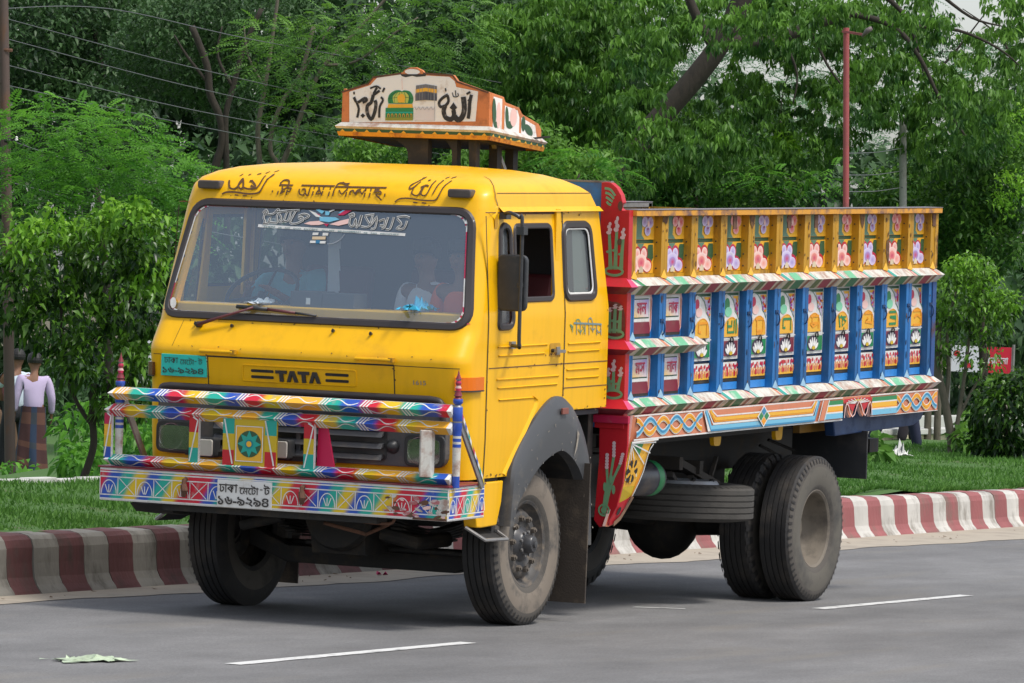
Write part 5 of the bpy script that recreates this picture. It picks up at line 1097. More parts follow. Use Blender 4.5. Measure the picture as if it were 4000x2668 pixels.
        p.poly([(2.42,zt),(4.28,zt),(4.22,zb),(2.5,zb)], SALM, 3); band(SKYB,.006,.040,7); band(mat('deep_sky_blue',(.04,.22,.40)),-.006,.012,8); band(WHITE,.036,.014,8); band(ORA,.054,.016,9); band(ORY,.068,.022,10); band(WHITE,.088,.010,11)
        dc, dz = 3.33, 1.206
        p.poly([(dc-.11,dz),(dc,dz+.075),(dc+.11,dz),(dc,dz-.075)], WHITE, 12); 
        for (ax, az), c in (((0,.033),mat('deep_sky_blue',(.04,.22,.40))),((-.048,0),GRN),((.048,0),GRN),((0,-.033),ORA)): p.poly([(dc+ax-.042,dz+az),(dc+ax,dz+az+.029),(dc+ax+.042,dz+az),(dc+ax,dz+az-.029)], c, 13)
        p.poly([(4.40,zt),(4.48,zt),(4.40,zb),(4.32,zb)], SALM, 12); p.stroke([(4.38,zt),(4.30,zb)],.012,WHITE,13); p.stroke([(4.49,zt),(4.41,zb)],.012,WHITE,13)
        for x0, x1 in ((4.44,4.76),(5.31,5.78)):
            for za, zc, c in ((1.268,1.238,GRN),(1.238,1.228,WHITE),(1.228,1.198,ORY),(1.198,1.188,ORA),(1.188,1.178,WHITE),(1.178,1.140,SKYB)): p.poly([(x0+(1.27-za)*-.2,za),(x1,za),(x1,zc),(x0+(1.27-zc)*-.2,zc)], c, 8)
        # fan of rays over the scallops
        p.poly([(4.78,1.272),(5.29,1.272),(5.29,1.245),(5.25,1.252),(5.20,1.20),(5.15,1.18),(5.10,1.235),(5.05,1.262),(5.0,1.235),(4.95,1.18),(4.90,1.20),(4.84,1.252),(4.78,1.24)], RED, 8)
        for k in range(9):
            t = math.pi*(.08+.84*k/8); p.stroke([(5.03+.05*math.cos(t),1.235+.01*math.sin(t)),(5.03+.22*math.cos(t),1.235+.04*math.sin(t)+.0)], .007, WHITE, 10); p.ell(5.03+.10*math.cos(t+.18),1.240+.018*math.sin(t+.18),.03,.006,MUST,9,rot=.1)
        p.stroke([(4.78,1.14),(4.79,1.20),(4.815,1.238),(4.85,1.228),(4.89,1.168),(4.93,1.143),(4.97,1.158),(5.01,1.218),(5.05,1.250),(5.09,1.22),(5.13,1.168),(5.17,1.143),(5.20,1.165),(5.23,1.222),(5.265,1.238),(5.29,1.20),(5.295,1.14)],.010,LROSE,11)
        # leg: rays and sunflower
        p.poly([(1.19,1.115),(1.54,1.112),(1.50,1.07),(1.475,.92),(1.43,.82),(1.18,.82)], ORY, 2); p.poly([(1.19,1.115),(1.40,1.115),(1.36,1.02),(1.20,1.10)], GRN, 3)
        p.poly([(1.18,.82),(1.43,.82),(1.39,.76),(1.18,.68)], MUST, 2); p.poly([(1.17,.70),(1.40,.80),(1.36,.66),(1.26,.575),(1.17,.565)], RED, 3); p.poly([(1.36,.72),(1.44,.86),(1.47,.95),(1.455,.95),(1.40,.85)], ORA, 3.2)
        for tx, tz in ((1.58,1.10),(1.52,1.03),(1.46,.96),(1.38,.88),(1.30,.84),(1.22,.86)): p.stroke([(1.195,1.105),(tx,tz)],.010,WHITE,5)
        for k in range(6): p.ell(1.285+.06*math.cos(k*1.047),.92+.055*math.sin(k*1.047),.028,.022,DARK,6,k*1.047)
        for k in range(6): p.ell(1.285+.055*math.cos(k*1.047+.52),.92+.05*math.sin(k*1.047+.52),.030,.012,ORY,7,k*1.047+.52)
        p.ell(1.285,.92,.028,.028,ORY,8); p.stroke([(1.53,1.09),(1.495,1.06),(1.478,1.02),(1.460,.91),(1.425,.84),(1.378,.77),(1.35,.67)],.012,WHITE,9); p.stroke([(1.185,1.112),(1.6,1.118)],.012,WHITE,9)
        p.ell(1.25,.66,.03,.022,DARK,10,.8); p.stroke([(1.375,.75),(1.345,.66),(1.30,.61),(1.22,.575)],.035,mat('bare_tan_wood',(.26,.15,.09),.8,dirt=.6),10)
        p.mb.build('painted_ornament', sko, body=True)
    # dark blue beam under the rear
    mb = MB(); mb.prism([(4.85,1.16),(6.62,1.16),(6.62,1.12),(6.55,1.06),(6.40,1.02),(4.9,1.00)],'y',Y(1.06),Y(1.14),DBLUE); mb.build('side_beam', wall, body=True, bevel=.01)
mb = MB(); mb.prism([(-1.1,1.12),(1.1,1.12),(1.1,1.06),(.8,1.0),(.45,.94),(-.45,.94),(-.8,1.0),(-1.1,1.06)],'x',6.50,6.60,DBLUE); mb.build('rear_cross_beam', truck, body=True, bevel=.01)
# front wall of the cargo box
mb = MB(); mb.box((1.155,-1.0,1.20),(1.195,1.0,2.62),LBLUE); fw = mb.build('cargo_front_wall', truck, body=True)
mb = MB(); P = [(-1.0,2.60),(-1.0,2.79),(1.0,2.79),(1.0,2.60)]; mb.prism(P,'x',1.160,1.195,mat('mid_blue_paint',(.05,.20,.45),.5,dirt=.5,dcol=(.12,.1,.1))); mb.build('front_top_board', fw, body=True)
mb = MB(); mb.box((1.157,-1.06,2.785),(1.20,1.0,2.797),STEEL); mb.build('front_top_edge', fw, body=True)
for s in (-1,1):
    cap = [(-1.000,1.20),(-1.000,2.785),(-1.03,2.79),(-1.07,2.785),(-1.11,2.755),(-1.14,2.71),(-1.155,2.66),(-1.135,2.645),(-1.135,2.625),(-1.155,2.61),(-1.205,2.612),(-1.207,2.172),(-1.207,1.20)]
    mb = MB(); mb.prism([(-s*y, z) for y, z in cap],'x',1.140,1.20,RED); col = mb.build('corner_column', fw, body=True, bevel=.003)
    for zt, zr, zb in ((2.175,2.118,2.068),(1.775,1.715,1.676),(1.392,1.330,1.288)):
        mb = MB(); a = (1.140,1.085,1.140); Z = (zt,zr,zb); yo = (1.195,1.262,1.195)
        for j in range(2):
            mb.face([(a[j],s*.98,Z[j]),(a[j],s*yo[j],Z[j]),(a[j+1],s*yo[j+1],Z[j+1]),(a[j+1],s*.98,Z[j+1])], RED if j == 0 else MAR)
            mb.face([(a[j],s*yo[j],Z[j]),(1.19,s*yo[j],Z[j]),(1.19,s*yo[j+1],Z[j+1]),(a[j+1],s*yo[j+1],Z[j+1])], PINK if j == 0 else MAR)
        mb.build('column_ridge', col, body=True)
    # lower leg front
    mb = MB(); leg = [(-.98,1.27),(-1.235,1.27),(-1.235,1.10),(-1.21,.85),(-1.175,.70),(-1.10,.565),(-1.05,.555),(-1.01,.60),(-1.035,1.0),(-1.03,1.20)]
    mb.prism([(-s*y, z) for y, z in leg],'x',1.150,1.172,RED); mb.prism([(-s*y, z) for y, z in ((-.96,1.235),(-1.25,1.235),(-1.25,1.285),(-.96,1.285))],'x',1.120,1.149,CRIM); lg = mb.build('corner_leg', fw, body=True, bevel=.004)
    if s > 0: continue
    T = aff([[-0.71675,-0.00119,-3.6e-05],[2.868,4.82e-05,-0.0010944]]); p = Paint(lambda u, v, h: (1.140-h, u, v))
    PKW = mat('pale_pink_paint',(.68,.50,.52),.5,dirt=.4,dcol=(.4,.3,.3))
    def reed(z2t, stems, base):   # zoom pixel coords on the column
        for (x0,y0),(x1,y1),hh in stems:
            q = [T((x0,y0)),T((x0+(x1-x0)*.4,y0+(y1-y0)*.5)),T((x1,y1))]; p.stroke(q,[.030,.024,.020],SGRN,1)
            t = T((x1,y1)); top_ = hh
            for k in range(4): p.ell(t[0]+((-1)**k)*.004,t[1]+top_*(k+.5)/4,.018-.0025*k,top_/6,PKW,2+.1*k)
            m_ = T(((x0+x1)/2,(y0+y1)/2)); p.ell(m_[0]+.012,m_[1],.016,.009,SGRN,2)
        b = T(base); p.stroke([(b[0]+.062*math.cos(t),b[1]+.026*math.sin(t)) for t in [2*math.pi*k/16 for k in range(17)]],.017,SGRN,3)
    reed(0,[((290,600),(283,390),.075),((318,600),(327,375),.095),((352,600),(365,420),.07)],(312,610))
    for k in range(4):
        c = [T((255+ k*4,120+k*26)),T((290-k*4,128+k*28)),T((318-k*8,165+k*18))]; p.stroke(spline(c,3),[.022]*5+[.008]*2 if False else .016,SGRN,1)
    p.ell(*T((345,437)),.016,.022,RUST,4); p.ell(*T((349,225)),.018,.032,RUST,2)
    # niche in the middle of the column
    n_ = [T(a) for a in spline([(262,1000),(262,800),(300,790),(345,800),(372,850),(376,960),(372,1005)],3)]; p.poly(n_, mat('dark_red_niche',(.16,.02,.02),dirt=.4), .5)
    reed(0,[((282,975),(285,850),.03),((312,975),(318,830),.03),((342,975),(350,840),.03)],(315,980))
    p.mb.build('painted_reeds', col, body=True)
    p = Paint(lambda u, v, h: (1.140-h, u, v)); reed(0,[((285,1320),(275,1230),.055),((305,1320),(308,1200),.075),((330,1320),(350,1230),.06)],(305,1335)); p.mb.build('painted_reeds', col, body=True)
    T = aff([[-0.946,-0.0006889,-2.04e-05],[1.47525,3.64e-05,-0.0006304]]); p = Paint(lambda u, v, h: (1.150-h, u, v))
    for pts, hx in ((((150,1330),(195,1100),(235,900),(262,730)),.10),(((150,1330),(170,1150),(195,1000),(190,850)),.10),(((160,1330),(215,1100),(260,960),(330,810)),.075)):
        q = [T(a) for a in pts]; p.stroke(q,[.022,.018,.016,.020],SGRN,1); t = q[-1]; d = .25 if pts[-1][0] > 300 else 0
        for k in range(5): p.ell(t[0]-d*hx*k/5,t[1]+hx*k/5,.013,hx/8,PKW,2+.1*k,-d)
    for a in ((170,1050),(260,1080),(235,970)): c = T(a); p.ell(c[0],c[1],.012,.03,SGRN,3)
    b = T((160,1290)); p.stroke([(b[0]+.036*math.cos(t),b[1]+.036*math.sin(t)) for t in [2*math.pi*k/14 for k in range(15)]],.012,SGRN,3); p.ell(b[0],b[1],.022,.02,SGRN,2)
    p.mb.build('painted_reeds', lg, body=True)
# floor, tailgate, cross beams, pegs
mb = MB(); mb.box((1.18,-1.10,1.24),(6.60,1.10,1.29),DARK); mb.build('cargo_floor', truck, body=True)
for i in range(6):
    mb = MB(); z0 = 1.30+i*.21; mb.box((6.56,-1.10,z0),(6.60,1.10,z0+.195),BLUE if i < 4 else YELD); mb.build('tailgate_board', truck, body=True)
for x in (1.5,2.4,3.33,4.35,5.3,6.2):
    mb = MB(); mb.box((x-.05,-1.12,1.14),(x+.05,1.12,1.235),DARK); mb.build('floor_beam', truck, body=True)
for x, y in ((3.33,-.9),(4.36,-.92)):
    mb = MB(); mb.prism(rpoly([(x-.07,1.14),(x+.08,1.14),(x+.06,.985),(x-.05,.985)],.03,4),'y',y-.015,y+.015,YEL); mb.build('beam_end_plate', truck, body=True)
mb = MB(); mb.box((4.70,-.95,1.02),(5.25,-.90,1.25),mat('amber_board',(.30,.15,.01),dirt=.5)); mb.build('wheel_guard_board', truck, body=True)
mb = MB(); mb.box((.95,-.95,.86),(1.15,-.60,.95),YELD); mb.build('cab_mount', truck, body=True)
mb = MB(); mb.box((1.04,-1.0,.95),(1.12,-.5,1.4),DARK); mb.build('air_intake', truck, body=True)
# ------------------------------------------------------------------ ground, road, kerb
def KY(x): return .018*max(0, min(20, x))
def asphalt():
    m = bpy.data.materials.new('asphalt'); m.use_nodes = True; n = m.node_tree; b = n.nodes['Principled BSDF']; b.inputs['Roughness'].default_value = .82; b.inputs['Specular IOR Level'].default_value = .35
    tc = n.nodes.new('ShaderNodeTexCoord')
    def noise(scale, det, st=(1,1,1), rough=.5):
        mp = n.nodes.new('ShaderNodeMapping'); mp.inputs['Scale'].default_value = st; n.links.new(tc.outputs['Object'], mp.inputs[0])
        z = n.nodes.new('ShaderNodeTexNoise'); z.inputs['Scale'].default_value = scale; z.inputs['Detail'].default_value = det; z.inputs['Roughness'].default_value = rough; n.links.new(mp.outputs[0], z.inputs['Vector']); return z.outputs[0]
    def mr(src, a, b_, c, d):
        q = n.nodes.new('ShaderNodeMapRange'); q.inputs[1].default_value = a; q.inputs[2].default_value = b_; q.inputs[3].default_value = c; q.inputs[4].default_value = d; n.links.new(src, q.inputs[0]); return q.outputs[0]
    def mul(a, b_):
        q = n.nodes.new('ShaderNodeMath'); q.operation = 'MULTIPLY'; n.links.new(a, q.inputs[0]); n.links.new(b_, q.inputs[1]); return q.outputs[0]
    f = mul(mul(mr(noise(55,3,(1,1,1),.8),.25,.75,.66,1.34), mr(noise(.5,5,(.25,1.6,1)),.3,.7,.80,1.2)), mr(noise(2.2,6,(.5,1,1)),.3,.7,.86,1.12))
    sp = mr(noise(160,2,(1,1,1),.9),.62,.74,1,1.9); f = mul(mul(f, sp), mr(noise(11,8,(.6,1,1),.9),.3,.7,.84,1.16))
    c = n.nodes.new('ShaderNodeMix'); c.data_type = 'RGBA'; c.blend_type = 'MULTIPLY'; c.inputs[0].default_value = 1; c.inputs[6].default_value = (.163,.161,.160,1); n.links.new(f, c.inputs[7])
    # brown dust drifting in from the verge
    d = n.nodes.new('ShaderNodeMix'); d.data_type = 'RGBA'; n.links.new(mr(noise(1.3,6,(.3,1.5,1)),.56,.72,0,.55), d.inputs[0]); n.links.new(c.outputs[2], d.inputs[6]); d.inputs[7].default_value = (.19,.175,.15,1)
    n.links.new(d.outputs[2], b.inputs['Base Color'])
    bn = n.nodes.new('ShaderNodeBump'); bn.inputs['Strength'].default_value = .5; bn.inputs['Distance'].default_value = .01; n.links.new(noise(120,3,(1,1,1),.8), bn.inputs['Height']); n.links.new(bn.outputs[0], b.inputs['Normal']); return m
mb = MB(); mb.face([(-400,-400,-.9-.3),(900,-400,-.9-.3),(900,900,-.9-.3),(-400,900,-.9-.3)], mat('earth',(.10,.085,.05),.95,dirt=.8,dcol=(.05,.08,.02),dscale=1)); tag(mb.build('ground'), kind='structure')
mb = MB(); mb.face([(-120,-22,0),(320,-22,0),(320,2.75,0),(-120,2.75,0)], asphalt()); tag(mb.build('road'), kind='structure')
mb = MB(); mb.box((-120,-60,-1.3),(320,-22,-.004),mat('verge_earth',(.13,.11,.07),.95)); tag(mb.build('roadside_ground'), kind='structure')
SAND = mat('sand', (.36,.315,.25), .95, dirt=.6, dcol=(.23,.20,.165), dscale=2.5, thr=.48, bump=.4, bscale=30)
rr = random.Random(11); mb = MB(); xs = np.arange(-26, 70, .22); ph = [rr.random()*6 for _ in range(5)]
ed = [1.76-.010*max(0,x)+.05*math.sin(x*.9+ph[0])+.035*math.sin(x*2.3+ph[1])+.02*math.sin(x*5.1+ph[2])+rr.uniform(-.018,.018) for x in xs]
for k in range(len(xs)-1): mb.face([(xs[k],ed[k],.004),(xs[k+1],ed[k+1],.004),(xs[k+1],2.28+KY(xs[k+1]),.007),(xs[k],2.28+KY(xs[k]),.007)], SAND)
tag(mb.build('sand_strip'), kind='structure')
LINE = mat('worn_road_paint', (.62,.62,.60), .6, dirt=.95, dcol=(.14,.14,.14), dscale=9, thr=.52)
for x0, x1, lab in ((-4.80,-1.86,0),(3.72,6.55,0),(-13,-10.2,0),(12.2,15,0)):
    mb = MB(); n = 26; y0 = -1.60 if x0 < 0 else -1.54
    for k in range(n):
        a, b = x0+(x1-x0)*k/n, x0+(x1-x0)*(k+1)/n; j = rr.uniform(-.006,.006); t = .052
        mb.face([(a,y0-t+j,.004),(b,y0-t+j,.004),(b,y0+t,.004),(a,y0+t,.004)], LINE)
    tag(mb.build('lane_marking'), kind='structure')
mb = MB(); mb.face([(2.48,-.70,.004),(2.56,-.69,.004),(2.74,-.97,.004),(2.70,-1.0,.004)], LINE); tag(mb.build('lane_marking'), kind='structure')
# kerb stones, red and white
def kmat(nm, c, dc): return mat(nm, c, .8, dirt=.9, dcol=dc, dscale=5, thr=.50, bump=.5, bscale=25, stretch=(1,1,.4), var=.25, world=True)
KR = kmat('faded_red_kerb_paint', (.27,.085,.085), (.17,.12,.10)); KW = kmat('dirty_white_kerb_paint', (.50,.48,.44), (.20,.18,.15)); KR2 = kmat('shaded_red_kerb_paint', (.105,.036,.036), (.06,.043,.037)); KW2 = kmat('shaded_grimy_white_kerb_paint', (.21,.20,.175), (.075,.068,.057))  # second pair, left stones: grime plus the bush's shade darkened into the paint
kerb = empty('kerb'); tag(kerb, kind='structure')
prof = [(2.19,.0),(2.205,.025),(2.235,.06),(2.258,.11),(2.268,.20),(2.274,.30),(2.290,.35),(2.32,.378),(2.38,.385),(2.52,.385),(2.56,.30),(2.56,0)]
km = []
for v_ in range(8):
    mb = MB(); L = .335; i = len(mb.v); n = len(prof); r2 = random.Random(v_)
    for t in (0, L-.011):
        for y, z in prof: mb.v.append((t, y+r2.uniform(-.003,.003), z+r2.uniform(-.004,.004)*(z > 0)))
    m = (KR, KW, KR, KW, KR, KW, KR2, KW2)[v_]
    for k in range(n-1): mb.f.append([i+k, i+k+1, i+n+k+1, i+n+k]); mb.m.append(m)
    mb.f += [[i+k for k in range(n)], [i+n+k for k in range(n)][::-1]]; mb.m += [m, m]
    o = mb.build('kerb_stone', kerb); km.append(o.data); bpy.data.objects.remove(o)
x = -19.5
for k in range(176):
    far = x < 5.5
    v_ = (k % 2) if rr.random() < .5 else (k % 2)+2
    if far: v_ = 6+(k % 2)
    o = bpy.data.objects.new('kerb_stone', km[v_]); COL.objects.link(o); o.parent = kerb; o.location = (x, KY(x)+rr.uniform(-.004,.004), rr.uniform(-.003,.003)); o.scale = (1,1,1-.006*max(0,min(20,x))); x += .335
# median
def TZ(x, y):
    lf = max(0, min(1, (17-x)/5)); y0 = 8.5-2.45*lf; t = max(0, min(1, (y-y0)/(11-3.5*lf))); t = t*t*(3-2*t)
    return .375+.03*math.sin(x*1.1)*math.sin(y*1.7)+.02*math.sin(x*3.1+y)+max(0,min(1,(y-2.6)/2))*.06-1.35*t
GR_ = mat('grassy_soil', (.05,.12,.02), .95, dirt=.7, dcol=(.09,.075,.04), dscale=3, thr=.54, bump=.6, bscale=40)
mb = MB(); gx = np.arange(-30, 110, 1.0); gy = [2.42,2.56,2.8,3.3,4,5,5.6,6,6.3,6.7,7,7.5,8,9,10,12,14,16,18,20,24,30,40,60,100]
for a, b in zip(gx, gx[1:]):
    for c, d in zip(gy, gy[1:]):
        def q_(x, y): f = max(0, 1-(y-2.54)/1.5); return (x, y+KY(x)*f, TZ(x,y)-.045*f*max(0,min(20,x))/20)
        mb.face([q_(a,c), q_(b,c), q_(b,d), q_(a,d)], GR_)
tag(mb.build('median_ground', smooth=True), kind='structure')

# ------------------------------------------------------------------ foliage
rng = np.random.default_rng(5)
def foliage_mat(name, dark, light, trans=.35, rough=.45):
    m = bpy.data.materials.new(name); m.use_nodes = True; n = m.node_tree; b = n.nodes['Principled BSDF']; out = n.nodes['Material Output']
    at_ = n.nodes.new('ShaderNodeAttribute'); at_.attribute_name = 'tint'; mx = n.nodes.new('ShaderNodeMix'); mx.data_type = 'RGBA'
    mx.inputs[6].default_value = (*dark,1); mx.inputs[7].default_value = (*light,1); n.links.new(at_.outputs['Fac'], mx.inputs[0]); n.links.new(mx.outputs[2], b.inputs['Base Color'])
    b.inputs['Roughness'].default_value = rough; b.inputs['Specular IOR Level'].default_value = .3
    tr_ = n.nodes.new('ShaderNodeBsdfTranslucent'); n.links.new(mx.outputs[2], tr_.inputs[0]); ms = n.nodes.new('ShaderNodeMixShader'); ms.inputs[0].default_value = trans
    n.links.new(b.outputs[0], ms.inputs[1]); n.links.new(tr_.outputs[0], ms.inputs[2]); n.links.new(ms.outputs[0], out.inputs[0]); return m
F_BR = foliage_mat('bright_feathery_leaf', (.035,.14,.018), (.16,.40,.04), .45)
F_MID = foliage_mat('mid_green_leaf', (.028,.092,.018), (.155,.325,.042), .4)
F_DARK = foliage_mat('dark_forest_leaf', (.014,.040,.014), (.068,.140,.045), .3)
F_BUSH = foliage_mat('glossy_bush_leaf', (.010,.036,.007), (.15,.33,.03), .3, .32)
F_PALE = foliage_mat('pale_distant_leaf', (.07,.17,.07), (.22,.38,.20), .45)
F_LIME = foliage_mat('lime_young_leaf', (.12,.30,.02), (.30,.55,.05), .45)
F_GRASS = foliage_mat('grass_blade', (.05,.145,.02), (.13,.28,.05), .35, .6)
BARK = mat('grey_bark', (.11,.095,.07), .9, dirt=.8, dcol=(.05,.05,.03), dscale=12, bump=.8, bscale=30, stretch=(1,1,.3))
BARKD = mat('dark_bark', (.034,.027,.020), .95, dirt=.8, dcol=(.02,.018,.014), dscale=10, bump=1, bscale=22, stretch=(1,1,.4))
def mesh_np(name, V, F, tint, m, parent=None):
    me = bpy.data.meshes.new(name); nv, nf = len(V), len(F)
    me.vertices.add(nv); me.vertices.foreach_set('co', V.astype(np.float32).ravel()); me.loops.add(nf*3); me.loops.foreach_set('vertex_index', F.astype(np.int32).ravel())
    me.polygons.add(nf); me.polygons.foreach_set('loop_start', np.arange(0, nf*3, 3, dtype=np.int32)); me.polygons.foreach_set('loop_total', np.full(nf, 3, np.int32))
    a = me.attributes.new('tint', 'FLOAT', 'POINT'); a.data.foreach_set('value', tint.astype(np.float32)); me.materials.append(m); me.update(); me.validate()
    o = bpy.data.objects.new(name, me); COL.objects.link(o); o.parent = parent; return o
def nrm(a): return a/np.maximum(1e-9, np.linalg.norm(a, axis=1, keepdims=True))
def leaf_arrays(P, D, L, W, tint, droop=.25, fold=.18):
    D = nrm(D); up = rng.normal(size=P.shape)*.5; up[:,2] += 1; S = nrm(np.cross(D, up)); N = np.cross(S, D); L = L[:,None]; W = W[:,None]
    dn = np.array([0,0,-1.])
    v0 = P; vr = P+D*L*.45+S*W*.5+N*W*fold; vl = P+D*L*.45-S*W*.5+N*W*fold; vm = P+D*L*.5; vt = P+D*L+dn*L*droop
    V = np.stack([v0,vr,vl,vm,vt],1).reshape(-1,3); k = np.arange(len(P))[:,None]*5
    F = np.concatenate([k+np.array([0,1,3]), k+np.array([0,3,2]), k+np.array([1,4,3]), k+np.array([3,4,2])],1).reshape(-1,3); return V, F, np.repeat(tint, 5)
def frond_arrays(P, D, L, W, tint, K=8, droop=.35):
    D = nrm(D); up = rng.normal(size=P.shape)*.25; up[:,2] += 1; S = nrm(np.cross(D, up)); dn = np.array([0,0,-1.]); Vs = []; Fs = []; T = []; n = len(P); base = 0
    for k in range(K):
        t = (k+.6)/K; c = P+D*(L*t)[:,None]+dn*(L*droop*t*t)[:,None]; w_ = W*math.sin(math.pi*min(.97,.18+.8*t))**.6; step = L/K
        for s in (-1,1):
            tip = c+S*(s*w_)[:,None]+D*(step*.6)[:,None]+dn*(w_*.25)[:,None]; a = c+S*(s*w_*.45)[:,None]+D*(step*.42+step*.25)[:,None]; b = c+S*(s*w_*.45)[:,None]-D*(step*.30-step*.25)[:,None]
            V = np.stack([c,a,tip,b],1).reshape(-1,3); q = np.arange(n)[:,None]*4+base; Fs += [np.concatenate([q+np.array([0,1,2]), q+np.array([0,2,3])],1).reshape(-1,3)]; Vs.append(V); T.append(np.repeat(tint+rng.uniform(-.06,.06,n),4)); base += 4*n
    return np.concatenate(Vs), np.concatenate(Fs), np.clip(np.concatenate(T),0,1)
def blob_pts(px, py, D, rx, ry, dep, n, gaps=(), shellk=.55):
    """n points in an ellipsoid seen at px, py; rx, ry in photograph pixels, dep in metres"""
    c = at(px, py, D); k = 1.70141/FOC*D; u = nrm(rng.normal(size=(n,3))); r = rng.random(n)**(1/3)*(1-shellk)+shellk*rng.random(n)**.15
    q = u*np.clip(r,0,1)[:,None]; P = c+q[:,:1]*rx*k*VR+q[:,1:2]*ry*k*VU+q[:,2:]*dep*VD
    return P, q
def proj(P):
    v = P-CAM; z = v@VD; return (2000+FOC*(v@VR)/z)/1.70141, (1334-FOC*(v@VU)/z)/1.70141
GAPS = [(404,268,13),(400,300,7),(512,298,9),(340,268,6),(445,225,6),(250,132,4),(1180,215,5),(560,250,5),(420,355,6)]
def keep(P, gaps):
    x, y = proj(P); k = np.ones(len(P), bool)
    for gx_, gy_, r in gaps: k &= (x-gx_)**2+(y-gy_)**2 > (r*(.8+.5*rng.random(len(P))))**2
    return k
def crown(name, m, blobs, kind, size, parent=None, gaps=GAPS, bright=.0, as_stuff=False):
    Vs = []; Fs = []; Ts = []; base = 0
    for (px, py, D, rx, ry, dep, n) in blobs:
        P, q = blob_pts(px, py, D, rx, ry, dep, n); kk = keep(P, gaps); P, q = P[kk], q[kk]; n = len(P)
        if not n: continue
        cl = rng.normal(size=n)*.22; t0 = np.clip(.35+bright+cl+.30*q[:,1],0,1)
        if kind == 'frond':
            D_ = nrm(q@np.array([VR,VU*.3,VD])+rng.normal(size=(n,3))*.7*np.array([1,1,.35])); L = size*rng.uniform(.7,1.3,n); a = frond_arrays(P, D_, L, L*.17, t0)
        elif kind == 'droop':
            m_ = 18; PP = np.repeat(P,m_,0)+rng.normal(size=(n*m_,3))*size*.35*np.array([1,1,.55]); D_ = rng.normal(size=(n*m_,3))*.42; D_[:,2] -= .9; L = size*rng.uniform(.7,1.25,n*m_); a = leaf_arrays(PP, D_, L, L*.33, np.clip(np.repeat(t0,m_)+rng.normal(size=n*m_)*.12,0,1), .1)
        elif kind == 'cluster':
            m_ = 9; PP = np.repeat(P,m_,0)+rng.normal(size=(n*m_,3))*size*.9; D_ = rng.normal(size=(n*m_,3)); D_[:,2] = D_[:,2]*.5-.25; L = size*rng.uniform(.7,1.3,n*m_); a = leaf_arrays(PP, D_, L, L*.5, np.clip(np.repeat(t0,m_)+rng.normal(size=n*m_)*.15,0,1), .3)
        else:
            D_ = q@np.array([VR,VU,VD])*.6+rng.normal(size=(n,3))*.7; D_[:,2] -= .35; L = size*rng.uniform(.65,1.3,n); a = leaf_arrays(P, D_, L, L*.48, np.clip(t0+rng.normal(size=n)*.12,0,1), .35)
        Vs.append(a[0]); Fs.append(a[1]+base); Ts.append(a[2]); base += len(a[0])
    return mesh_np(name, np.concatenate(Vs), np.concatenate(Fs), np.concatenate(Ts), m, parent)
def limbs(mb, paths, m):
    for D, r0, r1, pts in paths:
        q = [tuple(at(x, y, D+(pt[2] if len(pt) > 2 else 0))) for pt in pts for x, y in [pt[:2]]]; q = spline(q, 4) if len(q) > 2 else q
        n = len(q); mb.tube(q, [r0+(r1-r0)*k/(n-1) for k in range(n)], m, 8)
def tree(label, blobs, kind, size, m, paths, bark, cat='tree', name='tree', group=None, gaps=GAPS, bright=0, extra=None):
    base = paths[0] if paths else None; r = empty(name, (0,0,0)); tag(r, label, cat, group)
    mb = MB()
    if paths: limbs(mb, paths, bark); mb.build('trunk', r, smooth=True)
    crown('crown', m, blobs, kind, size, r, gaps, bright)
    if extra:
        for (mm, bl, kd, sz, br) in extra: crown('young_leaves', mm, bl, kd, sz, r, gaps, br)
    return r
# far wood as one mass
fb = [(120,120,118,330,330,6,5200),(520,90,122,330,300,6,5200),(900,160,120,300,330,6,4800),(1250,220,122,300,330,6,4600),(1600,400,122,320,230,6,3800),(1950,500,122,320,180,6,3200),(2300,560,120,240,270,6,3000),(200,620,112,420,330,5,4200),(620,560,112,420,300,5,3000),(1300,620,112,600,250,5,2600),(2300,860,100,260,260,5,2600),(2000,760,112,400,200,5,2000),(150,1000,104,420,160,5,1500),(-400,350,110,430,430,6,4500),(-1050,350,110,430,430,6,3500),(-500,900,104,500,200,5,1500),(2800,400,112,420,430,6,4500),(3450,400,112,420,430,6,3500),(2800,950,100,420,200,5,1500)]
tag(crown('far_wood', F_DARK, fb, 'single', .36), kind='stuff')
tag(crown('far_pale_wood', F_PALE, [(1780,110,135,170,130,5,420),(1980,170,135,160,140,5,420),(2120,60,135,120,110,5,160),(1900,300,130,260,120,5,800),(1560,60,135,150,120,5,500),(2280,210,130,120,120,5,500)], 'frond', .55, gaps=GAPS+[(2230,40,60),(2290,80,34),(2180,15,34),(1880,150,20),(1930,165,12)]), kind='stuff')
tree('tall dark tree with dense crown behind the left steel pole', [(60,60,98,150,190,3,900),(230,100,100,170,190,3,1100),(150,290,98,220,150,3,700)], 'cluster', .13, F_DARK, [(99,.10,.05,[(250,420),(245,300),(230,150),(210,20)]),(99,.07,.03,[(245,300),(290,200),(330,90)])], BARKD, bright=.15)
tree('grey stemmed tree with small dusty leaves left of the painted crown board', [(420,110,88,170,130,2.5,900),(520,190,88,90,110,2,420),(560,40,88,190,100,2.5,700)], 'cluster', .10, F_DARK, [(80,.065,.05,[(488,560),(492,400),(510,330),(505,270),(482,215),(475,150),(440,60)]),(80,.05,.035,[(522,560),(520,380),(518,270),(535,200),(560,110),(600,20)]),(80,.03,.01,[(478,190),(430,130),(400,80)]),(80,.03,.01,[(535,200),(500,130),(510,60)])], BARKD, bright=.35)
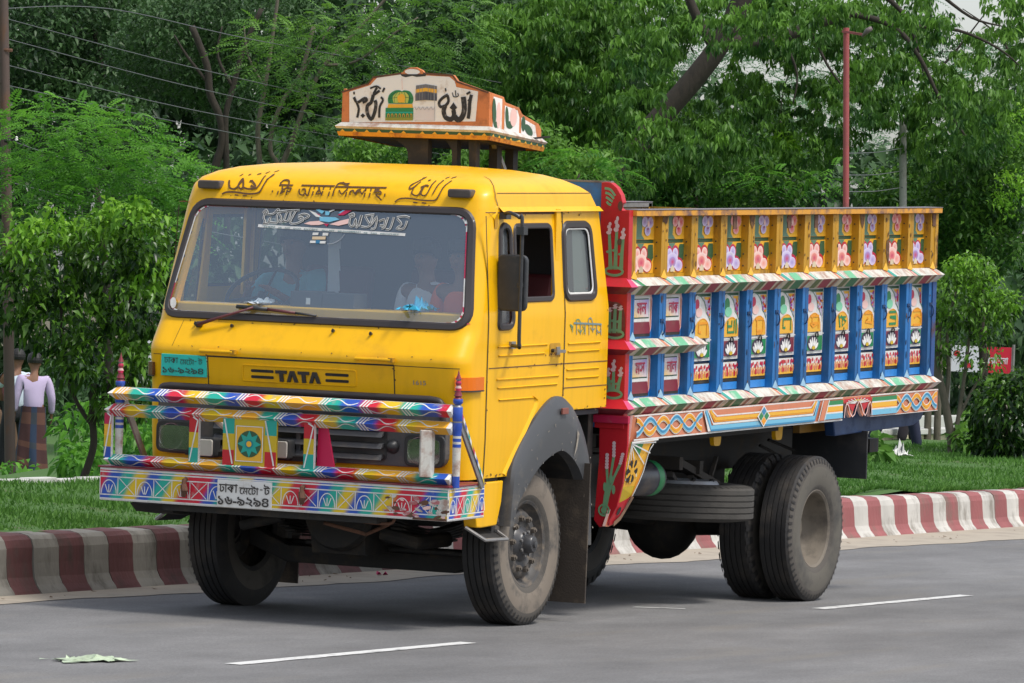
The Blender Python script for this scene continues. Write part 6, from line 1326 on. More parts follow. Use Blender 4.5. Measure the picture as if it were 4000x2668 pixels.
tree('slender feathery leaved tree with forked pale trunk beside the painted crown board', [(640,130,78,120,90,1.6,150),(760,120,78,150,110,1.6,220),(900,150,80,150,110,1.8,240),(980,60,80,170,100,1.8,260),(720,260,78,110,60,1.4,90),(860,280,79,90,60,1.4,80),(1030,200,80,60,80,1.2,70)], 'frond', .36, F_MID, [(79,.045,.025,[(598,560),(597,390),(592,300),(608,200),(622,110),(640,-20)]),(79,.035,.03,[(640,560),(640,392),(622,350),(624,300),(650,230),(690,170),(720,60)]),(79,.045,.02,[(640,395),(672,320),(700,240),(745,150),(830,60),(900,-20)]),(79,.022,.01,[(745,150),(820,140),(900,80),(960,40)]),(79,.02,.01,[(700,240),(690,180),(760,60)]),(79,.02,.01,[(608,200),(570,130),(560,60)])], BARK, bright=.10)
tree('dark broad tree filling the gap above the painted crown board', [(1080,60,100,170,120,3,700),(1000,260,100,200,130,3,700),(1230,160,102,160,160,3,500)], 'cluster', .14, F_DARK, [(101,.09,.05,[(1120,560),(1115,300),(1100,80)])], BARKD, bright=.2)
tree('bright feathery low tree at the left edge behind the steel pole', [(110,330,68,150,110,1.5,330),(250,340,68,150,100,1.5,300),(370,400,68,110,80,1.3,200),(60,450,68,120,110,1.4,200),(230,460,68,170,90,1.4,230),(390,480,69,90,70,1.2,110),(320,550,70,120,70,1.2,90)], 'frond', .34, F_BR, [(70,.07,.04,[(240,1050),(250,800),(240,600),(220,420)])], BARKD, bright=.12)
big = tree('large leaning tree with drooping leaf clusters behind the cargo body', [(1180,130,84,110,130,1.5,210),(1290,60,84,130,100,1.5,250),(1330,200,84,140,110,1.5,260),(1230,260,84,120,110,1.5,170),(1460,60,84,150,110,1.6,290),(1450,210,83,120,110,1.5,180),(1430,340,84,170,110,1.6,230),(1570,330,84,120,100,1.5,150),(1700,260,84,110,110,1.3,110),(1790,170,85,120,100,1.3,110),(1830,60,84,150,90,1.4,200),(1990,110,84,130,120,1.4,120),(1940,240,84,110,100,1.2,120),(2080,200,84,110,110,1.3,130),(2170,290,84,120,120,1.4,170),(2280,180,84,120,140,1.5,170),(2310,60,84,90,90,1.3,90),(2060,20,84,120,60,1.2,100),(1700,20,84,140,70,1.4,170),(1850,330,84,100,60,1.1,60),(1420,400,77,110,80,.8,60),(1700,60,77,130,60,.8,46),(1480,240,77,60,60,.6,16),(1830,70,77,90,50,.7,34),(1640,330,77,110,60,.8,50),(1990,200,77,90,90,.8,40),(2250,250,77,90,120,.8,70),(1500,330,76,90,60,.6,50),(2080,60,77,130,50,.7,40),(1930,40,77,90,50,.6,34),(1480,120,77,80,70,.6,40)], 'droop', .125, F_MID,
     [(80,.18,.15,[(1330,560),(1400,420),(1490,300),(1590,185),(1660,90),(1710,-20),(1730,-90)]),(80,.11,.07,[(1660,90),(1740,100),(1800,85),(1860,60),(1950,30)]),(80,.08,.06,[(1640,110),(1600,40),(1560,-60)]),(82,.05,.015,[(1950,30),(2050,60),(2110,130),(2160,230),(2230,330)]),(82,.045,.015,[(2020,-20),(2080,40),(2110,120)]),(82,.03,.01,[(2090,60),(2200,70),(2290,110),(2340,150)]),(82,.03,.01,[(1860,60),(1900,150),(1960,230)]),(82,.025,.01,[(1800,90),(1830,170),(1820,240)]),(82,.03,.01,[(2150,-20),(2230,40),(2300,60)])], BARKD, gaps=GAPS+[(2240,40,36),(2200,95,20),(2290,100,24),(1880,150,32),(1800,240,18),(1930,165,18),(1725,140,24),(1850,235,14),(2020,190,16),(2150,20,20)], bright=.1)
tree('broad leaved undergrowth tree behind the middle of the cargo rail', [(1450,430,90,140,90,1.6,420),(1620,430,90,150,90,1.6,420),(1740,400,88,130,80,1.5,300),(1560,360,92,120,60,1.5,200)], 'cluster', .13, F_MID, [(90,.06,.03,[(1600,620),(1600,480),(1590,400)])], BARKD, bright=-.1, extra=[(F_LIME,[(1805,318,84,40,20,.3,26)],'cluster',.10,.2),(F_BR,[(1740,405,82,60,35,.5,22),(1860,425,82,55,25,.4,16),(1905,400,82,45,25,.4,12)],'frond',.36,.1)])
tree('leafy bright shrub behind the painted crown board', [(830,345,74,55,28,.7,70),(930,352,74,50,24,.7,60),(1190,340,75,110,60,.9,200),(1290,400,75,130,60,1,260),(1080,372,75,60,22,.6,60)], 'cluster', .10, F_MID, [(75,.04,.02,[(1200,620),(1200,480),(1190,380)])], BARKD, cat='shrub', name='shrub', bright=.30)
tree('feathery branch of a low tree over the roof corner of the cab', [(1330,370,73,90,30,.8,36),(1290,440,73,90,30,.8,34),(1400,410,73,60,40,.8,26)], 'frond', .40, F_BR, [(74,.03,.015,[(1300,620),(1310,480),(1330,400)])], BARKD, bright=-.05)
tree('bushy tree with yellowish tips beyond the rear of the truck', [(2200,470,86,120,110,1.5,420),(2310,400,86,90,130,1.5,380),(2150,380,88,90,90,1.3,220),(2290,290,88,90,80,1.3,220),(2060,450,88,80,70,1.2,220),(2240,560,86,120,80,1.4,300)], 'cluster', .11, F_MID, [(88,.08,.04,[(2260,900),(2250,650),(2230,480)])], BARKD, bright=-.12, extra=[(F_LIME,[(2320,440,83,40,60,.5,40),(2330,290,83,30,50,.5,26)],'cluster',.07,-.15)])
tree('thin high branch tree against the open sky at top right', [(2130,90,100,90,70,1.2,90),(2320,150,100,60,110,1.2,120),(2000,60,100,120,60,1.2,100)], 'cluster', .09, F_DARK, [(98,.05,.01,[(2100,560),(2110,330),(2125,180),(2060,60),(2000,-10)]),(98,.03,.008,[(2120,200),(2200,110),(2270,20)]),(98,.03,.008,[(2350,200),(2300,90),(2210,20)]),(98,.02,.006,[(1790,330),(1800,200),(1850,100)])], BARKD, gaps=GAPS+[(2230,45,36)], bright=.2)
# near planted trees
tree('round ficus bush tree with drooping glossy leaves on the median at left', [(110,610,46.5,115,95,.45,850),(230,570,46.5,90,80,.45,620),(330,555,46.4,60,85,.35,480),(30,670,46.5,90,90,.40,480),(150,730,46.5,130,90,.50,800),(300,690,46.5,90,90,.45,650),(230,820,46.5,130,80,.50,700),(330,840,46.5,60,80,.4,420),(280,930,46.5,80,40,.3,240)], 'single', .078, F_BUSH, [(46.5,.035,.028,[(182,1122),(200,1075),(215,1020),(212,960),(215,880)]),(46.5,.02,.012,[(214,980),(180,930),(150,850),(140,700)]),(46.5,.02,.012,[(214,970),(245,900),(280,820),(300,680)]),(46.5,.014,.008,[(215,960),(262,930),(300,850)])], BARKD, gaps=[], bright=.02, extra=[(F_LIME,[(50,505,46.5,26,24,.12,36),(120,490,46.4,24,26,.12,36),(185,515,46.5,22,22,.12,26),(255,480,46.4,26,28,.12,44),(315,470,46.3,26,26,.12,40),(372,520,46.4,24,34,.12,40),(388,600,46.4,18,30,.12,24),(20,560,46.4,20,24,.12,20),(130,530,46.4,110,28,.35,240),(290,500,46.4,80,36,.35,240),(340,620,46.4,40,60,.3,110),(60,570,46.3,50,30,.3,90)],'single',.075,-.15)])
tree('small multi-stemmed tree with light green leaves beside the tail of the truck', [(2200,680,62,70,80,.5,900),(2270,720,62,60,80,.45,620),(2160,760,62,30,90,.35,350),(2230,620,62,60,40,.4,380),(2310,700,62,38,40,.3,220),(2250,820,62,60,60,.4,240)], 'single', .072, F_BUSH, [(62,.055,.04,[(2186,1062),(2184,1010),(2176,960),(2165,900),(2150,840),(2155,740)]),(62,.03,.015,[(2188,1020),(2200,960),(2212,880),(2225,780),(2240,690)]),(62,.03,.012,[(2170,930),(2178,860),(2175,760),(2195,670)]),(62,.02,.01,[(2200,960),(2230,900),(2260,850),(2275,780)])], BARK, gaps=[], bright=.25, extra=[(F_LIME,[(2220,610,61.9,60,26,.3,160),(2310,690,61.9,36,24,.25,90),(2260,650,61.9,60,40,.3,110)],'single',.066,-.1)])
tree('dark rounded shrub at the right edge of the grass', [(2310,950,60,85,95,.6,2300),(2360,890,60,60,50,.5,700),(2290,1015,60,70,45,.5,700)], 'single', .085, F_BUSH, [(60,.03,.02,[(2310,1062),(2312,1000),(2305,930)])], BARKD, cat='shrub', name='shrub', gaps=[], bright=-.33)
for i, (lab, px, py0, py1) in enumerate((('slim grey tree trunk nearest the tail of the truck',2128,1040,800),('mottled grey tree trunk just left of the multi-stemmed tree',2150,1046,780))):
    tree(lab, [(px-10+30*i,740,67,60,70,.5,260)], 'single', .08, F_BUSH, [(67,.05,.04,[(px,py0+6),(px+3,940),(px+8,py1)])], BARK, gaps=[], bright=-.1)
# undergrowth, weeds, grass
def plantmass(name, label, cat, blobs, size, m, bright, kind='single'):
    r = empty(name); tag(r, label, cat); mb = MB(); b = blobs[0]; limbs(mb, [(b[2],.012,.006,[(b[0],b[1]+b[4]+6),(b[0],b[1])])], BARKD); mb.build('stem', r); crown('foliage', m, blobs, kind, size, r, [], bright); return r
plantmass('shrub', 'bright green broad-leaved weeds behind the trunk of the round bush', 'shrub', [(200,1060,50,70,50,.6,330),(300,1050,55,110,75,.8,620),(190,990,58,70,70,.8,300),(270,970,58,90,60,.8,300),(40,1080,60,60,22,.5,60),(380,1060,56,70,50,.7,260)], .12, F_BR, .05)
plantmass('shrub', 'dark ivy covered undergrowth behind the painted left finial', 'shrub', [(300,900,72,130,110,1,900),(420,860,74,110,130,1,600),(150,880,78,60,120,1,400)], .12, F_DARK, .35)
plantmass('shrub', 'light green weeds seen through the left end of the bull bar', 'shrub', [(330,1010,52,60,40,.6,260),(340,945,56,50,30,.6,120)], .09, F_BR, -.1)
plantmass('shrub', 'low ivy patch at the foot of the cream wall', 'shrub', [(2125,1038,63,60,14,.5,420),(2070,1036,63,40,12,.4,220)], .06, F_MID, .1)
plantmass('shrub', 'broad-leaved green weeds between the multi-stemmed tree and the dark shrub', 'shrub', [(2230,1015,62,50,40,.5,240),(2255,980,63,40,40,.5,150)], .16, F_MID, .15)
plantmass('shrub', 'upright grassy weed by the rear mud flap of the truck', 'shrub', [(2012,1045,58,16,50,.25,90)], .22, F_GRASS, .3)
plantmass('shrub', 'tangled greenery behind the rear wheels of the truck', 'shrub', [(1640,980,70,200,120,1,900),(1950,1010,68,110,70,.8,500),(1300,1000,72,200,120,1,700)], .13, F_MID, -.2)
n = 115000; X = rng.uniform(-12, 38, n); Y = 2.58+(rng.random(n)**1.25)*np.where(X < 12, 3.3, 5.0); kx = .018*np.clip(X,0,20); Y = np.maximum(Y, 2.58+kx); Z = np.array([TZ(a, b) for a, b in zip(X, Y)])-.01-.045*np.clip(1-(Y-2.54)/1.5,0,1)*np.clip(X,0,20)/20
tuft = (np.sin(X*2.1+Y*3.3)+np.sin(X*.7-Y*1.9)+np.sin(X*5.3+Y*1.1))/3; H = (.045+.035*rng.random(n)+.025*np.clip(tuft,0,1))*np.clip((Y-2.5)*3,.35,1)
D_ = rng.normal(size=(n,3))*.45; D_[:,2] = 1; D_ = nrm(D_); P = np.stack([X,Y,Z],1); S = nrm(np.cross(D_, rng.normal(size=(n,3)))); W_ = .007+.005*rng.random(n)
V = np.stack([P-S*W_[:,None], P+S*W_[:,None], P+D_*H[:,None]*1.0+np.array([0,0,-.01])],1).reshape(-1,3); F = np.arange(n*3).reshape(-1,3)
tag(mesh_np('grass', V, F, np.repeat(np.clip(.45+.25*tuft+rng.normal(size=n)*.2,0,1),3), F_GRASS), kind='stuff')
rr = random.Random(4); mb = MB()
for k in range(90):
    x = rr.uniform(-3,24); y = rr.uniform(1.85,2.2); a = rr.uniform(.01,.035); t = rr.uniform(0,3); z = .012
    mb.face([(x,y,z),(x+a*math.cos(t),y+a*math.sin(t),z+.004),(x+a*1.6*math.cos(t+.3),y+a*1.6*math.sin(t+.3),z+.008),(x+a*math.cos(t+.8),y+a*math.sin(t+.8),z)], mat('dry_leaf',(.10,.06,.03),.9))
tag(mb.build('dry_leaves'), kind='stuff')
# ------------------------------------------------------------------ poles, wires, wall, banner
def pole(label, D, top_, bot, r0, r1, m, extra=None, name='utility_pole', cat='pole'):
    a, b = at(*bot, D), at(*top_, D); r = empty(name, tuple(a)); tag(r, label, cat)
    off = lambda p: tuple(p-a); mb = MB(); mb.tube([off(a-np.array([0,0,.2])), off((a+b)/2), off(b)], [r0,(r0+r1)/2,r1], m, 14); mb.build('pole_shaft', r, smooth=True, angle=50)
    return r, a, b, off
PB = mat('rusty_brown_pole', (.085,.055,.045), .7, dirt=.8, dcol=(.16,.07,.03), dscale=3, stretch=(1,1,.4))
PR = mat('faded_red_pole', (.33,.07,.07), .6, dirt=.6, dcol=(.16,.07,.06), dscale=3)
PC = mat('pale_concrete', (.34,.33,.31), .85, dirt=.7, dcol=(.14,.14,.12), dscale=4)
r, a, b, off = pole('rusty brown steel pole at the left edge of the picture', 70, (7,-40), (26,1112), .070, .062, PB)
mb = MB(); c = at(16,115,70); mb.lathe([(.068,-.02),(.073,0),(.068,.02)], off(c), 'z', RUST, 14); c = at(18,322,70); mb.lathe([(.07,-.03),(.078,-.01),(.07,.03)], off(c), 'z', DARK, 14); mb.build('clamp', r)
mb = MB(); c = at(38,318,69.9); mb.lathe([(.0,-.03),(.018,-.03),(.022,-.01),(.012,0),(.02,.015),(0,.03)], off(c), 'z', OLDW, 10); mb.tube([off(at(20,322,70)), off(c)], .012, DARK, 6); mb.build('insulator', r)
r2, a2, b2, off2 = pole('straight faded red steel pole rising behind the cargo body', 70, (1943,64), (1941,1000), .038, .038, PR)
mb = MB(); c = at(1943,72,70); mb.bar(off2(at(1935,72,70)), off2(at(1985,80,69.6)), .03, .03, PR); mb.build('cross_arm', r2)
mb = MB(); mb.tube([off2(at(1980,84,69.4)), off2(at(1992,70,69.3)), off2(at(2002,64,69.3))], [.015,.035,.025], mat('grey_brown_lamp',(.14,.11,.11),.6), 8); mb.build('lamp_head', r2, smooth=True)
r3, a3, b3, off3 = pole('pale concrete pole to the right of the red steel pole', 84, (2073,270), (2074,1000), .062, .055, PC)
WIRE = mat('grey_wire', (.10,.105,.11), .5)
wires = [((20,30),(330,100)),((20,82),(420,160)),((20,92),(400,165)),((20,152),(440,235)),((20,190),(300,240)),((30,345),(330,405)),((20,420),(300,480))]
W0 = [((0,40),(26,46),(400,145),(870,250),(1300,330)),((0,86),(26,92),(420,195),(900,300),(1300,372)),((0,145),(26,152),(430,250),(900,335),(1300,400)),((0,190),(26,198),(430,285),(760,345),(1300,425)),((30,325),(200,380),(500,450),(800,500)),((30,420),(200,465),(420,520),(700,570)),((0,20),(250,20),(600,95),(1150,190))]
for k, pts in enumerate(W0):
    mb = MB(); q = [tuple(at(x, y, 70+ (x/1300)*14)) for x, y in pts]; mb.tube(spline(q, 6), .0065, WIRE, 5)
    o = mb.build('power_line', None, smooth=True)
    tag(o, ['first overhead wire from the rusty left pole, highest where it meets the pole','second overhead wire down the rusty left pole','third overhead wire down the rusty left pole','fourth overhead wire down the rusty left pole, just above the feathery tree','overhead wire leaving the white insulator of the rusty left pole','lowest overhead wire in front of the bright feathery tree','overhead wire crossing the dark treetops at upper left'][k], 'wire', 'overhead wires at left')
for k, (y0, y1) in enumerate(((352,340),(402,392),(440,430))):
    mb = MB(); q = [tuple(at(1943,y0,70)), tuple(at(2010,(y0+y1)/2+4,77)), tuple(at(2073,y1,84))]; mb.tube(spline(q,5), .006, WIRE, 5)
    tag(mb.build('power_line', None, smooth=True), ['top','middle','bottom'][k]+' thin wire strung between the red pole and the pale concrete pole', 'wire', 'wires between the two right poles')
# low cream wall with coping and a whitewashed wall behind it
WALL = mat('cream_wall_plaster', (.52,.47,.31), .9, dirt=.8, dcol=(.22,.19,.13), dscale=3, bump=.3); WALL2 = mat('whitewashed_wall', (.50,.50,.47), .9, dirt=.8, dcol=(.24,.23,.2), dscale=3)
wy = 8.3
def zat(px, py, y):
    v = VD+VR*(px*1.70141-2000)/FOC-VU*(py*1.70141-1334)/FOC; t = (y-CAM[1])/v[1]; return (CAM+v*t)
t1 = zat(2100,992,wy)[2]; r = empty('low_wall', (26,wy,0)); tag(r, 'low cream plastered wall with a projecting coping behind the small trees', 'wall')
mb = MB(); mb.box((-1,0,-.2),(60,.2,t1-.03),WALL); mb.build('wall_panel', r, bevel=.01); mb = MB(); mb.box((-1,-.05,t1-.03),(60,.25,t1+.04),WALL2); mb.build('coping', r, bevel=.01)
for k in range(10):
    mb = MB(); mb.box((-.9+k*2.4,-.06,-.2),(-.65+k*2.4,.0,t1-.031),WALL); mb.build('pier', r, bevel=.01)
t2 = zat(2150,955,14)[2]; r = empty('white_wall', (40,14,0)); tag(r, 'whitewashed wall standing farther back behind the low cream wall', 'wall')
mb = MB(); mb.box((-3,0,-1.3),(60,.2,t2),WALL2); mb.build('wall_panel', r, bevel=.01)
# edging strip at the back of the median grass, left
mb = MB(); z = TZ(6,5.95); 
for k in range(7): mb.box((4.0+k*.42,5.90,z-.1),(4.0+k*.42+.41,6.0,z+.045+.008*math.sin(k*2.1)),WALL2)
tag(mb.build('path_edging', bevel=.008), 'low whitish edging blocks behind the grass at left', 'edging')
# banner
D = 92; c = at(2180,852,D); w_ = 145*1.70141/FOC*D; h_ = 60*1.70141/FOC*D; BR = mat('red_banner', (.62,.01,.04), .6); BW = mat('white_banner', (.72,.72,.78), .6)
r = empty('banner', tuple(c)); tag(r, 'red and white printed banner behind the dark shrub at right', 'banner')
X = np.array([VR[0],VR[1],0]); X /= np.linalg.norm(X); X = tuple(X)
def bq(u, v, h=0): return (X[0]*u-VD[0]*h, X[1]*u-VD[1]*h, v)
mb = MB(); mb.face([bq(0,0),bq(w_,0),bq(w_,h_),bq(0,h_)], BW); mb.face([bq(0,0,-.01),bq(w_,0,-.01),bq(w_,h_,-.01),bq(0,h_,-.01)], BW); mb.build('sheet', r)
p = Paint(lambda u, v, h: bq(u, v, h)); p.step = .004; p.rect(w_*.52,.0,w_*.97,h_,BR,1); p.text('করোনা', w_*.56, h_*.35, w_*.36, h_*.28, BW, 2, bold=.02); p.ell(w_*.3,h_*.25,w_*.06,h_*.10,BR,1); p.ell(w_*.1,h_*.7,w_*.05,h_*.12,BR,1); p.mb.build('printing', r)
mb = MB(); 
for u in (0, w_): mb.tube([bq(u,-1.2),bq(u,h_+.05)], .025, STEEL, 8)
mb.build('banner_post', r)
# scraps on the ground
def crumple(name, loc, sx, sy, sz, m, label, cat, seed, n=14, rz=0):
    r2 = random.Random(seed); mb = MB(); G = [[(((i/(n-1)-.5)*sx*(1+.3*r2.uniform(-1,1))), ((j/(n-1)-.5)*sy*(1+.3*r2.uniform(-1,1))), abs(r2.gauss(0,1))*sz*(1-abs(i/(n-1)-.5)*1.4)*(1-abs(j/(n-1)-.5)*1.4)+.006) for j in range(n)] for i in range(n)]
    for i in range(n-1):
        for j in range(n-1):
            if (i in (0,n-2) or j in (0,n-2)) and r2.random() < .35: continue
            mb.face([G[i][j],G[i+1][j],G[i+1][j+1],G[i][j+1]], m)
    o = mb.build(name, None, smooth=True, angle=70); o.location = loc; o.rotation_euler = (0,0,rz); tag(o, label, cat); return o
crumple('plastic_scrap', (-5.30,-1.0,.0), .44, .22, .022, mat('pale_green_plastic', (.40,.48,.34), .5, var=.3, dscale=20), 'crumpled pale green plastic scrap lying on the asphalt at lower left', 'litter', 2, rz=-.45)
crumple('flower_petal', (4.05,2.0,.0), .09, .07, .05, mat('magenta_petal', (.45,.01,.10), .5), 'small magenta flower head on the sand by the kerb', 'flower', 5, n=4)
c = at(2062,1066,60.5); crumple('plastic_bag', (c[0],c[1],TZ(c[0],c[1])), .34, .22, .10, mat('white_plastic_bag', (.62,.62,.60), .4), 'crumpled white plastic bag on the grass behind the truck', 'litter', 8)
c0 = crumple('blue_cloth', (0,0,0), .36, .12, .06, mat('turquoise_cloth', (.04,.42,.66), .7), 'bright turquoise cloth lying on the dashboard by the passengers', 'cloth', 3); c0.location = B((-.78,-.68,1.975)); 
c1 = crumple('plastic_wrapper', (0,0,0), .34, .10, .035, mat('clear_wrapper', (.55,.58,.62), .3), 'clear crumpled plastic wrapper on the dashboard behind the wiper', 'wrapper', 6); c1.location = B((-.78,.42,1.972))
mb = MB(); mb.box((-.84,-.02,1.972),(-.66,.20,2.07),IN2); mb.box((-.84,-.245,1.972),(-.66,-.025,2.065),IN2); mb.box((-.842,.06,1.99),(-.8405,.09,2.03),OLDW)
tag(mb.build('dashboard_box', None, body=True, bevel=.008), 'dark grey twin box on the middle of the dashboard', 'box')

# ------------------------------------------------------------------ people
SKIN = mat('brown_skin', (.22,.105,.06), .55); HAIR = mat('black_hair', (.008,.007,.006), .6)
def skin_mesh(name, V, Eg, m, parent, sub=1):
    keys = list(V); me = bpy.data.meshes.new(name); me.from_pydata([V[k][0] for k in keys], [(keys.index(a), keys.index(b)) for a, b in Eg], [])
    me.materials.append(m); o = bpy.data.objects.new(name, me); COL.objects.link(o); o.parent = parent
    md = o.modifiers.new('skin', 'SKIN'); md.use_smooth_shade = True; md.branch_smoothing = .6
    for k, key in enumerate(keys): rad = V[key][1]; me.skin_vertices[0].data[k].radius = rad if isinstance(rad, tuple) else (rad, rad)
    me.skin_vertices[0].data[0].use_root = True
    s = o.modifiers.new('sub', 'SUBSURF'); s.levels = sub; s.render_levels = sub; return o
def person(loc, yaw, h, label, shirt, trousers, pose='stand', lungi=None, arms=None, lean=0, look=0, stride=.12, sleeve='long'):
    r = empty('person', loc); r.rotation_euler = (0,0,yaw); r.scale = (h/1.7,)*3; tag(r, label, 'person')
    L = lambda p: (p[0]+lean*(p[2]-.9) if p[2] > .9 else p[0], p[1], p[2])
    J = {'pelvis':((0,0,.93),.135),'waist':((0,0,1.08),.12),'chest':((.0,0,1.27),.145),'neck0':((0,0,1.43),.065),'neck':((.01,0,1.49),.052),'head0':((.02,0,1.56),(.080,.070)),'head1':((.02,0,1.65),(.088,.078)),'nose':((.115,0,1.575),.014)}
    for s, t in ((-1,'r'),(1,'l')):
        J['ear'+t] = ((.01,s*.088,1.58),.018)
        J['sh'+t] = ((0,s*.175,1.39),.062)
        el, wr = (arms or {}).get(t, ((.0,s*.235,1.12),(.05,s*.245,.87)))
        J['el'+t] = (el,.045); J['wr'+t] = (wr,.028)
        d = Vector(wr)-Vector(el); d.normalize(); pl = Vector(wr)+d*.055; J['pa'+t] = (tuple(pl),(.018,.036)); sd = Vector((1,0,0)) if abs(d.x) < .6 else Vector((0,1,0))
        for k in range(4):
            o_ = sd*(.026-.018*k); f1 = pl+d*.045+o_; f2 = f1+d*(.030+.006*(k in (1,2)))+Vector((0,-s*.012,0)); J['f%d%s' % (k,t)] = (tuple(f1),.0085); J['g%d%s' % (k,t)] = (tuple(f2),.0072)
        th = Vector(wr)+d*.03+sd*.035; J['t1'+t] = (tuple(th),.010); J['t2'+t] = (tuple(th+d*.035+sd*.008),.008)
        if pose == 'stand':
            x = s*stride; J['hip'+t] = ((0,s*.09,.90),.095); J['kn'+t] = ((x*.6+.02,s*.095,.50),.060); J['an'+t] = ((x-.02*(x < 0),s*.10,.085),.038); J['to'+t] = ((x+.15,s*.115,.03),.030)
        else: J['hip'+t] = ((.04,s*.09,.90),.095); J['kn'+t] = ((.44,s*.12,.95),.065); J['an'+t] = ((.46,s*.12,.52),.04); J['to'+t] = ((.60,s*.13,.47),.03)
    J = {k: (L(v[0]), v[1]) for k, v in J.items()}
    E1 = [('pelvis','waist'),('waist','chest'),('chest','neck0'),('neck0','neck'),('neck','head0'),('head0','head1'),('head0','nose')]
    for t in 'rl':
        E1 += [('head0','ear'+t),('chest','sh'+t),('sh'+t,'el'+t),('el'+t,'wr'+t),('wr'+t,'pa'+t),('wr'+t,'t1'+t),('t1'+t,'t2'+t),('pelvis','hip'+t),('hip'+t,'kn'+t),('kn'+t,'an'+t),('an'+t,'to'+t)]+[('pa'+t,'f%d%s' % (k,t)) for k in range(4)]+[('f%d%s' % (k,t),'g%d%s' % (k,t)) for k in range(4)]
    skin_mesh('body', J, E1, SKIN, r, 2)
    g = lambda k, a: (J[k][0], (tuple(x+a for x in J[k][1]) if isinstance(J[k][1], tuple) else J[k][1]+a))
    S = {'pelvis':(tuple(Vector(J['pelvis'][0])+Vector((0,0,-.07))),.168),'waist':g('waist',.035),'chest':g('chest',.036),'neck0':(tuple(Vector(J['neck0'][0])+Vector((0,0,.005))),.088)}; ES = [('waist','pelvis'),('waist','chest'),('chest','neck0')]
    for t in 'rl':
        S['sh'+t] = g('sh'+t,.018); e_, w_ = Vector(J['el'+t][0]), Vector(J['wr'+t][0])
        S['el'+t] = (tuple(e_),.056); ES += [('chest','sh'+t),('sh'+t,'el'+t)]
        if sleeve == 'long': S['wr'+t] = (tuple(e_+(w_-e_)*.92),.045); ES += [('el'+t,'wr'+t)]
    skin_mesh('shirt', S, ES, shirt, r, 2)
    if lungi:
        mb = MB(); prof = [(.165+.07*k/11, 1.0-.86*k/11) for k in range(12)]; n = 40; i = len(mb.v)
        for q, (rad, z) in enumerate(prof):
            for j in range(n): t = 2*math.pi*j/n; f = 1+.07*math.sin(t*6+z*5)*(q/11); mb.v.append((rad*.85*f*math.cos(t)*(1+stride*1.2*q/11), rad*f*math.sin(t), z-.10*math.cos(t+2.2)*(q/11)**2))
        for q in range(len(prof)-1):
            for j in range(n): mb.f.append([i+q*n+j,i+q*n+(j+1) % n,i+(q+1)*n+(j+1) % n,i+(q+1)*n+j]); mb.m.append(lungi[((q in (1,2,6,9))*2+((j//3) % 3 == 0)) % len(lungi)])
        mb.build('lungi', r, smooth=True)
    else:
        P = {'pelvis':g('pelvis',.015)}; EP = []
        for t in 'rl': P['hip'+t] = g('hip'+t,.018); P['kn'+t] = g('kn'+t,.022); P['an'+t] = (tuple(Vector(J['an'+t][0])+Vector((0,0,.04))),.062); EP += [('pelvis','hip'+t),('hip'+t,'kn'+t),('kn'+t,'an'+t)]
        skin_mesh('trousers', P, EP, trousers, r, 2)
    mb = MB(); hc = Vector(J['head1'][0])
    for a in range(6):
        for b_ in range(14):
            def Q(a, b_): th = a/6*1.9; ph = 2*math.pi*b_/14; return (hc.x-.016+.116*math.sin(th)*math.cos(ph)*(.88 if math.cos(ph) > 0 else 1), hc.y+.106*math.sin(th)*math.sin(ph), hc.z-.02+.116*math.cos(th)+(.05 if math.cos(ph) > .3 and a > 3 else 0))
            mb.face([Q(a,b_),Q(a+1,b_),Q(a+1,b_+1),Q(a,b_+1)], HAIR)
    mb.build('hair', r, smooth=True)
    mb = MB()
    for s in (-1,1): mb.tube([(hc.x+.085,hc.y+s*.033,hc.z-.045),(hc.x+.092,hc.y+s*.033,hc.z-.045)], .010, BLKP, 8)
    mb.tube([(hc.x+.082,hc.y-.022,hc.z-.118),(hc.x+.088,hc.y,hc.z-.120),(hc.x+.082,hc.y+.022,hc.z-.118)], .006, mat('lip_brown',(.16,.05,.04)), 6); mb.build('face_features', r)
    return r
def cloth(nm, c): return mat(nm, c, .85, var=.15, dscale=4, bump=.4, bscale=9)
def foot(px, py, D): c = at(px, py, D); return (c[0], c[1], c[2])
away = YAW
person(foot(70,1102,77), away+.25, 1.72, 'person in a lilac shirt and checked dark lungi walking away beside the rusty pole', cloth('lilac_shirt',(.50,.41,.60)), None, lungi=[cloth('lungi_plum',(.06,.022,.022)),cloth('lungi_navy',(.018,.035,.075)),cloth('lungi_brown',(.12,.05,.035)),cloth('lungi_slate',(.03,.04,.055))], arms={'r':((-.02,-.245,1.12),(.06,-.26,.88)),'l':((.0,.24,1.12),(.06,.25,.90))}, lean=.06)
person(foot(30,1096,80), away+.5, 1.80, 'person in a pale blue shirt and dark trousers partly hidden by the walker in lilac', cloth('pale_blue_shirt',(.55,.63,.72)), cloth('black_trousers',(.015,.015,.02)), arms={'r':((.02,-.24,1.13),(.10,-.22,.88)),'l':((.10,.22,1.20),(.18,.12,1.0))}, sleeve='short', stride=.18)
person(foot(15,1094,83), away, 1.66, 'person in a maroon shirt almost hidden behind the rusty pole at the left edge', cloth('maroon_shirt',(.10,.02,.025)), cloth('brown_trousers',(.12,.07,.04)), stride=.15)
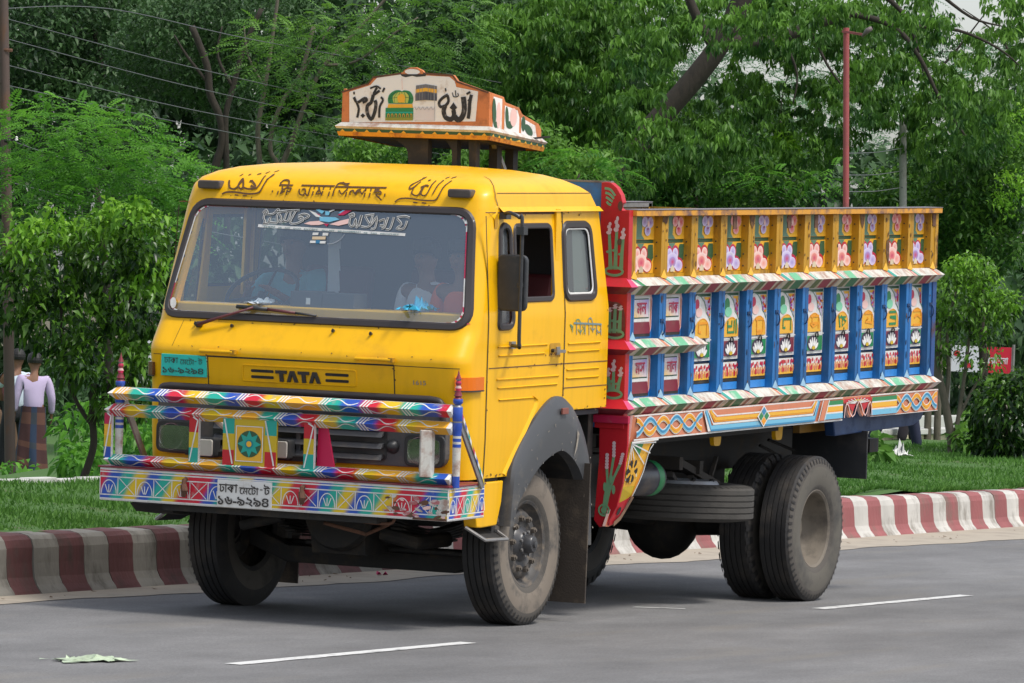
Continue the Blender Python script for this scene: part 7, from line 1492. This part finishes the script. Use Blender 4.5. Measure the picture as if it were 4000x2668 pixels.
pw = person(foot(352,1085,60), away+1.2, 1.70, 'person hidden behind the cab corner with only one hand showing beside the cab', cloth('white_cuff_shirt',(.60,.60,.60)), cloth('dark_green_trousers',(.03,.04,.03)), arms={'r':((.02,-.235,1.12),(.05,-.245,.88)),'l':((.02,.235,1.12),(.05,.245,.88))})
person(foot(2052,1052,64), away-1.9, 1.66, 'person in dark blue trousers striding behind the tail of the truck', cloth('pale_violet_shirt',(.50,.45,.58)), cloth('navy_trousers',(.012,.016,.045)), stride=.26)
person(foot(2083,1040,66), away-1.5, 1.66, 'person in dark brown trousers standing just right of the striding person', cloth('pink_brown_shirt',(.42,.20,.20)), cloth('dark_brown_trousers',(.03,.022,.03)), stride=.08)
# in the cab: seat level 0.9 of the seated figure goes to 1.62
def seated(x, y, label, shirt, trousers, h=1.66, yaw=math.pi, **k):
    z = 1.62-.86*h/1.7; q = B((x, y, z)); return person(q, yaw, h, label, shirt, trousers, pose='sit', **k)
seated(.02,.66,'driver in a blue-green shirt with hands on the steering wheel', cloth('teal_shirt',(.12,.42,.50)), cloth('grey_trousers',(.05,.05,.05)), arms={'l':((.22,.25,1.14),(.42,.12,1.26)),'r':((.20,-.25,1.14),(.44,-.10,1.28))}, sleeve='short')
seated(-.15,-.40,'passenger in a grey-white shirt beside the passenger in orange', cloth('grey_white_shirt',(.75,.75,.78)), cloth('dark_trousers',(.02,.02,.025)), h=1.55, yaw=math.pi-.2, lean=.05)
seated(-.28,-.74,'passenger in an orange shirt sitting by the near door', cloth('orange_shirt',(.85,.16,.05)), cloth('khaki_trousers',(.12,.10,.07)), h=1.58, yaw=math.pi-.1, lean=.12)
mb = MB()
pts = [(.12,.40,2.42),(.05,.38,2.32),(.02,.36,2.18),(0,.35,2.05),(.02,.34,1.92)]
for (x0,y0,z0),(x1,y1,z1) in zip(pts, pts[1:]): mb.face([(x0,y0+.03,z0),(x0,y0-.05,z0),(x1,y1-.06,z1),(x1,y1+.03,z1)], cloth('pale_curtain',(.62,.65,.68)))
tag(mb.build('hanging_towel', None, body=True, smooth=True), 'pale cloth hanging beside the driver inside the cab', 'towel')
